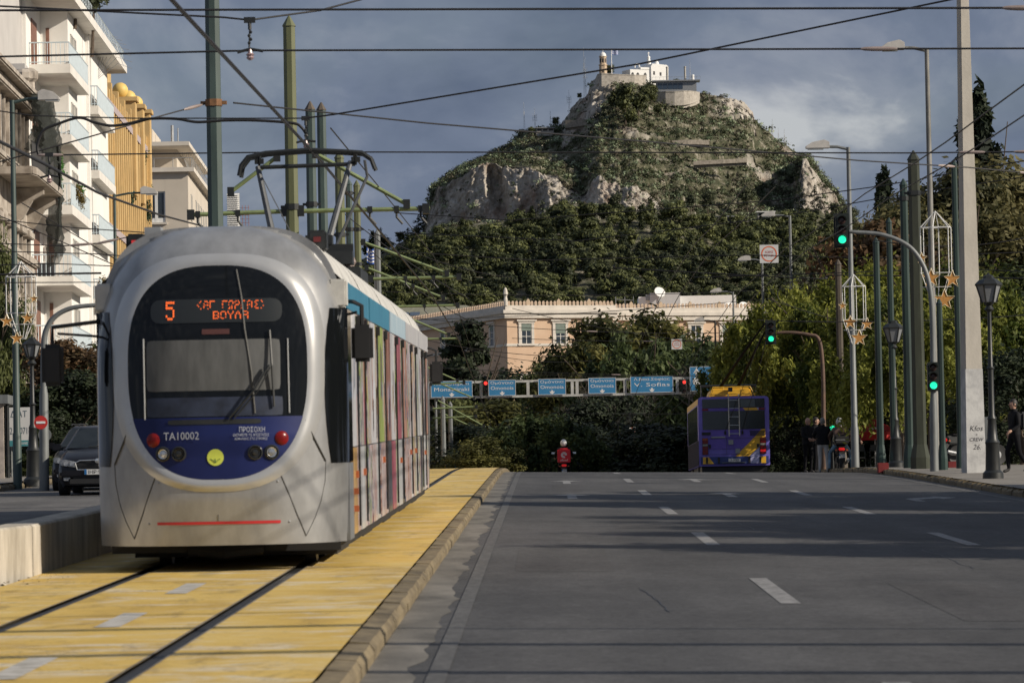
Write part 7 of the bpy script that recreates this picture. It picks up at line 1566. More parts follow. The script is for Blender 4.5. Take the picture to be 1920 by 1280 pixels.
def J(**k):
    base = dict(pel=(0, 0, .95), wai=(0, 0, 1.08), che=(0, .0, 1.32), nec=(0, 0, 1.50), hd=(0, -.02, 1.66), hl=(-.10, 0, .90), hr=(.10, 0, .90), kl=(-.11, -.01, .50), kr=(.11, -.01, .50), al=(-.115, .03, .09), ar=(.115, .03, .09), tl=(-.13, -.13, .04), tr=(.13, -.13, .04),
                sl=(-.19, 0, 1.42), sr=(.19, 0, 1.42), el=(-.25, .03, 1.15), er=(.25, .03, 1.15), wl=(-.24, -.07, .92), wr=(.24, -.07, .92))
    base.update(k); return {a: Vector(v) for a, v in base.items()}
RAD = dict(pel=.155, wai=.15, che=.175, nec=.062, hl=.10, hr=.10, kl=.064, kr=.064, al=.045, ar=.045, tl=.038, tr=.038, sl=.075, sr=.075, el=.052, er=.052, wl=.035, wr=.035)
ED = [('pel', 'wai'), ('wai', 'che'), ('che', 'nec'), ('pel', 'hl'), ('pel', 'hr'), ('hl', 'kl'), ('kl', 'al'), ('al', 'tl'), ('hr', 'kr'), ('kr', 'ar'), ('ar', 'tr'), ('che', 'sl'), ('sl', 'el'), ('el', 'wl'), ('che', 'sr'), ('sr', 'er'), ('er', 'wr')]
def person(label, loc, rz, j, top, legs, shoes, hair=None, helmet=None, bulk=1.0, s=1.0, face=0.0, skin=M_SKIN, group=None):
    r0 = thing('person', label, 'person', loc, rz, group); r0.scale = (s, s, s)
    ks = list(RAD); me = bpy.data.meshes.new('body'); me.from_pydata([tuple(j[k]) for k in ks], [(ks.index(a), ks.index(b)) for a, b in ED], [])
    tmp = bpy.data.objects.new('body', me); COL.objects.link(tmp); tmp.modifiers.new('skin', 'SKIN'); sub = tmp.modifiers.new('sub', 'SUBSURF'); sub.levels = 2; sub.render_levels = 2
    for i, k in enumerate(ks):
        q = me.skin_vertices[0].data[i]; r_ = RAD[k] * (bulk if k in ('wai', 'che', 'sl', 'sr', 'el', 'er') else 1); q.radius = (r_ * (1.0), r_ * (.82 if k in ('pel', 'wai', 'che') else 1)); q.use_root = (k == 'pel')
    bpy.context.view_layer.update()
    bm_ = bpy.data.meshes.new_from_object(tmp.evaluated_get(bpy.context.evaluated_depsgraph_get())); bpy.data.objects.remove(tmp)
    mats_ = [top, legs, shoes, skin]
    # hands with bent fingers, head with nose and ears, joined into the same body
    mb = MB()
    for s_, w, e in ((-1, 'wl', 'el'), (1, 'wr', 'er')):
        d = (j[w] - j[e]).normalized(); side = d.cross(Vector((0, 1, 0))); side = side.normalized() if side.length > .1 else Vector((1, 0, 0)); n_ = side.cross(d); p = j[w]
        mb.tube([p - d * .02, p + d * .03, p + d * .085, p + d * .10], [.026, .036, .040, .02], 8)
        for f_, l in ((-1.5, .062), (-.5, .072), (.5, .068), (1.5, .052)): b0 = p + d * .085 + side * f_ * .019; mb.tube([b0, b0 + d * l * .5 + n_ * .008, b0 + d * l * .8 + n_ * .03], [.0105, .0095, .007], 6)
        b0 = p + d * .03 - side * .03; mb.tube([b0, b0 + d * .03 - side * .025, b0 + d * .06 - side * .02 + n_ * .02], [.012, .011, .008], 6)
    nh = len(mb.f)
    h = j['hd']; R_ = Matrix.Rotation(face, 3, 'Z')
    hv = MB().sphere((0, 0, 0), .1, 14, 10, (.76, .95, 1.22)); hv.tube([(0, -.085, .02), (0, -.115, -.015), (0, -.09, -.025)], [.012, .017, .008], 6); hv.sphere((-.078, .005, -.005), .03, 6, 5, (.4, .8, 1.1)); hv.sphere((.078, .005, -.005), .03, 6, 5, (.4, .8, 1.1)); hv.tube([(0, .0, -.07), (0, -.055, -.10)], [.05, .035], 8)
    for s_ in (-1, 1): hv.sphere((s_ * .032, -.088, .012), .011, 6, 5)
    hv.tube([(-.026, -.087, -.052), (0, -.095, -.054), (.026, -.087, -.052)], [.006, .009, .006], 5)
    mb.add([h + R_ @ Vector(v) for v in hv.v], hv.f); mb.tube([j['nec'] - Vector((0, 0, .05)), h - Vector((0, 0, .05))], [.06, .052], 10)
    bm = bmesh.new(); bm.from_mesh(bm_); nb = len(bm.faces)
    vv = [bm.verts.new(v) for v in mb.v]
    for f in mb.f:
        try: q = bm.faces.new([vv[i] for i in f]); q.material_index = 3
        except ValueError: pass
    segs = [(a, b, 0 if a in ('wai', 'che', 'sl', 'sr', 'el', 'er') or (a, b) == ('pel', 'wai') else 1) for a, b in ED]
    bm.faces.ensure_lookup_table()
    for f in list(bm.faces)[:nb]:
        c = f.calc_center_median(); best = (9, 0)
        for a, b, t_ in segs:
            A, B = j[a], j[b]; d = B - A; u = max(0, min(1, (c - A).dot(d) / d.length_squared)); l = (A + d * u - c).length / max(RAD[a], .04)
            if l < best[0]: best = (l, 2 if (a in ('al', 'ar') or (a in ('kl', 'kr') and u > .93)) else t_ if (a, b) != ('pel', 'wai') else 0)
        f.material_index = best[1]
    bm_.materials.clear()
    for m_ in mats_: bm_.materials.append(m_)
    bm.normal_update(); bm.to_mesh(bm_); bm.free()
    bm_.polygons.foreach_set('use_smooth', [True] * len(bm_.polygons)); bm_.update()
    link('body', bm_, r0)
    # jacket hem, collar
    hem = MB(); c = j['pel'].lerp(j['wai'], .25)
    hem.lathe([(.155 * bulk, -.07), (.175 * bulk, -.05), (.175 * bulk, .06), (.165 * bulk, .12)], c, 16); hem.v = [(v[0], c.y + (v[1] - c.y) * .8, v[2]) for v in hem.v]; hem.build('jacket_hem', top, r0, smooth=True)
    col = MB().lathe([(.075, -.04), (.085, .0), (.072, .055)], j['nec'], 14); col.build('collar', top, r0, smooth=True)
    def orient(o): o.location = h; o.rotation_euler = (0, 0, face)
    if hair:
        hv = MB().sphere((0, .012, .022), .108, 14, 10, (.80, .93, 1.12)); keep = [f for f in hv.f if sum(hv.v[i][1] for i in f) / len(f) > -.045 or sum(hv.v[i][2] for i in f) / len(f) > .075]
        keep = [f for f in keep if sum(hv.v[i][2] for i in f) / len(f) > -.07]; hv.f = keep; hv.m = [0] * len(keep); orient(hv.build('hair', hair, r0, smooth=True))
    if helmet:
        hv = MB().sphere((0, .005, .015), .148, 18, 12, (.88, 1.0, 1.02)); keep = [f for f in hv.f if not (sum(hv.v[i][1] for i in f) / len(f) < -.07 and -.07 < sum(hv.v[i][2] for i in f) / len(f) < .05)]; hv.f = keep; hv.m = [0] * len(keep); o = hv.build('helmet', helmet, r0, smooth=True); orient(o)
        v_ = MB().sphere((0, .003, .0), .146, 14, 8, (.86, .98, .6)); keep = [f for f in v_.f if sum(v_.v[i][1] for i in f) / len(f) < -.06 and abs(sum(v_.v[i][2] for i in f) / len(f)) < .06]; v_.f = keep; v_.m = [0] * len(keep); v_.build('visor', M_WS, o, smooth=True)
    return r0
YP = 142
def gp(px, Y): X = at(px, 884, Y).x; return (X, Y, zb(Y, X) - .14)
person('bald man in dark jacket and face mask, leftmost of the roadside group', gp(1516, YP + 1), .5, J(el=(-.24, -.08, 1.18), wl=(-.10, -.22, 1.1), er=(.24, -.08, 1.18), wr=(.1, -.22, 1.1)), M_JBLK, M_TBLK, M_SHOE, hair=None, bulk=1.15, s=1.02, face=.3)
person('dark haired person in black turned right between the masked man and grey trousers', gp(1531, YP + 3), 1.3, J(el=(-.2, -.14, 1.2), wl=(-.05, -.3, 1.2)), M_JBLK, M_TBLK, M_SHOE, hair=M_HAIR, bulk=1.15, s=1.05)
r_ = person('grey haired person in black puffer and light grey trousers seen from behind', gp(1544, YP - 1), PI - .15, J(kl=(-.13, -.02, .5), al=(-.14, .05, .09), tl=(-.16, -.11, .04), kr=(.10, -.05, .5), el=(-.29, -.03, 1.16), wl=(-.2, -.2, 1.02), er=(.30, -.06, 1.2), wr=(.26, -.26, 1.12), hd=(0, -.05, 1.65)), M_JBLK, M_TGREY, M_WSHOE, hair=M_HGREY, bulk=1.25, s=1.0)
r_ = person('policeman in black with cap and pale patches at the right of the group', gp(1598, YP + 2), .9, J(el=(-.27, -.04, 1.16), wl=(-.16, -.2, 1.0), er=(.27, -.04, 1.16), wr=(.2, -.2, 1.02)), M_JBLK, M_TBLK, M_SHOE, hair=M_HAIR, bulk=1.2, s=1.03, face=-.4)
MB().lathe([(.115, -.03), (.12, .02), (.10, .06), (.02, .07)], (0, 0, 1.75), 14).box(-.09, -.2, 1.71, .09, -.08, 1.725).build('cap', M_JBLK, r_); MB().box(-.13, -.185, 1.38, .05, -.178, 1.43).build('chest_patch', M_PATCH, r_); MB().lathe([(.05, 0), (.05, .01)], (-.30, -.02, 1.30), 10, 'x').build('arm_patch', M_PATCH, r_)
r_ = person('pedestrian in dark clothes with backpack walking at the right edge', (at(1904, 884, 104).x, 104, zb(104, 11) + .01), -1.2, J(kl=(-.1, -.16, .52), al=(-.1, -.12, .10), tl=(-.1, -.28, .05), kr=(.1, .06, .5), ar=(.1, .3, .14), tr=(.1, .17, .05), el=(-.23, .12, 1.16), wl=(-.24, .0, .96), er=(.23, .0, 1.14), wr=(.2, -.2, 1.02)), M_JBLK, M_TBLK, M_SHOE, hair=M_HAIR, s=.99)
MB().box(-.15, .12, 1.05, .15, .32, 1.48).build('backpack', mat('dark_backpack', (.03, .032, .036), rough=.8, var=.3), r_, bevel=.05)
# motorcycles: seen from behind
def moto(label, loc, rz=0.0, scale=1.0, body=M_BLK, jplate='ΑΗΖ\n4512', lean=0.0):
    r0 = thing('motorcycle', label, 'motorcycle', loc, rz); r0.scale = (scale,) * 3
    for y, w in ((0.28, .075), (1.55, .055)):
        t_ = MB().lathe([(.2, -w * .7), (.285, -w), (.31, -w * .4), (.31, w * .4), (.285, w), (.2, w * .7)], (0, y, .31), 24, 'x').build('tyre', M_BLK, r0, smooth=True); MB().lathe([(.02, -.05), (.2, -.03), (.2, .03), (.02, .05)], (0, y, .31), 16, 'x').build('rim', M_GREYM, t_)
    MB().prism([(-.02, .62), (.5, .60), (.95, .58), (1.25, .95), (1.15, 1.0), (.9, .84), (.3, .88), (-.08, .86)], lambda y, z: (-.13, y, z), lambda y, z: (.13, y, z)).build('body', body, r0, bevel=.04)
    MB().prism([(.1, .86), (.9, .82), (.85, .90), (.4, .93), (.1, .92)], lambda y, z: (-.15, y, z), lambda y, z: (.15, y, z)).build('seat', M_JBLK, r0, bevel=.03)
    MB().prism([(1.05, .35), (1.2, .4), (1.35, 1.0), (1.2, 1.05)], lambda y, z: (-.18, y, z), lambda y, z: (.18, y, z)).build('leg_shield', body, r0, bevel=.03)
    MB().box(-.14, .4, .3, .14, 1.0, .55).build('engine', M_IRON, r0, bevel=.04); MB().tube([(.17, .9, .3), (.19, .2, .36), (.19, -.1, .42)], [.035, .05, .05], 10).build('exhaust', M_GREYM, r0)
    for s in (-1, 1): MB().tube([(s * .09, 1.55, .31), (s * .09, 1.25, .95)], .025, 8).build('fork', M_GREYM, r0)
    mb = MB(); mb.tube([(-.36, 1.05, 1.06), (-.2, 1.2, 1.08), (.2, 1.2, 1.08), (.36, 1.05, 1.06)], .016, 8); mb.build('handlebar', M_IRON, r0)
    for s in (-1, 1):
        m_ = MB().cbox((s * .42, 1.15, 1.26), .15, .03, .09).build('mirror', M_IRON, r0, bevel=.012); MB().cbox((s * .42, 1.132, 1.26), .125, .005, .07).build('mirror_glass', M_CHROME, m_); MB().tube([(s * .28, 1.12, 1.07), (s * .4, 1.15, 1.22)], .009, 5).build('mirror_stem', M_IRON, r0)
        MB().cbox((s * .17, -.03, .72), .07, .05, .05).build('indicator', mat('orange_lens', (.6, .2, .08)), r0, bevel=.01)
    MB().prism([(-.18, .36), (-.02, .55), (.02, .62), (-.1, .66), (-.2, .45)], lambda y, z: (-.09, y, z), lambda y, z: (.09, y, z)).build('mudguard', M_BLK, r0)
    MB().cbox((0, -.07, .75), .20, .06, .09).build('tail_lamp', mat('lit_tail', (.55, .015, .015), rough=.3, emit=.45, var=0), r0, bevel=.02)
    p_ = MB().box(-.10, -.19, .42, .10, -.18, .59).build('number_plate', M_SGNW, r0); text(jplate, .16, .13, facing((.005, -.192, .505)), M_TXTK, p_); MB().box(-.099, -.1915, .54, -.06, -.1902, .588).build('plate_band', M_SGNB, p_)
    return r0
Xm = gp(1579, YP - 2); moto('dark motorcycle seen from behind among the roadside group', Xm, 0, 1.0, M_BLK, 'ΧΖΑ\n318')
SIT = dict(pel=(0, .45, .92), wai=(0, .44, 1.06), che=(0, .50, 1.30), nec=(0, .54, 1.46), hd=(0, .56, 1.62), hl=(-.12, .5, .90), hr=(.12, .5, .90), kl=(-.32, .85, .66), kr=(.32, .85, .66), al=(-.36, .62, .12), ar=(.36, .62, .12), tl=(-.38, .80, .05), tr=(.38, .80, .05), sl=(-.20, .52, 1.39), sr=(.20, .52, 1.39), el=(-.34, .72, 1.18), er=(.34, .72, 1.18), wl=(-.33, .98, 1.08), wr=(.33, .98, 1.08))
person('motorcyclist in brown leather jacket, jeans and pale helmet, from behind', Xm, 0, J(**SIT), M_BRN, M_JEAN, M_SHOE, helmet=M_HELM, bulk=1.2).children
for o in [o for o in bpy.data.objects if o.name.startswith('helmet')]: o.rotation_euler[2] = PI
tb = thing('top_case', 'black top case on the rack of the dark motorcycle', 'case', (Xm[0], Xm[1] + .02, Xm[2] + .90)); MB().box(-.23, -.17, 0, .23, .22, .32).build('shell', M_BLK, tb, bevel=.05); MB().box(-.2, -.175, .14, .2, -.17, .16).build('seam', M_GREYM, tb)
# courier
YCO = 172; qx = at(1058, 884, YCO).x; lc = (qx, YCO, zb(YCO, qx) - .14)
moto('delivery scooter seen from behind on the crest of the street', lc, 0, 1.0, M_BLK, 'ΤΧΙ\n42')
person('scooter courier with white helmet riding away', lc, 0, J(**dict(SIT, kl=(-.2, 1.0, .72), kr=(.2, 1.0, .72), al=(-.2, .95, .33), ar=(.2, .95, .33), tl=(-.2, 1.1, .30), tr=(.2, 1.1, .30))), M_JBLK, M_TBLK, M_SHOE, helmet=M_HELW, bulk=1.1)
for o in [o for o in bpy.data.objects if o.name.startswith('helmet')]: o.rotation_euler[2] = PI
bx0 = thing('delivery_box', 'red delivery backpack box with white emblem and lettering', 'delivery box', (qx, YCO + .18, lc[2] + .86))
MB().box(-.26, -.2, 0, .26, .2, .52).build('case', M_RED, bx0, bevel=.025); MB().prism([(-.2, .471), (.19, .471), (.15, .57), (-.15, .57)], lambda x, z: (x, -.17, z), lambda x, z: (x, .18, z)).build('lid', M_RED, bx0, bevel=.02)
mb = MB()
for r0_, r1_ in ((.118, .098), (.088, .068), (.058, .038)):
    for k in range(22):
        a0, a1 = math.radians(-2 - 0 + k * 13.4 + 4), math.radians(-2 + (k + 1) * 13.4 + 4)
        mb.poly([(r0_ * math.cos(a0), -.203, .30 + r0_ * math.sin(a0)), (r0_ * math.cos(a1), -.203, .30 + r0_ * math.sin(a1)), (r1_ * math.cos(a1), -.203, .30 + r1_ * math.sin(a1)), (r1_ * math.cos(a0), -.203, .30 + r1_ * math.sin(a0))])
mb.box(.03, -.204, .292, .118, -.2025, .312); mb.build('emblem', M_TXTW, bx0); text('efood', .29, .085, facing((0, -.203, .10)), M_TXTW, bx0, shear=.2); text('efood', .14, .03, facing((.03, -.1715, .52)), mat('pale_red', (.6, .25, .25)), bx0)
MB().box(-.226, -.16, .08, -.2255, .16, .4).build('side_print', mat('peach_print', (.55, .30, .2)), bx0)
# red parasol
M_PAR = mat('parasol_red', (.42, .02, .018), rough=.8, var=.12); q = at(1642, 884, 165); r0 = thing('parasol', 'red cafe parasol with white swirl behind the green poles', 'parasol', (q.x, 165, zb(165, 12)))
hz0, hz1 = at(1642, 824, 165).z - zb(165, 12), at(1642, 784, 165).z - zb(165, 12); n = 8; rp = .95; mb = MB(); mb.add([(0, 0, hz1)] + [(rp * math.cos(k * PI / 4 + .39), rp * math.sin(k * PI / 4 + .39), hz0 + .28) for k in range(n)] + [(rp * math.cos(k * PI / 4 + .39), rp * math.sin(k * PI / 4 + .39), hz0) for k in range(n)], [(0, 1 + k, 1 + (k + 1) % n) for k in range(n)] + [(1 + k, 9 + k, 9 + (k + 1) % n, 1 + (k + 1) % n) for k in range(n)]); mb.build('canopy', M_PAR, r0)
MB().tube([(0, 0, 0), (0, 0, hz1)], .03, 8).build('pole', M_GREYM, r0); y_ = -rp * .924 - .006
MB().tube([(-.28, y_ + .2, hz0 + .40), (-.1, y_ + .18, hz0 + .44), (.15, y_ + .18, hz0 + .42), (.2, y_ + .2, hz0 + .36), (-.05, y_ + .16, hz0 + .34), (-.2, y_ + .16, hz0 + .37), (0, y_ + .18, hz0 + .39)], .022, 5).build('swirl', M_TXTW, r0)
for px, lab in ((1622, 'dark folding chair under the red parasol'), (1634, 'second dark folding chair under the red parasol')):
    q = at(px, 884, 152); r0 = thing('folding_chair', lab, 'chair', (q.x, 152, zb(152, 10))); mb = MB(); mb.box(-.22, -.2, .44, .22, .2, .47); mb.build('seat', M_IRON, r0)
    for sx in (-.2, .2): MB().tube([(sx, -.2, 0), (sx, .2, .45)], .015, 5).build('leg', M_IRON, r0); MB().tube([(sx, .22, 0), (sx, -.18, .45)], .015, 5).build('leg', M_IRON, r0); MB().tube([(sx, .2, .45), (sx, .28, .9)], .015, 5).build('back_post', M_IRON, r0)
    MB().box(-.22, .25, .68, .22, .28, .9).build('backrest', M_IRON, r0)
# ================================================================== trees and plants along the street
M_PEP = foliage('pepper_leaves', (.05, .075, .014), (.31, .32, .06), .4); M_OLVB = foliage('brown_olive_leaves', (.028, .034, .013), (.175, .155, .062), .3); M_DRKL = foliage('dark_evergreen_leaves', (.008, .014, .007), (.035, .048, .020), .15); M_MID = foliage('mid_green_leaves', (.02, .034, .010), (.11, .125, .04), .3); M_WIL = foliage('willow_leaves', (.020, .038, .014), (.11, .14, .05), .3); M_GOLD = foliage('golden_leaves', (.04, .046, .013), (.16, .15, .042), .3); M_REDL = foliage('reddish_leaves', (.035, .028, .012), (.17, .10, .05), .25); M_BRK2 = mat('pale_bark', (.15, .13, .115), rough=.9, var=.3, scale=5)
def limbs(h, r, n, seed, th=.16, mb=None):
    r_ = random.Random(seed); mb = mb or MB(); fork = h * r_.uniform(.28, .38)
    mb.tube([(0, 0, -.3), (r_.uniform(-.1, .1), r_.uniform(-.1, .1), fork * .5), (0, 0, fork)], [th * 1.25, th, th * .85], 8)
    for k in range(n):
        a = 2 * PI * k / n + r_.uniform(-.4, .4); q = r_.uniform(.45, .95) * r; z1 = h * r_.uniform(.55, .92)
        p1 = Vector((math.cos(a) * q * .45, math.sin(a) * q * .45, fork + (z1 - fork) * .5)); p2 = Vector((math.cos(a) * q, math.sin(a) * q, z1)); mb.tube([(0, 0, fork - .05), p1, p2], [th * .4, th * .25, .02], 6)
        for m in range(2): a2 = a + r_.uniform(-1, 1); mb.tube([p1, p1 + Vector((math.cos(a2) * q * .5, math.sin(a2) * q * .5, h * .15))], [th * .25, .012], 5)
    return mb
def clumps(h, r, n, seed, lo=.35, cr=(.22, .42), flat=.75):
    r_ = random.Random(seed); cl = []
    for k in range(n):
        z = lo + (1 - lo) * r_.random(); w = math.sin(PI * min(1, max(.12, (z - lo) / (1 - lo) * .8 + .2))) ** .6
        a, q = r_.uniform(0, 6.28), math.sqrt(r_.random()) * w; c = r * r_.uniform(*cr); cl.append((math.cos(a) * q * r * .85, math.sin(a) * q * r * .85, h * z - c * .3, c, c * flat))
    return cl
TK = {}
def kind(nm, h, r, n, size, m_, k, lo=.35, bark=M_BARK, aspect=2.2, droop=0, cr=(.22, .42), nl=6, th=.16, flat=.75, vars_=2, cl=None, shell=.45):
    TK[nm] = [(leaves('crown', (cl(v) if cl else clumps(h, r, n, v * 17 + hash_(nm), lo, cr, flat)), k, size, m_, seed=v, droop=droop, aspect=aspect, tintvar=.7, up_=.35, shell=shell, coh=1.0, rough=.5), limbs(h, r, nl, v + 3, th).mesh('trunk', bark), h) for v in range(vars_)]
def hash_(s): return sum(ord(c) for c in s)
def strands(v, h=9, r=4.2, n=120):
    r_ = random.Random(v + 90); cl = []
    for k in range(n):
        a, q = r_.uniform(0, 6.28), math.sqrt(r_.random()) * r; zt = h * (1 - .40 * (q / r) ** 2) * r_.uniform(.82, 1.0); L = r_.uniform(.8, 3.6)
        cl.append((math.cos(a) * q, math.sin(a) * q, zt - L / 2, .26 + .12 * r_.random(), L / 2))
    return cl
kind('pepper', 9, 4.2, 0, .10, M_PEP, 46000, droop=.9, aspect=2.4, cl=strands, vars_=2); kind('willow', 9, 4.2, 0, .14, M_WIL, 34000, droop=.9, aspect=2.3, cl=lambda v: strands(v + 5, n=100), vars_=2)
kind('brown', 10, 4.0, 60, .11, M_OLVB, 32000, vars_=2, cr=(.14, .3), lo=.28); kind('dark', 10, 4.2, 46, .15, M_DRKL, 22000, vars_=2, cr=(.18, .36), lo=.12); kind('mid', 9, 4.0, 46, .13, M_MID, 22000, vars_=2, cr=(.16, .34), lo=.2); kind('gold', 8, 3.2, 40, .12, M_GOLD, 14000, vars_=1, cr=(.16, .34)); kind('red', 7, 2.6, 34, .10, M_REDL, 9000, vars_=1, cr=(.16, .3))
def cyp_near(v):
    r_ = random.Random(v + 5); cl = []
    for k in range(130):
        q = k / 129; w = .125 * min(1, (1.02 - q) * 2.1) ** .8 * min(1, .55 + q * 2.2); a = r_.uniform(0, 6.28); o = w * r_.uniform(.35, .85); c = max(.008, w * r_.uniform(.28, .46)); cl.append((math.cos(a) * o, math.sin(a) * o, q * .97 + .015, c, .03))
    return cl
kind('cypress', 16, 2, 0, .22, M_CYP, 26000, shell=.3, cl=lambda v: unit_tree(cyp_near(v), 16), nl=2, th=.2, vars_=2)
kind('conifer', 12, 3.4, 0, .16, M_DRKL, 20000, cl=lambda v: [(math.cos(a) * q, math.sin(a) * q, z, c, c * .4) for a, q, z, c in [(random.Random(k * 7 + v).uniform(0, 6.28), (1 - (k / 60) ** 1.4 * .85) * 3.2 * random.Random(k + 55).uniform(.25, 1), 2.2 + 9.6 * k / 60, .45 + .5 * random.Random(k + 9).random()) for k in range(60)]], nl=8, th=.22, vars_=1)
def tree(nm, px, top_py, Y, label, v=0, X=None, h=None, sc=1.0, name='tree', group=None, gz=None, rz=None):
    cr, tr, h0 = TK[nm][v % len(TK[nm])]; X = at(px, 800, Y).x if X is None else X; z = (zb(Y, X) - .05) if gz is None else gz
    h = (at(px, top_py, Y).z - z) if h is None else h; s = h / h0
    r0 = thing(name, label, 'tree', (X, Y, z), rnd.uniform(0, 6.28) if rz is None else rz, group); link('crown', cr, r0, scale=(s * sc, s * sc, s)); link('trunk', tr, r0, scale=(s * min(sc, 1.2), s * min(sc, 1.2), s)); return r0
# right side
for a in (('pepper', 1500, 520, 178, 'weeping yellow green tree nearest the trolleybus', 0, 1.05), ('pepper', 1560, 545, 160, 'weeping yellow green tree behind the rusty slim pole', 1, 1.1), ('pepper', 1632, 470, 170, 'tall weeping yellow green tree behind the second star frame', 0, 1.1), ('pepper', 1690, 520, 152, 'weeping yellow green tree behind the slim green poles', 1, 1.15), ('pepper', 1745, 560, 140, 'weeping yellow green tree behind the arched signal post', 0, 1.2), ('pepper', 1790, 470, 165, 'weeping yellow green tree behind the concrete pole', 1, 1.1),
          ('brown', 1690, 400, 205, 'reddish brown leafy tree beneath the middle cypress', 0, 1.0), ('brown', 1800, 330, 215, 'tall brown olive tree behind the concrete pole top', 1, 1.05), ('brown', 1880, 325, 225, 'tall brown olive tree right of the big cypress', 0, 1.1), ('brown', 1960, 345, 232, 'brown olive tree cut by the right frame edge', 1, 1.1), ('mid', 1850, 520, 192, 'mid green tree behind the right lantern', 0, 1.3), ('mid', 1925, 500, 200, 'mid green tree at the right edge below the brown crowns', 1, 1.2),
          ('cypress', 1850, 166, 250, 'tallest dark cypress right of the concrete pole', 0, .95), ('cypress', 1826, 205, 256, 'cypress half hidden beside the tallest one', 1, .9), ('cypress', 1668, 318, 210, 'middle cypress standing left of the dark olive pole', 1, .8), ('dark', 1470, 600, 230, 'dark tree above the trolleybus poles', 0, .9), ('red', 1650, 420, 200, 'small reddish tree left of the middle cypress', 0, 1.1)):
    tree(a[0], a[1], a[2], a[3], a[4], a[5], sc=a[6], name={'cypress': 'cypress_tree', 'pepper': 'pepper_tree'}.get(a[0], 'leafy_tree'))
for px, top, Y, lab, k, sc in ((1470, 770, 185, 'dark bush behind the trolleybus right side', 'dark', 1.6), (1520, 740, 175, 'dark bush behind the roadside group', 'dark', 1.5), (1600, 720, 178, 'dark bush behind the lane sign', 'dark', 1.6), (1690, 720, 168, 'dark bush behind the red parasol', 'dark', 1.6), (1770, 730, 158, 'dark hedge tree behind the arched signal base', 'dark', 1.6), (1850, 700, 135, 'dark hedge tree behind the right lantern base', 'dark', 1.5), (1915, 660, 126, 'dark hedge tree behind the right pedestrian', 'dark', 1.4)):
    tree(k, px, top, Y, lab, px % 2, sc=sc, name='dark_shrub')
# trees on the pavement outside the right edge of the frame, which throw the shade across the street
for k, (X, Y, h) in enumerate(((13.0, 48, 7.0), (16.5, 52.5, 8.2), (14.5, 57, 7.0), (19, 61, 9.6), (15.5, 65.5, 6.2), (15, 72, 9.0), (18.5, 78, 10.5), (16, 84, 7.6), (24, 56, 12), (25, 70, 12.5))):
    tree('brown' if k % 2 else 'mid', 0, 0, Y, 'pavement tree standing outside the right edge of the picture', k // 2, X=X, h=h, sc=1.15, name='street_tree', group='trees on the right pavement')
# dark planting between street and palace
for a in (('willow', 1215, 600, 330, 'large willow like green tree right of the palace windows', 0, 1.0), ('willow', 1310, 612, 345, 'weeping green tree behind the right road sign', 1, 1.2), ('willow', 1250, 640, 350, 'weeping tree just behind the blue avenue sign', 0, 1.0), ('willow', 1410, 600, 300, 'weeping green tree left of the rusty signal arm', 0, 1.1), ('gold', 1135, 596, 345, 'olive gold crown in front of the palace middle windows', 0, 1.0), ('gold', 1210, 588, 360, 'gold tinted crown before the palace recess', 0, 1.0), ('gold', 1088, 640, 340, 'dark gold tree left of the bare branches', 0, .8), ('mid', 1035, 672, 380, 'sparse small tree below the palace windows', 1, .6), ('mid', 1010, 684, 385, 'thin tree left of the sparse small tree', 0, .5),
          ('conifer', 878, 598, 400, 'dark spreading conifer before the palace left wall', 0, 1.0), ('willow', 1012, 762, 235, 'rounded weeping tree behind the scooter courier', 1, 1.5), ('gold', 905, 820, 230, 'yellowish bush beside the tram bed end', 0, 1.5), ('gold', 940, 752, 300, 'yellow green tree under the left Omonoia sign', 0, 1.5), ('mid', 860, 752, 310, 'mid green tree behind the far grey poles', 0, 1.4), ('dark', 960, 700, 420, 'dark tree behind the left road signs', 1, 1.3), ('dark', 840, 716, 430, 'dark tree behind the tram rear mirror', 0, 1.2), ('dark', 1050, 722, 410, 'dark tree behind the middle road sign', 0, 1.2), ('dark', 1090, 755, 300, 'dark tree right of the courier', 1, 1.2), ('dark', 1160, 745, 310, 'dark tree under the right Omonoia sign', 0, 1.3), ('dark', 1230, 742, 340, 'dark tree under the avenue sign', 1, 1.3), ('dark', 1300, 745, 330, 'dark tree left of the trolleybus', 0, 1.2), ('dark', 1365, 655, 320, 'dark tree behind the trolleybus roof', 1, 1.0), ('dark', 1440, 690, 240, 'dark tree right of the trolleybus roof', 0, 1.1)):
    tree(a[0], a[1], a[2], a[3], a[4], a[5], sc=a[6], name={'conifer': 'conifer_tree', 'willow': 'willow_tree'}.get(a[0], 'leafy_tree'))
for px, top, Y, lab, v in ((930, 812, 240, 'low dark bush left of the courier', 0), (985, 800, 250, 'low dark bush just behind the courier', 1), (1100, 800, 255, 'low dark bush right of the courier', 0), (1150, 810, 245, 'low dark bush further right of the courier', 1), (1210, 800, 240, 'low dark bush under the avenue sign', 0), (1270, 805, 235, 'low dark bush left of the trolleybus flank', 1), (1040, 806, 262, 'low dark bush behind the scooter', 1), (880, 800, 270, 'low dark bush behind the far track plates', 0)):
    tree('dark', px, top, Y, lab, v, sc=2.2, name='dark_shrub')
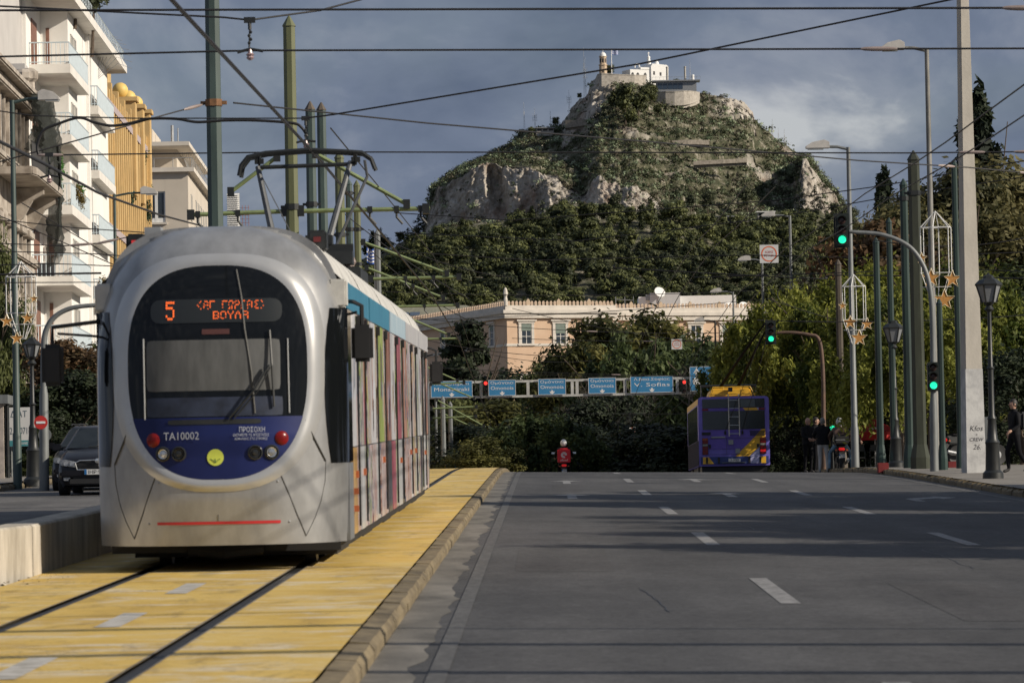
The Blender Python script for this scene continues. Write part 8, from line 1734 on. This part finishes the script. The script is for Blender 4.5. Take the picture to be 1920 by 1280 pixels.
# bare tree
def bare(px, Y, top, lab, seed):
    X = at(px, 800, Y).x; z = zb(Y, X); h = at(px, top, Y).z - z; r0 = thing('bare_tree', lab, 'tree', (X, Y, z)); r_ = random.Random(seed); mb = MB(); mt = MB()
    mt.tube([(0, 0, -.3), (.1, 0, h * .35)], [.14, .09], 8); mt.build('trunk', M_BRK2, r0)
    def br(p, d, l, r, n):
        q = p + d * l * .5 + Vector((r_.uniform(-.1, .1), 0, .05)) * l; e = q + (d + Vector((r_.uniform(-.2, .2), 0, .12))).normalized() * l * .5; mb.tube([p, q, e], [r, r * .8, r * .5], 5, cap=False)
        if n > 0:
            for k in range(3): a = Vector((r_.uniform(-1, 1), r_.uniform(-1, 1), r_.uniform(-.1, .9))); br(q.lerp(e, r_.random()), (d * .8 + a).normalized(), l * r_.uniform(.5, .72), r * .55, n - 1)
    for k in range(6): a = k * 1.05; br(Vector((.1, 0, h * .34)), Vector((math.cos(a), math.sin(a) * .7, .9)).normalized(), h * .24, .05, 4)
    mb.build('branches', M_BRK2, r0)
bare(1150, 320, 640, 'bare pale branched tree above the right Omonoia sign', 3); bare(1175, 305, 700, 'bare drooping branches under the right road signs', 8); bare(1362, 262, 600, 'bare twigs beside the lowest dark street lamp', 12)
# left side
for a in (('mid', -8, 425, 118, 'yellow green conifer like tree at the left edge', 0, .38), ('dark', 8, 575, 125, 'dark green tree behind the left star frame', 0, .7), ('red', 120, 640, 120, 'bushy tree with reddish leaves behind the left lantern', 0, 1.5), ('red', 165, 655, 124, 'reddish leaved tree above the black car', 0, 1.4), ('mid', 205, 640, 128, 'green tree hidden mostly behind the tram corner', 0, 1.2), ('dark', 140, 700, 118, 'dark shrub mass behind the no entry sign', 1, 1.6), ('dark', 190, 740, 122, 'dark shrub behind the black car roof', 0, 1.5), ('dark', 90, 790, 116, 'dark shrub at the left lantern foot', 1, 1.4), ('mid', 30, 850, 113, 'clipped low hedge below the billboard', 1, 2.2), ('mid', 90, 855, 114, 'clipped low hedge behind the left post', 0, 2.0)):
    tree(a[0], a[1], a[2], a[3], a[4], a[5], sc=a[6], name='leafy_tree' if a[2] < 690 else 'dark_shrub')
# pavements' low wall and parked scooter glints on the right
moto('dark scooter parked behind the concrete pole', (at(1778, 884, 124).x, 124, zb(124, 12)), -1.2, 1.0, M_IRON, 'ΟΚ\n21')
